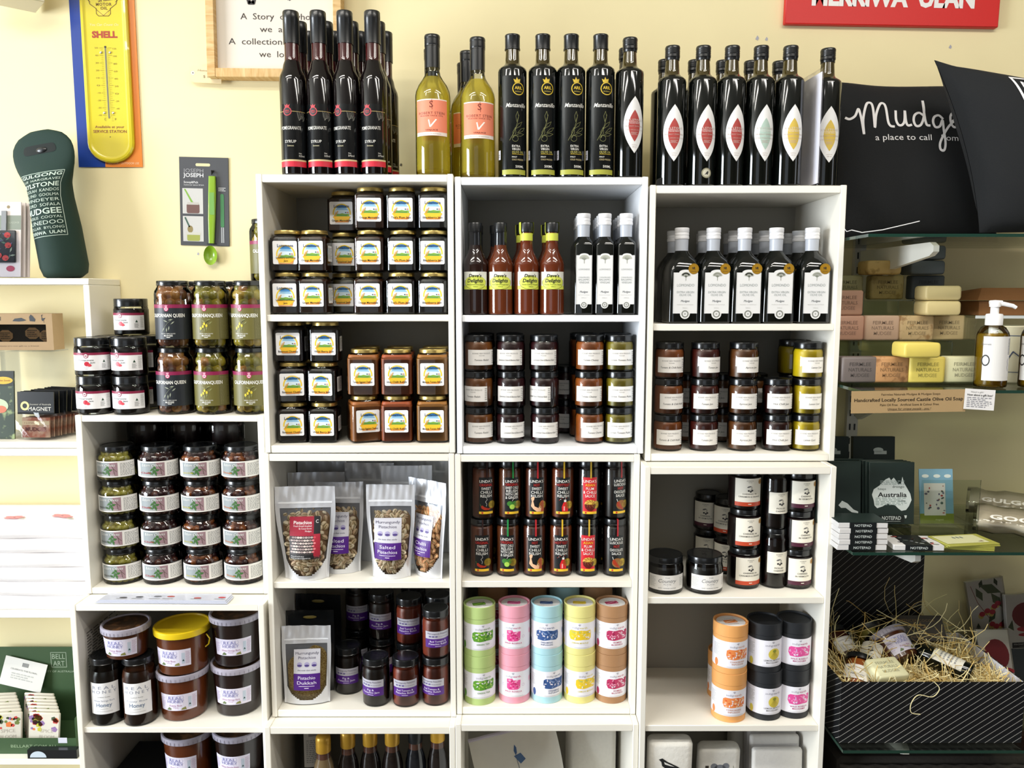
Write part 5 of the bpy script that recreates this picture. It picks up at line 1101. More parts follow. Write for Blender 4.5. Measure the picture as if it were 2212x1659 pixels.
k_ = Art().ell(0, 8, 16, 15, C('7c8088'), 1).ell(-14, 18, 8, 8, C('7c8088'), 1).ell(13, 19, 8, 8, C('7c8088'), 1).ell(0, 2, 4, 6, B_, 2).ell(4, -24, 18, 22, C('8a8e96'), 1).rect(-34, -50, -26, 20, C('3a342e'), 1).line([(30, 20), (36, -20), (28, -44)], 1, C('6a705a'), 1).ell(30, -12, 6, 10, C('8a9460'), 1)
towel('bath_towel', 48, 20, 222, 1545, 1.735, 'shorter folded white towel with a koala print', k_, 5)
towel('bath_towel', 30, 28, 284, 1600, 1.86, 'white towel standing on end behind the koala towel', None, 0)
PLS = GL('fdfdff', .25, .1)
for i in range(4):
    mb = MB(); mb.rbox(58, 9, 266-16*i, 8, TOW, cz=6); mb2 = MB(); mb2.rbox(61, 11, 270-16*i, 6, PLS, cz=3)
    put('wrapped_towel', [('towel_body', mb.mesh('towel_body', 60), []), ('plastic_wrap', mb2.mesh('plastic_wrap', 60), [])], (XP(1668+6*i, .4, 1.76-.026*i), 1.778-.0265*i, z+.0012), 'white towel in clear wrap, %s of four leaning layers' % ('rearmost', 'third', 'second', 'front')[i], 'towel', 'wrapped white towels leaning in layers', rot=(radians(-4), 0, radians(1)))
mb = MB(); mb.rbox(45, 12, 276, 8, TOW, cz=6); ps = Art().poly([(-16, -6), (-4, 12), (14, 16), (24, 2), (20, -14), (6, -4)], B_, 1).line([(0, -4), (-4, -20)], 1.2, B_, 1)
put('bath_towel', [('towel_body', mb.mesh('towel_body', 60), []), ('print', ps.build('print', FLAT(12.4, 262)), [])], (XP(1655, .5, 1.885), 1.885, z), 'white towel with a dark bird print behind the wrapped stack', 'towel', 'white towels on the lowest shelf')
# ================================================================== on the wall
BX = None
YWF = YW-.0012
def wall_item(name, parts, px, py, label, cat, d=0, rot=0, group=None):
    x, z = P(px, py, YWF-d); return put(name, parts, (x, YWF-d, z), label, cat, group, rot=(0, radians(rot), 0))
# thermometer on its blister card
mb = MB(); mb.box(-86, -20, -2, 0, -205, 260, C('1f3f94', .3, coat=.4)); blue = mb.mesh('card_blue'); mb = MB(); mb.box(-20, 72, -2, 0, -205, 260, C('e8862c', .35, coat=.3)); org = mb.mesh('card_orange')
mb = MB(); Yl = C('d9c728', .25, coat=.5); prof = []
def therm_ring(s, y):
    pts = []
    for i in range(13): t = pi+pi*i/12; pts.append(((57-s)*cos(t), y, -148+(48-s)*sin(t)))
    pts += [((57-s)*c_, y, 280-s) for c_ in (1, -1)]
    return pts
mb.loft([therm_ring(0, -3), therm_ring(0, -9), therm_ring(3, -12), therm_ring(8, -12.5), therm_ring(11, -10.5), therm_ring(15, -10)], Yl); plate = mb.mesh('thermometer_plate', 30)
a = Art(); rd = C('a83a20', .4); br = C('7a5a1c', .5); ol = C('8a7a1e', .5)
a.text('SHELL', 0, 107, 62, 14, rd, 1, bold=.05); a.text('MOTOR', 2, 177, 38, 6.5, br, 1, bold=.03, sp=1.15); a.text('OIL', 2, 168, 17, 6.5, br, 1, bold=.03, sp=1.15); a.text('SHELL', 6, 190, 36, 10, br, 1, bold=.03, rot=8); a.text('Golden', 0, 203, 40, 9, br, 1, bold=.03)
sh = [(-36, 215), (-36, 196), (-32, 178), (-17, 167), (-17, 155), (-12, 150), (12, 150), (17, 155), (17, 167), (32, 178), (36, 196), (36, 215)]; a.line(sh, 1.6, br, 1); a.ell(0, 158, 12, 7, C('e8c84a'), .8, n=14); a.line([(-17, 165), (0, 151), (17, 165)], 1.2, br, 1)
for q in (-1, 1):
    for i in range(3): a.line([(q*36, 205-9*i), (q*30, 200-9*i)], 1.2, br, 1)
a.text('You Can Count On', 0, 130, 70, 5.5, C('efe9b0'), 1, shear=.3)
a.rect(-5, -86, 5, 76, C('c9bf3a', .4), 1); a.rect(-1.6, -90, 1.6, 78, C('77736a', .2), 3); a.ell(0, 78, 2.6, 2.6, INK, 3.2, n=10)
for i in range(10):
    z_ = 76-i*17.6; a.rect(-15, z_-.4, -6, z_+.4, ol, 2); a.rect(6, z_-.4, 15, z_+.4, ol, 2); a.text(str(50-10*i), -22, z_, 8 if i < 6 else 9, 3.6, ol, 2)
    if i < 9: a.text(str(120-20*i), 22, z_-2, 9, 3.6, ol, 2)
    for k in range(1, 4): a.rect(-11, z_-k*4.4-.25, -6, z_-k*4.4+.25, ol, 2); a.rect(6, z_-k*4.4-.25, 11, z_-k*4.4+.25, ol, 2)
a.text('C', -10, -92, 4, 5, ol, 2); a.text('F', 16, -92, 4, 5, ol, 2); a.text('Available at your', 0, -110, 72, 5.6, C('8a4a1c'), 1, bold=.015); a.text('SERVICE STATION', 0, -121, 82, 6.4, C('8a4a1c'), 1, bold=.02); a.ell(0, -134, 1.2, 1.2, INK, 1, n=8)
prt = a.build('print', lambda u, v, l: (u, -10.2-l, v)); b_ = MB()
for x, z_ in ((-11, 65), (11, 65), (-11, -77), (11, -77)): b_.ellipsoid((x, -11.5, z_), 3.2, 2, 3, C('dcdccc', .2, metal=.7), 8, 5)
t2 = Art().text('INDOOR / OUTDOOR USE', 26, -196, 76, 5, C('f6d8b0'), 1).build('card_text', lambda u, v, l: (u, -2.2-l, v))
wall_item('thermometer', [('card_blue', blue, []), ('card_orange', org, [('lettering', t2, [])]), ('thermometer_plate', plate, [('lettering', prt, []), ('rivets', b_.mesh('rivets'), [], {'kind': 'stuff'})])], 236, 176, 'yellow motor oil wall thermometer on a blue and orange card', 'thermometer')
# framed canvas sign
PINE = WOOD('c99c5c', 'e3c48c', (4, 4, 30)); PINEH = WOOD('c99c5c', 'e3c48c', (30, 4, 4)); z0, z1, fw = -102, 300, 20; hw = 162
ps = []
for nm, (x0, x1, zz0, zz1), mt in (('frame_side', (-hw, -hw+fw, z0, z1), PINE), ('frame_side', (hw-fw, hw, z0, z1), PINE), ('frame_bottom', (-hw+fw, hw-fw, z0, z0+fw), PINEH), ('frame_top', (-hw+fw, hw-fw, z1-fw, z1), PINEH)):
    m_ = MB(); m_.box(x0, x1, -38, 0, zz0, zz1, mt, 1.2); ps.append((nm, m_.mesh(nm), []))
m_ = MB(); m_.box(-hw+fw, hw-fw, -20, -4, z0+fw, z1-fw, C('e6ddcf', .7, noise=.02, nscale=15)); a = Art(); D = C('3a3330', .6)
for i, t in enumerate(('A  Story  of  who', 'we  are', 'A  collection  of  what', 'we  love')): a.text(t, 0, 43-i*29, (168, 76, 228, 82)[i], 14, D, 1)
B0 = C('2a2628'); a.line([(-78, 130), (-70, 104), (-62, 74), (-52, 74), (-46, 96), (-38, 118), (-30, 98), (-20, 96), (-12, 112), (0, 140)], 9, B0, 1); a.line([(24, 130), (28, 100), (34, 84), (42, 90), (50, 112), (58, 140)], 9, B0, 1)
ps.append(('canvas', m_.mesh('canvas'), [('lettering', a.build('lettering', lambda u, v, l: (u, -20.3-l, v)), [])]))
wall_item('framed_sign', ps, 601, 82, 'pine-framed canvas sign with dark lettering behind the syrup bottles', 'sign', rot=.6)
mb = MB(); pts = [(-38, 14), (-30, 20), (40, 20), (40, -20), (-26, -20), (-38, -12)]
mb.loft([[(x, -1.2, y) for x, y in pts], [(x, -.2, y) for x, y in pts]], C('efdcae', .7)); a = Art().ring(-29, 2, 2, 4.5, C('e8e4da'), 1, n=12).ell(-29, 2, 2, 2, C('7a7468'), 1.2, n=8).text('Home Story', 8, 9, 50, 5, C('9a8a70'), 1, shear=.3).text('$ 63', 6, -5, 20, 6, C('8a7c66'), 1)
wall_item('price_tag', [('tag_card', mb.mesh('tag_card'), []), ('lettering', a.build('lettering', lambda u, v, l: (u, -1.4-l, v)), [])], 443, 161, 'cream paper price tag hanging beside the framed sign', 'price tag', .012, rot=3)
# red place-name sign
mb = MB(); mb.box(-258, 258, -16, 0, -60, 130, C('cf1f1c', .5, noise=.04, nscale=200), 2); a = Art().text('MERRIWA  ULAN', 0, 5, 392, 40, C('eeeae6', .5), 1, bold=.05)
wall_item('place_sign', [('panel', mb.mesh('panel'), []), ('lettering', a.build('lettering', lambda u, v, l: (u, -16.3-l, v)), [])], 1923, 4, 'red sign with white capital letters, top right of the wall', 'sign', rot=1.0)
# spoon on a card
mb = MB(); mb.box(-61, 61, -2, 0, -108, 108, C('45464a', .5), .6); a = Art(); W = C('dedede')
a.rect(-20, 86, 16, 93, C('d8cfa0'), 1, 3); a.text('JOSEPH', -26, 75, 50, 9, C('9a9a9c'), 1); a.text('JOSEPH', -26, 64, 50, 9, W, 1, bold=.015); a.text('Scoop&Pick', -32, 47, 36, 5, W, 1, bold=.01); a.text('2-piece jar spoon & fork', -25, 40.5, 50, 3, W, 1)
for y in (0, -68): a.rect(-54, y-30, -3, y+32, C('c4c2be'), 1)
a.poly([(-50, 30), (-46, 30), (-30, 2), (-24, -6), (-32, -4)], C('7aa83a'), 2); a.rect(-44, -29, -12, -6, C('6a4a44'), 2, 4); a.rect(-42, -8, -14, -2, C('b9b4ac'), 3)
a.line([(-48, -40), (-38, -62)], 4, C('3a5a4c'), 2); a.ell(-36, -68, 7, 9, C('8a7a4a'), 2, n=12); a.rect(-44, -97, -12, -78, C('9aa04a'), 2, 4); a.rect(-46, -82, -10, -76, C('c4c2b4'), 3)
a.rect(40, -62, 49, 20, C('3f7d4c'), 2, 4); a.rect(41, -100, 44, -62, C('a4a6a8'), 2); a.rect(45.5, -100, 48.5, -62, C('a4a6a8'), 2); a.lines(36, 26, 54, 36, 3, W, 1)
mb2 = MB(); LG = C('84a826', .3, coat=.4)
mb2.loft([csq(8.5, 3, 2.5, 62, cx=22, cy=-6), csq(9.5, 4, 3, 20, cx=22, cy=-7), csq(9, 4, 3, -40, cx=20, cy=-7), csq(7, 3, 2.5, -102, cx=18, cy=-6)], LG); hd = mb2.mesh('handle')
mb3 = MB()
mb3.grid(lambda u, v: (17+17*(v)*cos(u*2*pi), -2-11*(1-v*v)*-1-11, -132+24*v*sin(u*2*pi)), 20, 6, LG); bowl = mb3.mesh('spoon_bowl', 80)
mb4 = MB(); mb4.box(16, 28, -11.6, -11.2, -32, 22, C('6fa24a', .5)); tie = MB(); tie.tube([(6, -4, -103), (12, -11, -104), (24, -11, -104), (30, -4, -103)], 1.2, INK, 5); tie.tube([(20, -3, 76), (22, -10, 66), (24, -3, 76)], 2, INK, 5)
wall_item('spoon_card', [('backing_card', mb.mesh('backing_card'), [('lettering', a.build('lettering', lambda u, v, l: (u, -2.2-l, v)), [])]), ('handle', hd, []), ('spoon_bowl', bowl, []), ('grip', mb4.mesh('grip'), []), ('cable_tie', tie.mesh('cable_tie'), [])], 442, 436, 'lime green jar spoon tied to a dark grey card on the wall', 'spoon', rot=1.5)
# small chips in the wall paint
for i, (px, py, s_) in enumerate(((1636, 82, 6), (1656, 84, 5), (2053, 101, 5), (428, 548, 4), (866, 356, 4))):
    x, zz = P(px, py, YW-.0006); m_ = Art().poly([(0, s_), (s_*.7, 0), (s_*.3, -s_), (-s_*.8, -s_*.5), (-s_*.4, s_*.4)], C('a9a9b4' if i < 4 else '6a6458'), 0).build('paint_chip', lambda u, v, l: (u, 0, v))
    o = bpy.data.objects.new('paint_chip', m_); COL.objects.link(o); o.location = (x, YW-.0006, zz); o.parent = bpy.data.objects['wall_back']
# pale box hung cornerwise, top left
mb = MB(); mb.box(-48, 48, -48, 48, 0, 160, C('ded6c0', .7), 1.5); x, zz = P(70, 26, 1.985); put('hanging_box', [('box_body', mb.mesh('box_body'), [])], (x, 1.925, zz), 'pale box hung cornerwise at the top left of the wall', 'box', rot=(0, 0, radians(42)))

# ================================================================== left-hand shelves
# green neoprene wine bag
def bag_ring(t):
    """t: height in mm; returns half width, half depth"""
    keys = [(0, 34, 34), (10, 48, 48), (30, 53, 53), (120, 53, 52), (190, 50, 46), (222, 54, 38), (245, 66, 27), (272, 78, 17), (300, 82, 12), (324, 76, 10), (342, 56, 8), (352, 26, 5)]
    for (a0, x0, y0), (a1, x1, y1) in zip(keys[:-1], keys[1:]):
        if a0 <= t <= a1: k = (t-a0)/(a1-a0); return x0+(x1-x0)*k, y0+(y1-y0)*k
def bag_pt(u, t, o=0): w_, d_ = bag_ring(t); return ((w_+o)*sin(u), -(d_+o)*cos(u), t)
GRN = C('082a21', .8, noise=.06, nscale=300, bump=.1)
mb = MB(); hs = [0, 5, 10, 20, 30, 60, 90, 120, 155, 190, 210, 225, 240, 250, 265, 280, 292, 305, 318, 330, 340, 346, 352]
mb.loft([[bag_pt(pi+2*pi*i/36*-1, t) for i in range(36)][::-1] for t in hs], GRN); bagm = mb.mesh('bag_body', 70)
a = Art(); Wt = C('b9c9bc', .6); rows = ['GULGONG', 'LUE  HARGRAVES', 'RYLSTONE', 'COOLAH  KANDOS', 'HILL END  GOOLMA', 'WINDEYER', 'ILFORD  SOFALA', 'MUDGEE', 'CASSILIS  COOYAL', 'DUNEDOO', 'WOLLAR  BYLONG', 'MERRIWA  ULAN']
hgt = (8, 5.5, 10, 7, 6.5, 7, 7, 13, 6, 9, 6, 7); y = 252
for t, h_ in zip(rows, hgt):
    y -= h_+4.8; a.text(t, 0, y+h_/2, 94, h_, Wt, 1, bold=.02 if t in ('RYLSTONE', 'MUDGEE', 'MERRIWA  ULAN', 'GULGONG') else 0)
yb = y-5
for x0 in (-51, 51): a.rect(x0-.6, yb, x0+.6, 250, Wt, 1)
a.rect(-51, yb-.6, 51, yb+.6, Wt, 1); a.rect(-51, 249.4, 51, 250.6, Wt, 1)
mpb = lambda u, v, l: bag_pt(u/51, v, .5+l)
sl = Art().rect(-40, 296, 40, 318, C('07120f', .8), 0, 9); cp = MB(); cp.ellipsoid((6, -13.5, 304), 14, 3, 7, BCAP, 10, 6)  # dark patch laid on the bag, painted shade in place of an open slot
x, _ = P(139, 590, 1.915)
put('wine_bag', [('bag_body', bagm, [('lettering', a.build('lettering', mpb, 1, 9, 5, dv=10), [])]), ('handle_slot', sl.build('handle_slot', lambda u, v, l: bag_pt(u/72, v, .6+l), 0, 0, 5), []), ('bottle_cap', cp.mesh('bottle_cap'), [])], (x, 1.925, S['Ltop']+.001), 'dark green neoprene wine bottle bag printed with town names', 'wine bag', rot=(0, radians(-8), radians(-8)))
# luggage tag packs in a clear stand
CARDW = C('e6dbd6', .5); 
def tag_pack(full):
    mb = MB(); mb.box(-50, 50, -3, 0, 0, 178, CARDW, .5); ps = [('card', mb.mesh('card'), [])]
    if full:
        a = Art().rect(-50, 112, 50, 146, C('7e8678'), 1).ell(20, 166, 4, 4, C('8a7a5a'), 1, n=10).text('AUSTRALIAN', -26, 129, 42, 5, C('b4baaa'), 2).text('LUGGAGE', 34, 129, 24, 4, C('b4baaa'), 2)
        a.ell(26, 20, 10, 7, C('b8405a'), 2, n=16)
        pr = a.build('print', lambda u, v, l: (u, -3.2-l, v)); ps[0] = ('card', ps[0][1], [('lettering', pr, [])])
        t = MB(); t.rbox(40, 3, 76, 3, C('2c3034', .4), cz=2, z0=34); tag = t.mesh('luggage_tag'); f = Art(); r = random.Random(5)
        for i in range(26): x, y_ = r.uniform(-34, 34), r.uniform(40, 104); q = r.uniform(0, 3); f.poly([(x+s*cos(q+e), y_+s*sin(q+e)) for s, e in ((8, 0), (2.4, 1.2), (7, 3.1), (2.4, 4.9))], C(r.choice(['5a7a62', '3f5a50', '6a6488', '84907c'])), 1)
        for x, y_ in ((-22, 66), (24, 74), (2, 50), (-18, 96), (22, 98), (18, 44), (-30, 46)): f.ell(x, y_, 8, 7, C('c23a34'), 2, n=8); f.ell(x+2, y_-2, 3, 2, C('8a2420'), 3, n=6)
        sp = MB(); sp.box(6, 18, -8, -4, 100, 156, C('8c8e90', .35, metal=.6), .5)
        ps += [('luggage_tag', tag, [('flower_print', f.build('flower_print', lambda u, v, l: (u, -3.6-l, v)), [])], {'loc': (0, -.006, 0)}), ('strap', sp.mesh('strap'), [])]
    return ps
zt = S['Ltop']+.001; xs = P(32, 500, 1.885)[0]
st = MB(); A_ = GL('f6f8fc', .5); st.box(-55, 52, -1.5, 0, 0, 105, A_); st.box(-55, 52, 0, 64, 0, 1.6, A_); put('card_stand', [('clear_stand', st.mesh('clear_stand'), [])], (xs-.034, 1.868, zt), 'clear acrylic stand holding luggage tag packs beside the wine bag', 'card stand')
for i in range(3): put('luggage_tag_pack', tag_pack(i == 0), (xs-.038+.003*i, 1.879+.012*i, zt+.002), 'luggage tag pack, %s' % ('front one with red flower print', 'plain card second in the stand', 'plain card third in the stand', 'plain card last in the stand')[i], 'luggage tag', 'luggage tag packs in the clear stand', rot=(radians(-7), 0, 0))
# kraft gift box with a window, on a clear riser
zt = S['L1']+.0008; KR = C('a08560', .7, noise=.05, nscale=60); zb = ZP(757, 1.9); xr = P(112, 715, 1.9)[0]
st = MB(); hh = (zb-zt)*1000-1; st.box(-105, 105, -6, 66, hh-2.5, hh, A_); st.box(-57, -55, -6, 66, 0, hh-2.5, A_); st.box(-20, -18, -6, 66, 0, hh-2.5, A_)
put('riser', [('clear_riser', st.mesh('clear_riser'), [])], (xr-.108, 1.905, zt), 'clear acrylic riser under the kraft gift box', 'riser')
mb = MB(); w_ = 100
for x0, x1, z0_, z1_ in ((-w_, w_, 62, 88), (-w_, w_, 0, 20), (-w_, -86, 20, 62), (84, w_, 20, 62)): mb.box(x0, x1, 0, 1.5, z0_, z1_, KR)
mb.box(-w_, w_, 44, 46, 0, 88, KR); mb.box(-w_, w_, 1.5, 44, 0, 1.5, KR); mb.box(-w_, w_, 1.5, 44, 86.5, 88, KR); mb.box(-w_, -98.5, 1.5, 44, 1.5, 86.5, KR); mb.box(98.5, w_, 1.5, 44, 1.5, 86.5, KR)
bi = MB(); bi.box(-98, 98, 14, 15, 2, 86, C('1c2020', .6)); wn = MB(); wn.box(-86, 84, 1.6, 2, 20, 62, GL('f8f8f8'))
a = Art(); K = C('22262a'); a.text('JANSON', -50, 76, 52, 9, K, 1); a.poly([(4, 70), (10, 76), (26, 78), (38, 72), (30, 70), (20, 69)], K, 1); a.poly([(46, 70), (45, 80), (49, 86), (54, 82), (60, 74), (58, 69)], K, 1); a.poly([(74, 76), (84, 78), (80, 72), (76, 70)], K, 1); a.line([(76, 76), (75, 84), (78, 85)], 1.4, K, 1); a.line([(80, 72), (80, 66)], .8, K, 1); a.text('these drops of beauty are our gift to a friend', -12, 10, 150, 2.6, C('6a5236'), 1)
ps = [('box_body', mb.mesh('box_body'), [('lettering', a.build('lettering', lambda u, v, l: (u, -.2-l, v)), [])]), ('liner', bi.mesh('liner'), []), ('window', wn.mesh('window'), [])]
tg = MB(); pts = [(18*cos(radians(45*i+22))*1.05, 15*sin(radians(45*i+22))) for i in range(8)]; tg.loft([[(x, -1.5, y) for x, y in pts], [(x, 0, y) for x, y in pts]][::-1], C('c09a6c', .7)); tgm = tg.mesh('wooden_tag'); lt = Art().lines(-12, -9, 12, 9, 4, K, 1).build('lettering', lambda u, v, l: (u, -1.7-l, v))
for x in (-66, -22, 44, 78): ps.append(('wooden_tag', tgm, [('lettering', lt, [])], {'loc': (x/1000, .012, .034+(.006 if x == 44 else 0))}))
put('gift_box', ps, (xr-.1, 1.904, zb+.0006), 'kraft gift box with a window showing wooden animal tags', 'box', rz=0)
# magnet packets
def magnet(front):
    mb = MB(); mb.box(-46, 46, -1, 1, 62, 116, C('141618', .25, coat=.4)); ps = [('header_card', mb.mesh('header_card'), [])]
    if front:
        a = Art(); Gd = C('b4a86a', .4, metal=.4); a.ring(-27, 82, 6, 11, Gd, 1, n=20); a.text('Souvenir of Australia', 12, 86, 54, 4, C('b4b0a0'), 1, shear=.2); a.text('MAGNET', 10, 75, 58, 9, C('d4d0c4'), 1)
        ps[0] = ('header_card', ps[0][1], [('lettering', a.build('lettering', lambda u, v, l: (u, -1.2-l, v)), [])])
    mb = MB(); mb.box(-34, 34, -2, 2, 6, 54, SPECK('a8644c', 'c9a890', 30, .5, .6)); ps.append(('magnet', mb.mesh('magnet'), []))
    if front: a = Art().rect(-34, 36, 34, 46, C('d8c4a0'), 1).text('MUDGEE', 0, 26, 52, 9, C('6a2f26'), 2, bold=.03).text('I LOVE', -16, 41, 24, 4, C('8a5a4a'), 2); ps[-1] = ('magnet', ps[-1][1], [('lettering', a.build('lettering', lambda u, v, l: (u, -2.2-l, v)), [])])
    mb = MB(); mb.grid(lambda u, v: (-50+100*u, -3.4+1.2*sin(u*9+v*5), 66*v), 14, 8, FILM); mb.grid(lambda u, v: (50-100*u, 3+.6*sin(u*7), 66*v), 10, 4, FILM); ps.append(('clear_bag', mb.mesh('clear_bag', 70), [])); return ps
mf, mk = magnet(True), magnet(False)
for i in range(9):
    px = 76+8.5*i; Y = 1.872+.0125*i; ps = mf if i == 0 else mk
    put('magnet_packet', ps, (min(XP(px, zt+.05, Y), -1.04), Y, zt), 'souvenir magnet packet, %s' % ('front one with readable black header' if i == 0 else 'number %s of the row behind the front one' % ('one two three four five six seven eight'.split()[i-1])), 'magnet packet', 'souvenir magnet packets leaning in a row', rot=(radians(-4-i*.4), radians(.4*i), radians(-4+5*(i % 3))))
mb = MB(); mb.box(-40, 40, -2, 2, 0, 165, SPECK('2c3a2c', '8a9a6a', 40, .62, .4)); a = Art().rect(-40, 128, 40, 165, C('1c221c'), 1).ell(14, 142, 24, 9, C('c9a62c'), 2).text('Native Seeds', 14, 142, 36, 4, C('8a2a1c'), 3, shear=.2).ell(0, 80, 26, 18, C('b4c4a0'), 1).ell(8, 72, 14, 9, C('c06a4a'), 2)
put('seed_packet', [('packet', mb.mesh('packet'), [('lettering', a.build('lettering', lambda u, v, l: (u, -2.2-l, v)), [])])], (XP(-8, zt+.08, 1.885), 1.885, zt), 'dark green seed packet cut by the left edge, beside the magnets', 'packet', rot=(radians(-5), 0, 0))
# folded white tea towels
zt = S['L2']+.0006; TW = C('f2eeec', .9, sheen=.2, noise=.03, nscale=40, bump=.2)
for i in range(6):
    h_ = 34 if i < 5 else 40; w_ = 230
    def tf(u, v, i=i, h_=h_):
        return None
    mb = MB(); nseg = 18; rings = []
    for k in range(nseg+1):
        x = -w_+2*w_*k/nseg; sag = 6*sin(k*.9+i*1.7)+(0 if i < 5 else -18*sm((x-60)/170)); yy = 3*sin(k*.7+i)
        rings.append([(x, -85+yy+c_[0], c_[1]+(sag*.35 if c_[1] > h_*.5 else 0)) for c_ in ((6, 0), (0, h_*.25), (-2, h_*.55), (3, h_*.85), (12, h_*.97))]+[(x, 78, h_*.97), (x, 84, h_*.5), (x, 78, 0)])
    mb.loft([r[::-1] for r in rings], TW)
    ps = [('cloth', mb.mesh('cloth', 70), [])]
    if i == 5:
        a = Art(); 
        for x, y_ in ((130, -30), (20, -40), (200, 10)):
            for q in range(5): a.ell(x+14*cos(q*1.3), y_+8*sin(q*1.3), 12, 6, C('d98a92'), 1, n=10)
            a.ell(x+26, y_-12, 9, 4, C('b4a89c'), 1, n=8)
        ps.append(('flower_print', a.build('flower_print', lambda u, v, l: (u, v, h_+1.5+l+(6*sin((u+230)/25.5*.9+8.5)-18*sm((u-60)/170))*.35)), []))
    put('tea_towel', ps, (-1.225+(.004 if i % 2 else 0), 1.892, zt), 'folded white tea towel, %s of the left stack' % ('bottom', 'second', 'third', 'fourth', 'fifth', 'topmost with pink flowers')[i], 'tea towel', 'folded white tea towels'); zt += (h_+1.2)/1000
# green display tray of wildflower sachets
zt = S['L3']+.0006; DG = C('36512e', .6); x1 = XP(160, zt+.1, 1.82); wd = 300; mb = MB()
mb.box(-wd, 0, 150, 152, 0, 205, DG); tb = mb.mesh('back_panel'); mb = MB(); mb.box(-wd, 0, 0, 150, 0, 2, DG); mb.box(-wd, 0, 0, 2, 2, 40, DG); mb.loft([[(-2, 2, 2), (0, 2, 2), (0, 150, 2), (-2, 150, 2)], [(-2, 2, 90), (0, 2, 90), (0, 150, 118), (-2, 150, 118)]], DG); tr = mb.mesh('tray')
a = Art(); g2 = C('a4b49c'); a.ring(-48, 0, 0, .1, g2, 1, n=3); 
a.line([(-140, 150), (-100, 150), (-100, 190), (-140, 190), (-140, 150)], 1.4, g2, 1); a.text('BELL', -120, 179, 34, 13, g2, 1); a.text('ART', -120, 160, 30, 13, g2, 1); a.text('BEAUTY OF AUSTRALIAN WILDFLOWERS', -92, 138, 160, 5, g2, 1); a.ring(-42, 168, 16, 17, g2, 1, n=24); a.text('AUSTRALIAN', -42, 168, 24, 3.4, g2, 1)
a2 = Art().text('BELLART.COM.AU', -106, 20, 110, 7, C('9ab08c'), 1).rect(-44, 28, -22, 42, C('d4d4e0'), 1)
ps = [('back_panel', tb, [('lettering', a.build('lettering', lambda u, v, l: (u, 149.8-l, v)), [])]), ('tray', tr, [('lettering', a2.build('lettering', lambda u, v, l: (u, -.2-l, v)), [])])]
put('display_tray', ps, (x1, 1.822, zt), 'dark green cardboard display tray for wildflower sachets', 'display tray')
def sachet(sd, small=False):
    r = random.Random(sd); mb = MB(); mb.rbox(40, 3, 92, 3, C('cfc8b8', .4), cz=2); a = Art(); a.rect(-38, 4, 38, 88, C('cfc9ba'), 1)
    for i in range(46): a.poly([(x_+k_*6*cos(q), y_+k_*5*sin(q)) for k_ in [r.uniform(.6, 1.5)] for x_, y_ in [(r.choice([r.uniform(-33, -8), r.uniform(-33, 33)]), r.choice([r.uniform(6, 30), r.uniform(50, 84), r.uniform(68, 86)]))] for q in (0, 1.3, 2.6, 3.9, 5.2)], C(r.choice(['c0403a', 'd8743a', '6a7a3a', '8a6a9a', 'b8b43a', '3c4a2c'])), 2)
    a.text('SPICE', 8, 48, 34, 8, C('b4aca0'), 3); a.text('BLOOM', 8, 34, 38, 8, C('b4aca0'), 3)
    return [('sachet_body', mb.mesh('sachet_body'), [('print', a.build('print', lambda u, v, l: (u, -3.2-l, v)), [])])]
sv = [sachet(k) for k in range(3)]
for c_, px in enumerate((92, 8)):
    for i in range(7):
        Y = 1.834+.016*i; put('sachet', sv[(i+c_) % 3], (min(XP(px-2*i, zt+.06, Y), x1-.046), Y, zt+.0026), 'flower-printed seed sachet, %s row of the green tray, %s from the front' % (('right', 'left')[c_], ORD[i] if i else 'first'), 'sachet', 'flower-printed sachets in the green tray', rot=(radians(-8), 0, radians((-4, 5)[c_])))
mb = MB(); mb.box(-55, 55, -1, 0, 0, 75, C('e4e2dc', .6)); a = Art().rect(-8, 56, 8, 66, GREY, 1).text('CELEBRATE THE FLORAL', 0, 46, 70, 4, GREY, 1).lines(-30, 20, 30, 38, 3, LGREY, 1)
put('note_card', [('card', mb.mesh('card'), [('lettering', a.build('lettering', lambda u, v, l: (u, -1.2-l, v)), [])])], (XP(40, zt+.14, 1.955), 1.9555, zt+.1), 'white note card standing behind the sachets in the green tray', 'card', rot=(radians(-8), radians(14), 0))
mb = MB(); mb.box(-60, 60, -8, 8, 0, 22, C('15181c', .25, coat=.4)); a = Art().ell(-34, 3, 20, 16, C('c4d0dc'), 1, 0, 180)
put('black_packet', [('packet', mb.mesh('packet'), [('print', a.build('print', lambda u, v, l: (u, -8.2-l, v)), [])])], (XP(114, zt, 1.803), 1.8095, zt), 'small black packet in front of the green tray', 'packet')
# ================================================================== right-hand glass shelving
YG = 1.60; GEDGE = C('1c3a30', .15, coat=.5); GX0, GX1 = .715, 1.75
def gshelf(py, label, y1=1.985, yf=YG):
    z = ZP(py, yf); e = MB(1); e.box(0, GX1-GX0, 0, y1-yf, -.006, -.0002, GL('f6faf4', .8)); g_ = MB(1); g_.box(0, GX1-GX0, -.0012, -.0002, -.0062, 0, GEDGE); g_.box(-.0012, -.0002, 0, y1-yf, -.0062, 0, GEDGE)
    put('glass_shelf', [('glass_sheet', e.mesh('glass_sheet'), []), ('polished_edge', g_.mesh('polished_edge'), [])], (GX0, yf, z), label, 'glass shelf', 'glass shelves on brackets'); return z
G1 = gshelf(505, 'glass shelf holding the black cushions'); G2 = gshelf(843, 'glass shelf holding the soap bars'); G3 = gshelf(1193, 'glass shelf holding the notepads'); G4 = gshelf(1621, 'glass shelf under the striped gift box', yf=1.6)
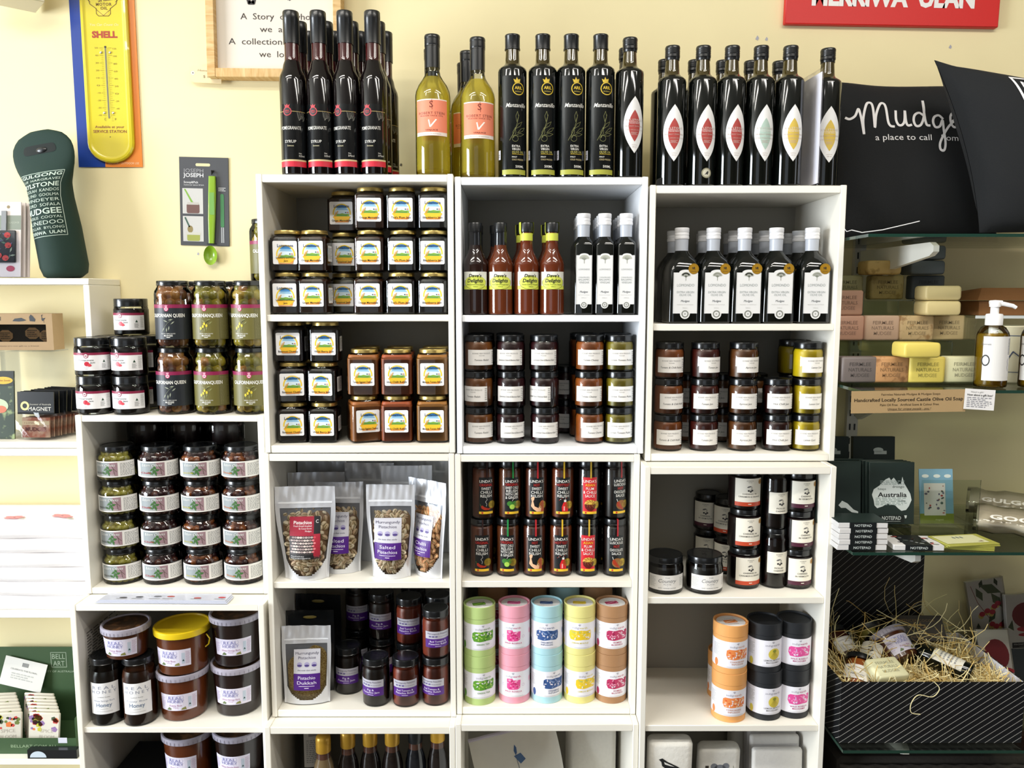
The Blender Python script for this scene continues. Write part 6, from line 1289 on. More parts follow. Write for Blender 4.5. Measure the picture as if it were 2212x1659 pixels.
# slotted upright and brackets
UX = XP(1842, 1.2, 1.985); STL = C('c9c6bc', .4, metal=.1); mb = MB(1); mb.box(-.014, .014, 0, .0135, 0, 1.75, STL); ps = [('channel', mb.mesh('channel'), [])]; sm_ = MB(1); sm_.box(-.0018, .0018, -.0008, .001, -.008, .008, INK); slot = sm_.mesh('slot')  # dark boxes on the channel, their colour stands in for the shade of open slots
for i in range(26):
    for sx in (-1, 1): ps.append(('slot', slot, [], {'loc': (sx*.006, 0, .5+i*.036)}))
put('shelf_upright', ps, (UX, 1.985, .2), 'slotted metal shelf upright on the wall beside the right tower', 'shelf upright')
def bracket(z, label):
    mb = MB(1); pts = [(-.002, -.1), (-.002, -.012), (-.33, -.012), (-.345, -.02), (-.345, -.032), (-.33, -.04), (-.16, -.062), (-.03, -.115)]
    mb.loft([[(x, y, zz) for y, zz in pts] for x in (-.006, .006)], C('dcdad0', .4)); put('shelf_bracket', [('arm', mb.mesh('arm'), [])], (UX+.004, 1.984, z+.0055), label, 'shelf bracket', 'white shelf brackets')
for zz, l in ((G1, 'white tapered bracket under the cushion shelf'), (G2, 'white bracket under the soap shelf'), (G3, 'white bracket under the notepad shelf'), (G4, 'white bracket under the gift box shelf')): bracket(zz-.0065, l)
# cushions
CLO = C('0b0e11', .92, noise=.15, nscale=250, bump=.2)
def cushion(corners, t_, seed):
    """corners (x, z) in mm: bottom left, bottom right, top right, top left; pinched corners, bulging middle"""
    bl, br_, tr_, tl = corners
    def f(u, v, s=-1):
        a, b = (u+1)/2, (v+1)/2
        sag = (1-u*u)*(abs(v)**3)*(.004 if v < 0 else -.045); sad = .045*(1-v*v)*(abs(u)**3)*(1 if u < 0 else -1)
        x = (bl[0]*(1-a)+br_[0]*a)*(1-b)+(tl[0]*(1-a)+tr_[0]*a)*b; z_ = (bl[1]*(1-a)+br_[1]*a)*(1-b)+(tl[1]*(1-a)+tr_[1]*a)*b
        e = (max(0, 1-abs(u)**2.6)*max(0, 1-abs(v)**2.6))**.5
        wr = 7*sin(u*5+seed+v*2.4)*e*(1-e)*2+9*sin((u+v)*9+seed*2)*max(0, abs(u*v)-.2)*e+5*sin(u*13+v*4+seed)*max(0, -v-.3)*e
        return (x+sad*400, s*(t_/2*e+.8)+wr, z_+sag*400)
    return f
def cushion_parts(f, art):
    mb = MB(); mb.grid(lambda a, b: f(a*2-1, b*2-1), 40, 40, CLO); mb.grid(lambda a, b: f(1-a*2, b*2-1, 1), 24, 24, CLO)
    return [('cover', mb.mesh('cover', 80), [('print', art, [])])]
WT = C('e4e2e2', .7)
f1 = cushion(((-185, 2), (205, 0), (215, 385), (-212, 392)), 130, 1); a = Art()
def cr(pts, n=6):
    """smooth curve through points"""
    out = []
    for i in range(len(pts)-1):
        p0, p1, p2, p3 = (pts[max(0, i-1)], pts[i], pts[i+1], pts[min(len(pts)-1, i+2)])
        for k in range(n):
            t = k/n; out.append(tuple(.5*(2*p1[d]+(p2[d]-p0[d])*t+(2*p0[d]-5*p1[d]+4*p2[d]-p3[d])*t*t+(3*p1[d]-p0[d]-3*p2[d]+p3[d])*t**3) for d in range(len(p1))))
    return out+[pts[-1]]
MUD = [[(-118, 18), (-110, 14), (-98, 20), (-88, 36), (-86, 20), (-84, -22), (-82, 10), (-70, 44), (-62, 52), (-56, 44), (-58, 6), (-58, -8), (-52, 20), (-40, 46), (-32, 50), (-28, 40), (-28, 6), (-24, -6), (-16, -8)],
       [(-8, 30), (-10, 8), (-6, -4), (2, -4), (8, 6), (12, 30), (11, 6), (14, -5), (22, -4)], [(50, 20), (42, 26), (32, 20), (28, 6), (32, -6), (42, -4), (50, 12), (54, 34), (55, 58), (53, 20), (55, -2), (62, -5)],
       [(92, 12), (84, 20), (74, 16), (70, 4), (74, -8), (84, -6), (91, 8), (92, -14), (94, -44), (90, -60), (82, -58), (82, -44), (92, -24), (104, -6), (116, 6)], [(110, 4), (120, 12), (124, 22), (117, 27), (110, 18), (110, 2), (116, -7), (126, -4), (136, 8)], [(138, 4), (148, 12), (152, 22), (145, 27), (138, 18), (138, 2), (144, -7), (154, -4)]]
for st_ in MUD: a.line(cr(st_), 5.2, WT, 1)
a.text('a place to call   home', 38, -32, 196, 13, WT, 1)
mpc = lambda f, cx, cz, w_, h_: (lambda u, v, l: (lambda p: (p[0], p[1]-1.0-l*2, p[2]))(f((cx+u)/(w_/2*.96), (cz+v)/(h_/2*.96))))
x = .935; zc = G1+.001
put('cushion', cushion_parts(f1, a.build('print', mpc(f1, -50, 62, 410, 385), 1, 9, 8, dv=8)), (x, 1.868, zc), 'black cushion with white script lettering, half behind the oil bottles', 'cushion', 'black cushions on the glass shelf', rot=(radians(-10), 0, radians(1)))
f2 = cushion(((-108, 2), (215, 0), (160, 318), (-206, 376)), 140, 4); a = Art()
a.line([(-70, 96), (-54, -96), (70, -110), (86, 110), (-70, 96)], 5, WT, 1)
for i, ch in enumerate('MUDGEE'): a.text(ch, -46+3.2*i, 76-27*i, 22, 20, WT, 1)
a.ring(14, 62, 20, 28, WT, 1, 20, 330, 20); a.ring(20, 62, 8, 13, WT, 1, 0, 280, 14); a.ell(40, 10, 26, 34, C('c9cdd0'), 1, n=16); a.line(cr([(0, -60), (20, -20), (50, -40), (60, -80)]), 6, WT, 1)
x = XP(2238, G1+.19, 1.725)
put('cushion', cushion_parts(f2, a.build('print', mpc(f2, 20, 47, 345, 350), 1, 9, 8, dv=8)), (x, 1.722, zc+.009), 'black cushion with a white framed emblem, leaning in front at the right edge', 'cushion', 'black cushions on the glass shelf', rot=(radians(-6), 0, radians(-3)))
mb = MB(); mb.tube([(-60, 0, 8), (-40, -2, 3), (0, -4, 8), (60, -8, 22), (72, -8, 25)], 1.0, C('d8d8d8'), 5); mb.tube([(-60, 0, 8), (-70, 0, 5), (-74, 2, 11)], .8, C('d8d8d8'), 5)
put('plastic_tie', [('strip', mb.mesh('strip'), [])], (XP(1905, G1, 1.612), 1.615, G1+.0005), 'thin white plastic tie lying at the edge of the cushion shelf', 'tie')

# ---- soaps on clear steps
def soap(col, sp=None, name=('FEIRMLEE', 'NATURALS', 'MUDGEE')):
    m = SPECK(col, sp, 55, .62, .55) if sp else C(col, .5, noise=.04, nscale=30); mb = MB(); mb.rbox(39.5, 16, 56, 7, m, cz=4); d = lin(col); h = '%02x%02x%02x' % tuple(int(int(col[i:i+2], 16)*.74) for i in (0, 2, 4)); a = Art()  # h: darkened soap colour, stands in for the shade in engraved letters
    for i, t in enumerate(name): a.text(t, 0, 12-12*i, (46, 50, 40)[i], 7.4, C(h, .6), 1, bold=.01)
    return [('soap_block', mb.mesh('soap_block'), [('stamped_lettering', a.build('stamped_lettering', FLAT(16, 28)), [])])]
SO = {'grey': soap('6a605c'), 'brown': soap('b8895a', '8a5f38'), 'yellow': soap('dcc862'), 'ivory': soap('dcd9b0'), 'pink': soap('c99a84'), 'blush': soap('cfae96'), 'speck': soap('c9ad80', 'a07c50'), 'beige': soap('c4ab7c'), 'olive': soap('a09058', '85743e'), 'sage': soap('8f8a60'), 'char': soap('4c5356'), 'cream': soap('dcc890'), 'oat': soap('b89a5c', '94783e')}
T1, T2, T3 = ZP(827, 1.697), ZP(736, 1.776), ZP(647, 1.852)
mb = MB(1); A2 = GL('f6faf6', .7); X0 = .72; LN = .40; e = .003
ps = []
for nm, y0, y1, za, x1_ in (('step_plate', 1.694, 1.768, T1, .30), ('step_plate', 1.774, 1.845, T2, .272), ('step_plate', 1.851, 1.925, T3, .22)):
    m_ = MB(1); m_.box(0, x1_, y0-1.6, y1-1.6, za-G2-.0035, za-G2-.0005, A2); ps.append((nm, m_.mesh(nm), []))
for y0, za, zb_, x1_ in ((1.696, G2+.0005, T1, .30), (1.77, T1, T2, .272), (1.8475, T2, T3, .22), (1.922, G2+.0005, T3, .22)):
    m_ = MB(1); m_.box(0, x1_, y0-1.6, y0-1.597, za-G2, zb_-G2-.004, A2); ps.append(('riser_panel', m_.mesh('riser_panel'), []))
put('soap_stand', ps, (X0, 1.6, G2), 'clear acrylic three-step stand under the soap bars', 'stand')
def sp(k, px, z, Y, label, flat=False, rz=0):
    Y += .067 if Y < 1.7 else .066 if Y < 1.79 else .055
    x = max(XP(px, z+.03, Y), .7545)
    if flat: return put('soap_bar', SO[k], (x, Y+.024, z+.0168), label, 'soap', 'stamped soap bars', rot=(radians(90), 0, radians(rz)))
    return put('soap_bar', SO[k], (x, Y, z+.0004), label, 'soap', 'stamped soap bars', rz)
sp('grey', 1843, T1, 1.648, 'dark grey-brown soap bar, front step, next to the right tower'); sp('brown', 1919, T1, 1.648, 'mottled brown soap bar on the front step'); sp('yellow', 1996, T1, 1.645, 'yellow soap bar standing on the front step'); sp('ivory', 2073, T1, 1.652, 'ivory soap bar at the right end of the front step', rz=2)
sp('yellow', 1976, T1+.0565, 1.624, 'yellow soap bar lying on top of the upright yellow one', True, 2)
for k, px, l in (('brown', 1925, 'mottled brown soap bar hidden behind the front brown one'),): pass
sp('pink', 1824, T2, 1.735, 'salmon pink soap bar, middle step, next to the right tower'); sp('blush', 1900, T2, 1.733, 'pale blush soap bar on the middle step'); sp('speck', 1974, T2, 1.733, 'speckled tan soap bar on the middle step'); sp('beige', 2042, T2, 1.748, 'plain beige soap bar at the right end of the middle step')
sp('cream', 2022, T2+.0565, 1.722, 'cream soap bar lying flat on the beige one', True, 1); sp('cream', 2025, T2+.0902, 1.722, 'cream soap bar lying on top of the other cream one', True, -2)
sp('pink', 1806, T2+.0567, 1.735, 'salmon pink soap bar stacked on the pink one', rz=0)
sp('sage', 1823, T3, 1.82, 'dull green soap bar, top step, beside the right tower'); sp('olive', 1911, T3, 1.815, 'mottled olive soap bar on the top step'); sp('oat', 1898, T3+.0565, 1.80, 'mottled oat soap bar lying on the olive one', True, 0); sp('char', 1998, T3, 1.82, 'charcoal soap bar on the top step'); sp('char', 1990, T3+.0565, 1.80, 'charcoal soap bar lying on the upright charcoal one', True, 1); sp('char', 1993, T3+.0902, 1.80, 'charcoal soap bar topmost of the charcoal pile', True, -1)
# pump bottle, ceramic beakers, kraft box on its own clear stand
def pump(parts_label):
    R = 31; OIL = LIQ('e0c23c', 'b08a1c', .45); mb = MB(); mb.lathe([(R-5, .4), (R-1, 2), (R, 6), (R, 108), (R-2, 116), (R-8, 126), (R-16, 131), (13, 133), (13, 138)], GLASS, 28); ps = [('glass_bottle', mb.mesh('glass_bottle'), [])]
    mb = MB(); mb.lathe([(R-6, 3), (R-1.5, 7), (R-1.5, 107), (R-4, 113), (R-5, 113.5)], OIL, 28); ps.append(('oil', mb.mesh('oil'), []))
    a = Art().rect(-36, -46, 36, 46, C('dcdad6', .5), 0); a.ring(-30, -4, 6, 8, INK, 1, n=18, ky=1.5); a.lines(16, 8, 34, 42, 11, C('6a6a70'), 1); a.text('rejuvenate', -30, 30, 18, 4, C('4a4a50'), 1); a.line(cr([(18, 0), (16, -6), (18, -12), (16, -18), (19, -26)]), 1, C('5a5a80'), 1); ps.append(label_parts(a, CYL(R, 62), R))
    W = C('ecebea', .35); mb = MB(); mb.lathe([(15.5, 130), (16.5, 131), (16.5, 151), (15, 154), (8, 155), (8, 168), (10.5, 169), (10.5, 177), (9, 179)], W, 24); p = mb.mesh('pump_collar'); mb = MB(); mb.tube([(0, 0, 174), (14, -6, 175), (30, -13, 171), (36, -15, 167)], 5.2, W, 8, 3.6); mb.tube([(-10, 3, 177), (0, 0, 178), (12, -5, 177)], 5, W, 8); ps.append(('pump_collar', p, [('nozzle', mb.mesh('nozzle'), [])]))
    mb = MB(); mb.lathe([(9, 108), (9, 131)], W, 14); mb.lathe([(6, 92), (6, 108)], W, 12); mb.lathe([(2, 8), (2, 92)], C('e4e4e0'), 8); ps.append(('dip_tube', mb.mesh('dip_tube'), [])); return ps
pm_ = pump(''); zz = G2+.0005
put('pump_bottle', pm_, (XP(2143, zz+.08, 1.655), 1.655, zz), 'hand wash bottle of yellow oil with a white pump', 'pump bottle', 'pump bottles', rz=4)
put('pump_bottle', pm_, (XP(2240, zz+.08, 1.648), 1.648, zz), 'second pump bottle cut off by the right edge', 'pump bottle', 'pump bottles', rz=-30)
def beaker():
    CE = C('c9c2a4', .35, coat=.3); mb = MB(); mb.lathe([(30, .4), (33, 3), (34, 12), (33, 60), (35, 120), (36.5, 124), (35, 126), (32, 124), (30, 60)], CE, 28); ps = [('beaker_body', mb.mesh('beaker_body'), [])]; a = Art(); Bl = C('2c3c5c', .4)
    a.rect(-90, 104, 90, 105.6, Bl, 1); a.rect(-90, 24, 90, 25.4, Bl, 1); a.poly([(-6, 74), (2, 92), (10, 94), (12, 84), (4, 72), (18, 70), (18, 67), (-6, 70)], Bl, 1); a.poly([(-4, 50), (10, 44), (22, 36), (20, 30), (6, 36), (-6, 44)], Bl, 1); a.ell(0, 112, 3, 3, Bl, 1, n=8); a.line([(-40, 40), (-24, 70), (-12, 60)], 2, Bl, 1)
    ps.append(('painted_decor', a.build('painted_decor', CYL(34.6, 0), 1, 9, 5), [])); return ps
bk_ = beaker(); put('ceramic_beaker', bk_, (XP(2183, zz+.06, 1.755), 1.755, zz), 'ceramic beaker with blue brushwork behind the pump bottle', 'beaker', 'ceramic beakers', rz=14); put('ceramic_beaker', bk_, (XP(2278, zz+.06, 1.73), 1.735, zz), 'ceramic beaker with blue brushwork at the right edge', 'beaker', 'ceramic beakers', rz=20)
zr = ZP(683, 1.74); mb = MB(1); mb.box(0, .34, 0, .2, zr-G2-.004, zr-G2, A2); m2 = MB(1); m2.box(0, .003, 0, .2, .0006, zr-G2-.0045, A2); m3 = MB(1); m3.box(0, .34, -.0015, 0, zr-G2-.0055, zr-G2+.001, C('d8dcdc', .2, coat=.5)); xk = 1.03
put('riser', [('clear_top', mb.mesh('clear_top'), []), ('clear_leg', m2.mesh('clear_leg'), []), ('bright_edge', m3.mesh('bright_edge'), [])], (xk, 1.755, G2), 'clear acrylic riser under the brown carton', 'riser')
KR2 = C('8f5f34', .75, noise=.06, nscale=80); mb = MB(); mb.box(-120, 120, 0, 130, 0, 32, KR2, .8); m2 = MB(); m2.loft([[(-128, -6, 34), (124, -6, 34), (124, 130, 34), (-128, 130, 34)], [(-104, 20, 62), (124, 20, 62), (124, 130, 52), (-104, 130, 52)]], KR2)
put('carton', [('tray', mb.mesh('tray'), []), ('lid', m2.mesh('lid'), [])], (xk+.145, 1.79, zr+.0006), 'flat brown cardboard carton with a lifted lid', 'carton', rz=2)
# signs on the shelf edge
mb = MB(); mb.box(-117, 117, -.8, 0, -46, 0, C('a88c62', .7, noise=.05, nscale=30)); a = Art(); K = C('241a10'); a.text('Feirmlee Naturals Mudgee & Mudgee Soaps', 4, -8, 120, 4.2, C('4a3a24'), 1); a.text('Handcrafted Locally Sourced Castile Olive Oil Soap', 0, -19, 222, 6.6, K, 1, bold=.01); a.text('Palm Oil Free   Artificial Scent & Colour Free', 2, -29.5, 120, 4.4, C('3a2c1a'), 1); a.text('Unique for unique people - you !', 2, -38, 88, 4.2, C('3a2c1a'), 1, shear=.2); a.rect(-42, -41.4, 44, -40.9, C('3a2c1a'), 1)
put('shelf_sign', [('paper', mb.mesh('paper'), [('lettering', a.build('lettering', lambda u, v, l: (u, -1-l, v)), [])])], (XP(1963, G2, 1.597), 1.597, G2+.0005), 'brown kraft paper sign about olive oil soap on the shelf edge', 'sign', rot=(0, radians(-1), 0))
mb = MB(); mb.box(-31, 31, -.6, 0, -40, 2, C('e4e2e0', .6)); a = Art(); a.text('Need a gift?', -6, -4, 26, 3, GREY, 1); a.text('How about a gift box?', 0, -10, 52, 4.2, INK, 1, bold=.01); a.lines(-26, -36, 26, -14, 6, C('8a8a90'), 1)
put('gift_note', [('paper', mb.mesh('paper'), [('lettering', a.build('lettering', lambda u, v, l: (u, -.8-l, v)), [])])], (XP(2117, G2, 1.597), 1.596, G2+.0005), 'small white paper note hanging from the soap shelf', 'note', rot=(radians(-3), radians(3.5), 0))

# ---- notepads and cards
zz = G3+.0006; DKG = C('1a2824', .5); 
def pad(w_, h_, t_, art=None, cover=None, band=True):
    mb = MB(); mb.box(-w_/2, w_/2, 0, t_, 0, h_, cover or DKG, .6); m2 = MB(); m2.box(-w_/2+1, w_/2+.2, 1, t_-1, .6, h_-1, C('d0ccc4', .8)); ps = [('cover', mb.mesh('cover'), [('print', art.build('print', lambda u, v, l: (u, -.2-l, v)), [])] if art else [])]; return ps
au = Art(); WH = C('c4ccc8', .6); AUS = [(-44, 66), (-40, 78), (-28, 86), (-22, 92), (-14, 100), (-6, 104), (-2, 98), (4, 104), (10, 96), (14, 88), (20, 90), (23, 106), (27, 92), (34, 80), (41, 68), (44, 54), (38, 40), (32, 32), (22, 30), (14, 36), (8, 42), (0, 44), (-10, 46), (-20, 40), (-32, 36), (-38, 42), (-40, 54)]
au.poly(AUS, WH, 1); au.poly([(28, 20), (34, 20), (33, 14), (30, 13)], WH, 1); au.text('Australia', 1, 66, 64, 10, INK, 2, bold=.02); au.text('drongo', 14, 84, 26, 5.5, C('3a4a44'), 2); au.text('heaps', -22, 79, 18, 5, C('4a5a54'), 2); au.text("G'day", 22, 53, 16, 5, C('3a4a44'), 2); au.lines(-36, 42, 34, 60, 5, C('8a9a94'), 2); au.lines(-26, 88, 30, 98, 3, C('8a9a94'), 2)
au.rect(-28, -8+12, 28, 10+12-2, C('101816'), 1); au.text('NOTEPAD', 0, 14, 42, 8, WH, 2, bold=.01); au.rect(-20, 6.5, 20, 7.1, WH, 2)
pa = pad(100, 138, 7, au); pb = pad(100, 138, 6)
for i in range(4): put('notepad', pa if i == 0 else pb, (XP(1927, zz+.06, 1.70)+(-.004*i), 1.70+.0085*i, zz+.03), 'dark green notepad with a map of words, front of its row' if i == 0 else 'dark green notepad standing %s behind the map one' % ('first', 'second', 'third')[i-1], 'notepad', 'upright dark green notepads', rot=(radians(-5), 0, 0))
kg = Art().poly([(0, 40), (8, 50), (20, 44), (34, 30), (44, 26), (44, 22), (30, 24), (16, 34), (6, 34)], WH, 1)
pk = pad(100, 138, 8, kg)
put('notepad', pk, (XP(1812, zz+.06, 1.71), 1.71, zz+.03), 'dark notepad with a kangaroo tail print beside the right tower', 'notepad', 'upright dark green notepads', rot=(radians(-5), 0, 0))
put('notepad', pb, (XP(1840-18, zz+.06, 1.725), 1.737, zz+.03), 'dark notepad behind the kangaroo one', 'notepad', 'upright dark green notepads', rot=(radians(-5), 0, 0))
pbk = pad(100, 170, 14, Art().ell(10, 138, 12, 6, WH, 1).rect(0, 128, 30, 136, WH, 1))
for i, (px, l) in enumerate(((1890, 'tall dark folder standing at the back behind the map notepad'), (1790, 'tall dark folder at the back beside the right tower'))): put('folder', pbk, (XP(px, zz+.1, 1.84), 1.84+.03*i*0, zz+.03), l, 'folder', 'tall dark folders', rot=(radians(-5), 0, 0))
# clear holder under the upright pads
mb = MB(1); mb.box(0, .156, 0, .19, .0005, .003, A2); mb.box(0, .156, 0, .19, .026, .029, A2); mb.box(0, .003, 0, .19, .003, .026, A2); mb.box(.153, .156, 0, .19, .003, .026, A2); put('pad_holder', [('clear_holder', mb.mesh('clear_holder'), [])], (.725, 1.69, G3), 'clear acrylic block under the upright notepads', 'holder')
bnd = C('14181a', .4)
def flatpad(top=None):
    mb = MB(); mb.box(-52, 52, -70, 0, 0, 11, C('d4d2d0', .7), .8); m2 = MB(); m2.box(-28, 28, -71, 1, -.3, 11.4, bnd); a = Art().text('NOTEPAD', 0, 5.6, 36, 5, WH, 1, bold=.01); ps = [('paper_block', mb.mesh('paper_block'), []), ('paper_band', m2.mesh('paper_band'), [('lettering', a.build('lettering', lambda u, v, l: (u, -71.2-l, v)), [])])]
    if top: ps.append(('cover', top, [])); 
    return ps
fp = flatpad(); zz2 = zz
mb = MB(); mb.box(-52, 52, -70, 0, 11.6, 12.6, DKG); tcov = mb.mesh('cover'); fpt = flatpad(tcov)
for i in range(5): put('notepad', fpt if i == 4 else fp, (XP(1846, zz, 1.65), 1.682, zz2), 'flat notepad with black band, %s of the pile by the right tower' % ('bottom', 'second', 'third', 'fourth', 'top')[i], 'notepad', 'notepads stacked flat', rz=(-1, 1, 0, 1, -1)[i]); zz2 += .012
il = Art(); r = random.Random(9)
for i in range(18): il.poly([(x_+5*cos(q)*k, y_+3.5*sin(q)) for x_, y_ in [(r.uniform(-42, 42), r.uniform(-62, -8))] for k in [r.uniform(.6, 1.5)] for q in (0, 1, 2.2, 3.3, 4.4, 5.4)], C(r.choice(['6a6e74', '8a8e8a', '4a5450', 'b0504a'])), 1)
il2 = flatpad(); il2.append(('illustration', il.build('illustration', lambda u, v, l: (u, v, 11.3+l)), []))
put('notepad', il2, (XP(1968, zz, 1.65), 1.68, zz), 'white illustrated notepad with black band lying flat', 'notepad', 'notepads stacked flat', rz=-3)
mb = MB(); mb.box(-38, 38, 0, 1.5, 0, 122, C('7fa9bf', .5)); a = Art(); a.rect(-38, 0, 38, 22, C('7f8a34'), 1); 
for x_ in (-24, 2, 26): a.ell(x_, 106, 8, 4, C('dce2dc'), 1, n=12)
a.rect(-28, 18, 20, 90, C('d8d2cc'), 2); r = random.Random(2)
for i in range(22): a.ell(r.uniform(-25, 17), r.uniform(22, 87), r.uniform(1.2, 3.6), r.uniform(1.2, 3.4), C(r.choice(['4a5450', '8a4a40', 'a83a3a', '5a6a60', '6a6478'])), 3, n=7)
a.text('magnet', 6, 9, 18, 4, C('d4d8a4'), 3)
put('card_pack', [('card', mb.mesh('card'), [('print', a.build('print', lambda u, v, l: (u, -.2-l, v)), [])])], (XP(2026, zz+.06, 1.72), 1.72, zz+.026), 'blue and green picture card standing beside the map notepad', 'card', rot=(radians(-9), 0, 0))
mb = MB(1); mb.box(0, .13, 0, .002, 0, .13, A2); mb.box(0, .13, .002, .1, 0, .002, A2); mb.box(0, .13, .02, .1, .022, .0245, A2); put('card_holder', [('clear_holder', mb.mesh('clear_holder'), [])], (XP(1985, zz, 1.70), 1.70, zz), 'clear acrylic holder around the blue picture card', 'holder')
YG_ = C('aaa84a', .5)
for i in range(5):
    mb = MB(); mb.box(-58, 58, -70, 0, 0, 2.2, YG_, .3); ps = [('card', mb.mesh('card'), [])]
    if i == 4: a = Art().rect(-54, -58, 44, -6, C('d8d6a8'), 1); [a.poly([(-16+q*9, -22), (-13+q*9, -14), (-10+q*9, -22), (-12+q*9, -28)], C('5a6a74'), 2) for q in range(3)]; a.poly([(22, -50), (34, -46), (36, -52)], C('7a5a4a'), 2); ps[0] = ('card', ps[0][1], [('print', a.build('print', lambda u, v, l: (u, v, 2.3+l)), [])])
    put('greeting_card', ps, (XP(2073, zz, 1.65)-.004*(i % 3), 1.682-.002*i, zz+.003*i), 'yellow-green card with animals, %s of the fanned pile' % ('bottom', 'second', 'third', 'fourth', 'top')[i], 'card', 'yellow-green cards in a fanned pile', rz=-8+4*i)
CLB = C('c4bba4', .9, noise=.05, nscale=60, bump=.2)
for i in range(2):
    mb = MB(); n_ = 14
    mb.loft([csq(115, 34, 30, zc_, 5) for zc_ in (0, 20, 60, 120, 150)], CLB); body = MB(); rings = []
    for k in range(n_+1):
        x_ = -130+260*k/n_; q = 1+.06*sin(k*1.3+i); rings.append([(x_, 62*cos(t)*q, 26+26*sin(t)*q+2*sin(k*2)) for t in [2*pi*j/14 for j in range(14)]])
    body.loft(rings, CLB); wr = MB(); wr.loft([[(p[0]*1.05, p[1]*1.07+1, 27+(p[2]-26)*1.08) for p in rg] for rg in rings], GL('f4f4f4', 1.4, .06)); a = Art().text('GULGONG' if i else 'GOOLMA', -30, 0, 150, 20, C('e0dcd2'), 1, bold=.03)
    put('wrapped_cloth', [('rolled_cloth', body.mesh('rolled_cloth', 70), []), ('clear_wrap', wr.mesh('clear_wrap', 70), []), ('lettering', a.build('lettering', lambda u, v, l: (u, -66*cos(v/64+.5)*1.09-1-l, 27+29.5*sin(v/64+.75)+l)), [])], (XP(2212, zz, 1.70+.11*i)+.035, 1.685+.15*i, zz+.005), ('front' if not i else 'rear')+' beige printed cloth rolled in clear plastic', 'cloth', 'rolled cloths in clear plastic', rot=(0, 0, radians(-32)))

# ---- striped gift box with straw and jars
zb = G4+.0006; YB0, YB1 = 1.628, 1.885; xb0 = XP(1815, zb+.07, YB0); wbx = .40; hb = ZP(1474, YB0)-zb
SX = STRIPE('0a0c10', 'c4c2bc', 50, .06, (1, 0, -1.43)); INW = C('dcdce4', .6); t = .003
def bp(name, x0, x1, y0, y1, z0_, z1_, m, m2=None):
    b = MB(1); b.box(x0, x1, y0, y1, z0_, z1_, m); return (name, b.mesh(name), [])
dy = YB1-YB0
ps = [bp('front_wall', 0, wbx, 0, t, 0, hb, SX), bp('left_wall', 0, t, t, dy, 0, hb, STRIPE('0a0c10', 'c4c2bc', 50, .06, (0, -1, -1.43))), bp('right_wall', wbx-t, wbx, t, dy, 0, hb, STRIPE('0a0c10', 'c4c2bc', 50, .06, (0, 1, -1.43))), bp('back_wall', t, wbx-t, dy-t, dy, 0, hb, SX), bp('floor_panel', t, wbx-t, t, dy-t, 0, t, INW),
      bp('lining', wbx-t-.0012, wbx-t-.0002, t, dy-t, t, hb, INW), bp('lining', t, wbx-t, dy-t-.0012, dy-t-.0002, t, hb, INW), bp('lining', t, wbx-t, t+.0002, t+.0012, t, hb-.001, INW)]
zl1 = ZP(1188, YB1)-zb
lidb = MB(1); lidb.box(0, .305, dy+.004, dy+.008, hb*.7, zl1, STRIPE('08090c', 'b4b2ac', 50, .05, (1, 0, -1.1))); ps.append(('standing_lid', lidb.mesh('standing_lid'), []))
put('gift_box', ps, (xb0, YB0, zb), 'black gift box with white diagonal stripes, open and filled with straw', 'box')
hz = zb+hb
def strands(n, seed, x0, x1, y0, y1, z0_, z1_, L, r_=.0009):
    r = random.Random(seed); mb = MB(1); S1 = C('dcc688', .7); S2 = C('c4a45c', .7); S3 = C('eadca8', .7)
    for i in range(n):
        p = Vector((r.uniform(x0, x1), r.uniform(y0, y1), r.uniform(z0_, z1_))); d = Vector((r.uniform(-1, 1), r.uniform(-1, 1), r.uniform(-.22, .3))).normalized(); ax = Vector((r.uniform(-1, 1), r.uniform(-1, 1), r.uniform(-1, 1))).normalized(); k = r.uniform(-.45, .45); pts = [p]
        for s_ in range(5): d = (Matrix.Rotation(k, 3, ax) @ d); p = p+d*L*r.uniform(.14, .24); p.x = min(max(p.x, x0), x1); p.y = min(max(p.y, y0), y1); p.z = max(p.z, z0_-.004); pts.append(p.copy())
        mb.tube(pts, r_*r.uniform(.7, 1.3), r.choice((S1, S2, S3)), 3)
    return mb
sb = strands(2300, 4, .006, wbx-.006, .008, dy-.008, hb-.058, hb-.024, .08); stuff = sb.mesh('straw')
solo('straw', stuff, (xb0, YB0, zb), 'pale shredded straw filling the striped gift box', 'straw', kind='stuff')
sb = strands(130, 8, .05, wbx-.01, dy*.5, dy-.01, hb-.02, hb+.045, .13, .0008); solo('straw', sb.mesh('straw'), (xb0, YB0, zb), 'loose straw curling up at the back of the gift box', 'straw', kind='stuff')
mb = MB(1); mb.box(.006, wbx-.006, .006, dy-.006, .004, hb-.06, C('a88a50', .9, noise=.3, nscale=80)); solo('straw_bed', mb.mesh('straw_bed'), (xb0, YB0, zb), 'dense straw bed under the jars in the gift box', 'straw', kind='stuff')
mb = MB(1); mb.tube(cr([(.20, -.002, .002), (.21, -.006, -.012), (.196, -.006, -.03), (.165, -.006, -.026), (.150, -.007, -.045), (.152, -.006, -.066), (.172, -.006, -.07)]), .001, C('d8cc9c', .7), 5); solo('straw_strand', mb.mesh('straw_strand'), (xb0, YB0, hz), 'single straw strand hanging over the front of the striped box', 'straw')
def lie(parts, name, px, py, Y, label, cat, rot, z):
    return put(name, parts, (XP(px, z, Y), Y, z), label, cat, 'goods in the gift box', rot=tuple(radians(q) for q in rot))
zj = hz-.032
lie(BON['tomjam'], 'jam_jar', 1834, 1360, 1.80, 'dark jam jar lying in the gift box, nearest the right tower', 'jar', (-52, 0, 20), zj-.002)
lie(CH['pickled'], 'cherry_jar', 1868, 1400, 1.735, 'dark cherry jar with cream label lying in the straw', 'jar', (-62, 0, -38), zj-.01)
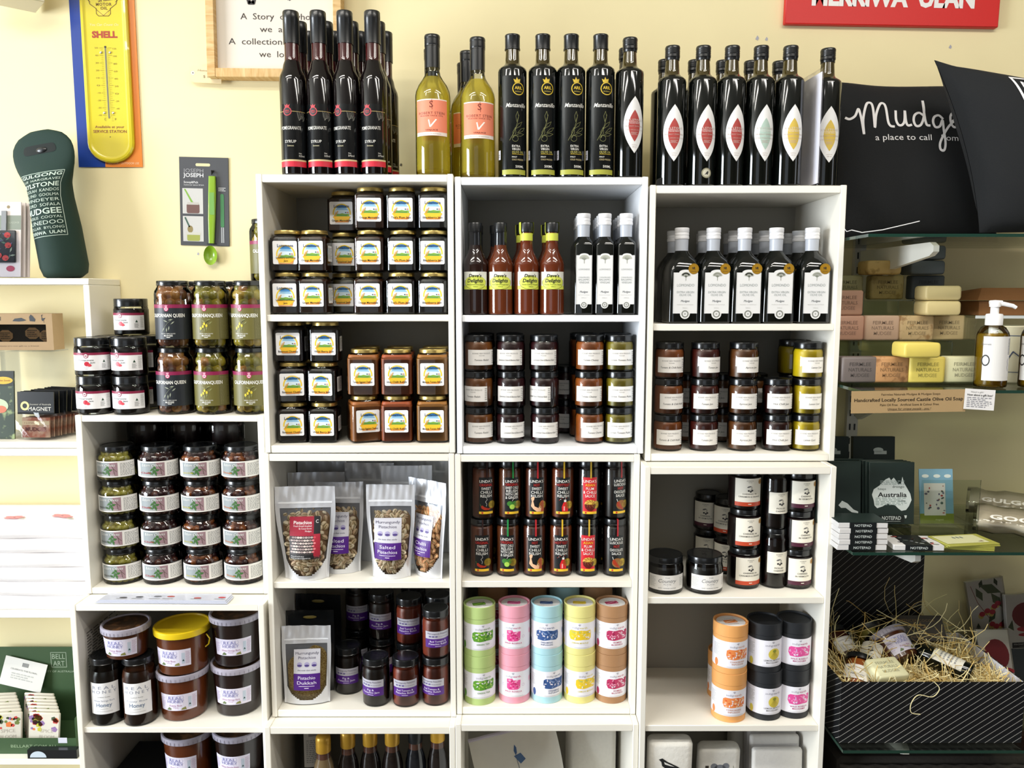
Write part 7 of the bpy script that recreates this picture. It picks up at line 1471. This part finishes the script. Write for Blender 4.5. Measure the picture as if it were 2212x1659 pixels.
lie(BON['green'], 'pickle_jar', 1893, 1370, 1.81, 'yellow-green pickle jar leaning in the gift box', 'jar', (-30, 0, 14), zj+.002)
lie(HT['small'], 'honey_tub', 1950, 1390, 1.77, 'small honey tub tipped forward in the straw', 'tub', (-55, 0, 24), zj+.006)
mb = MB(); mb.box(-62, 62, -9, 9, 0, 62, C('2c231c', .5), 1); a = Art(); gd = C('7a5e36'); a.text('SPENCER COCOA', 0, 49, 84, 6, gd, 1, sp=1.1)
for i in range(5): q = pi/2+i*2*pi/5; a.poly([(6+3*cos(q), 30+3*sin(q)), (6+12*cos(q-.25), 30+12*sin(q-.25)), (6+15*cos(q), 30+15*sin(q)), (6+12*cos(q+.25), 30+12*sin(q+.25))], gd, 1)
a.text('Peanut Crunch', 10, 10, 66, 5, gd, 1, shear=.2)
lie([('carton_body', mb.mesh('carton_body'), [('lettering', a.build('lettering', lambda u, v, l: (u, -9.2-l, v)), [])])], 'chocolate_box', 1988, 1390, 1.825, 'dark brown chocolate box with gold print in the gift box', 'box', (-38, 0, -2), zj+.034)
mb = MB(); mb.lathe([(22, .4), (24, 4), (24, 105), (20, 118), (11, 130), (10, 160)], DARKG, 24); m2 = MB(); m2.lathe([(11, 142), (11.6, 144), (11.6, 172), (10, 174)], C('c4bfae', .4), 20); a = Art().rect(-30, -32, 30, 32, C('ddd8c8', .5), 0).lines(-20, -20, 20, 20, 5, GREY, 1)
lie([('glass_bottle', mb.mesh('glass_bottle'), []), ('cap', m2.mesh('cap'), []), label_parts(a, CYL(24, 52), 24)], 'wine_bottle', 2100, 1470, 1.70, 'small dark bottle with pale cap lying in the straw', 'bottle', (-80, 0, 46), zj+.012)
lie(SO['ivory'], 'soap_bar', 1930, 1462, 1.66, 'cream soap bar in the straw at the front of the gift box', 'soap', (-70, 0, 12), zj+.018)
lie(BON['chutney'], 'relish_jar', 1848, 1462, 1.692, 'orange relish jar at the front left of the gift box', 'jar', (-50, 0, -30), zj-.020)
# magnetic shopper pads
def shopper(sd, kind):
    r = random.Random(sd); mb = MB(); mb.box(-38, 38, 0, 12, 0, 150, C('dedad2', .5), .6); a = Art(); a.rect(-37, 1, 37, 149, C('dcd8ce'), .5); LF = ('42593c', '36482f', '5a6a48')
    if kind == 'berry':
        for x, y, q, s_ in ((-14, 118, 1.9, 17), (10, 128, -.5, 26), (20, 100, -1.1, 20), (6, 62, .9, 15), (2, 30, 1.6, 22), (30, 46, 1.2, 15), (-8, 142, 1.2, 10), (24, 142, 1.8, 10), (-26, 40, 1.5, 13)): a.poly([(x+k*s_*cos(q+e), y+k*s_*sin(q+e)) for k, e in ((1, 0), (.42, .9), (.45, 1.6), (.42, 2.3), (1, pi), (.42, -2.3), (.45, -1.6), (.42, -.9))], C(LF[int(s_) % 3]), 1)
        for x, y in ((-14, 72), (-2, 78), (8, 74), (14, 86), (4, 46), (12, 40), (24, 42), (30, 44), (22, 92)): a.ell(x-3, y-4, 6, 7, C('dcc470'), 1.5, n=9); a.ell(x, y, 6.5, 6, C('c03448'), 2, n=10)
        a.line([(-30, 140), (-20, 100), (0, 60), (22, 10)], 1.2, C('8a4a40'), 1.8)
    else:
        a.ell(4, 92, 30, 36, C('8a2c34'), 1, n=20); a.ell(12, 54, 30, 9, C('c03a48'), 1, n=14); a.ell(10, 38, 26, 6, C('b03040'), 1, n=12); a.poly([(10, 20), (36, 30), (36, 8), (18, 4)], C('6a7a44'), 1); a.poly([(-36, 60), (-26, 80), (-24, 50)], C('4a5a3a'), 1)
    a.rect(-30, 2, 30, 17, INK, 3); a.text('MAGNETIC SHOPPER', 0, 12, 52, 4.6, C('d4d2cc'), 4); a.rect(-16, 5, 18, 6, GREY, 4)
    w_ = MB(); w_.box(-40, 40, -2, 14, -.3, 153, GL('f6f6f6', 1.2)); return [('pad_block', mb.mesh('pad_block'), [('print', a.build('print', lambda u, v, l: (u, -.2-l, v)), [])]), ('clear_wrap', w_.mesh('clear_wrap'), [])]
zs_ = ZP(1400, 1.90); mb = MB(1); mb.box(0, .4, 0, .06, 0, zs_-G4-.002, C('1e2226', .6)); mb2_x = XP(2095, zs_, 1.90)
put('display_block', [('block', mb.mesh('block'), [])], (xb0+wbx+.006, 1.9, G4+.0004), 'dark block behind the gift box carrying the shopper pads', 'block')
bpy.data.objects[bpy.data.objects[-1].name] if False else None
put('shopper_pad', shopper(1, 'berry'), (XP(2150, zs_+.07, 1.925), 1.925, zs_), 'tall magnetic shopping pad with red gum blossom, leaning behind the gift box', 'notepad', 'magnetic shopping pads', rot=(radians(-6), radians(-9), 0), scale=(1.2, 1, 1.1))
put('shopper_pad', shopper(2, 'red'), (XP(2218, zs_+.05, 1.905), 1.9, zs_), 'magnetic shopping pad with a dark red flower at the right edge', 'notepad', 'magnetic shopping pads', rot=(radians(-8), radians(-3), 0), scale=(1.2, 1, .9))
put('shopper_pad', shopper(3, 'red'), (XP(2205, hz, 1.79), 1.80, zb+.02), 'red flower pad low at the right edge beside the gift box', 'notepad', 'magnetic shopping pads', rot=(radians(-20), 0, 0)).location.x = xb0+wbx+.06
# dark basket under the shelf
WK = C('2a241e', .8, noise=.3, nscale=90, bump=.6); mb = MB(1); mb.box(-.2, .3, 0, .25, 0, .085, WK, .01); bod = mb.mesh('basket_body'); ps = [('basket_body', bod, [])]
wv = MB(1); wv.tube([(-.2+.02*i, -.004+.003*(-1)**i, 0) for i in range(26)], .006, WK, 6); wvm = wv.mesh('wicker_strand')
for j in range(5): ps.append(('wicker_strand', wvm, [], {'loc': ((.01 if j % 2 else 0), -.004, .012+.0145*j)}))
put('wicker_basket', ps, (.95, 1.70, .36), 'dark woven basket in shade below the striped gift box', 'basket')
mb = MB(1); mb.box(.7, 1.7, 1.62, 1.98, .33, .3594, C('2c2a26', .7)); mb.box(.7, .73, 1.62, 1.98, 0, .33, C('2c2a26', .7)); mb.box(1.67, 1.7, 1.62, 1.98, 0, .33, C('2c2a26', .7)); solo('low_bench', mb.mesh('low_bench'), (0, 0, 0), 'dark low bench under the woven basket', 'bench')
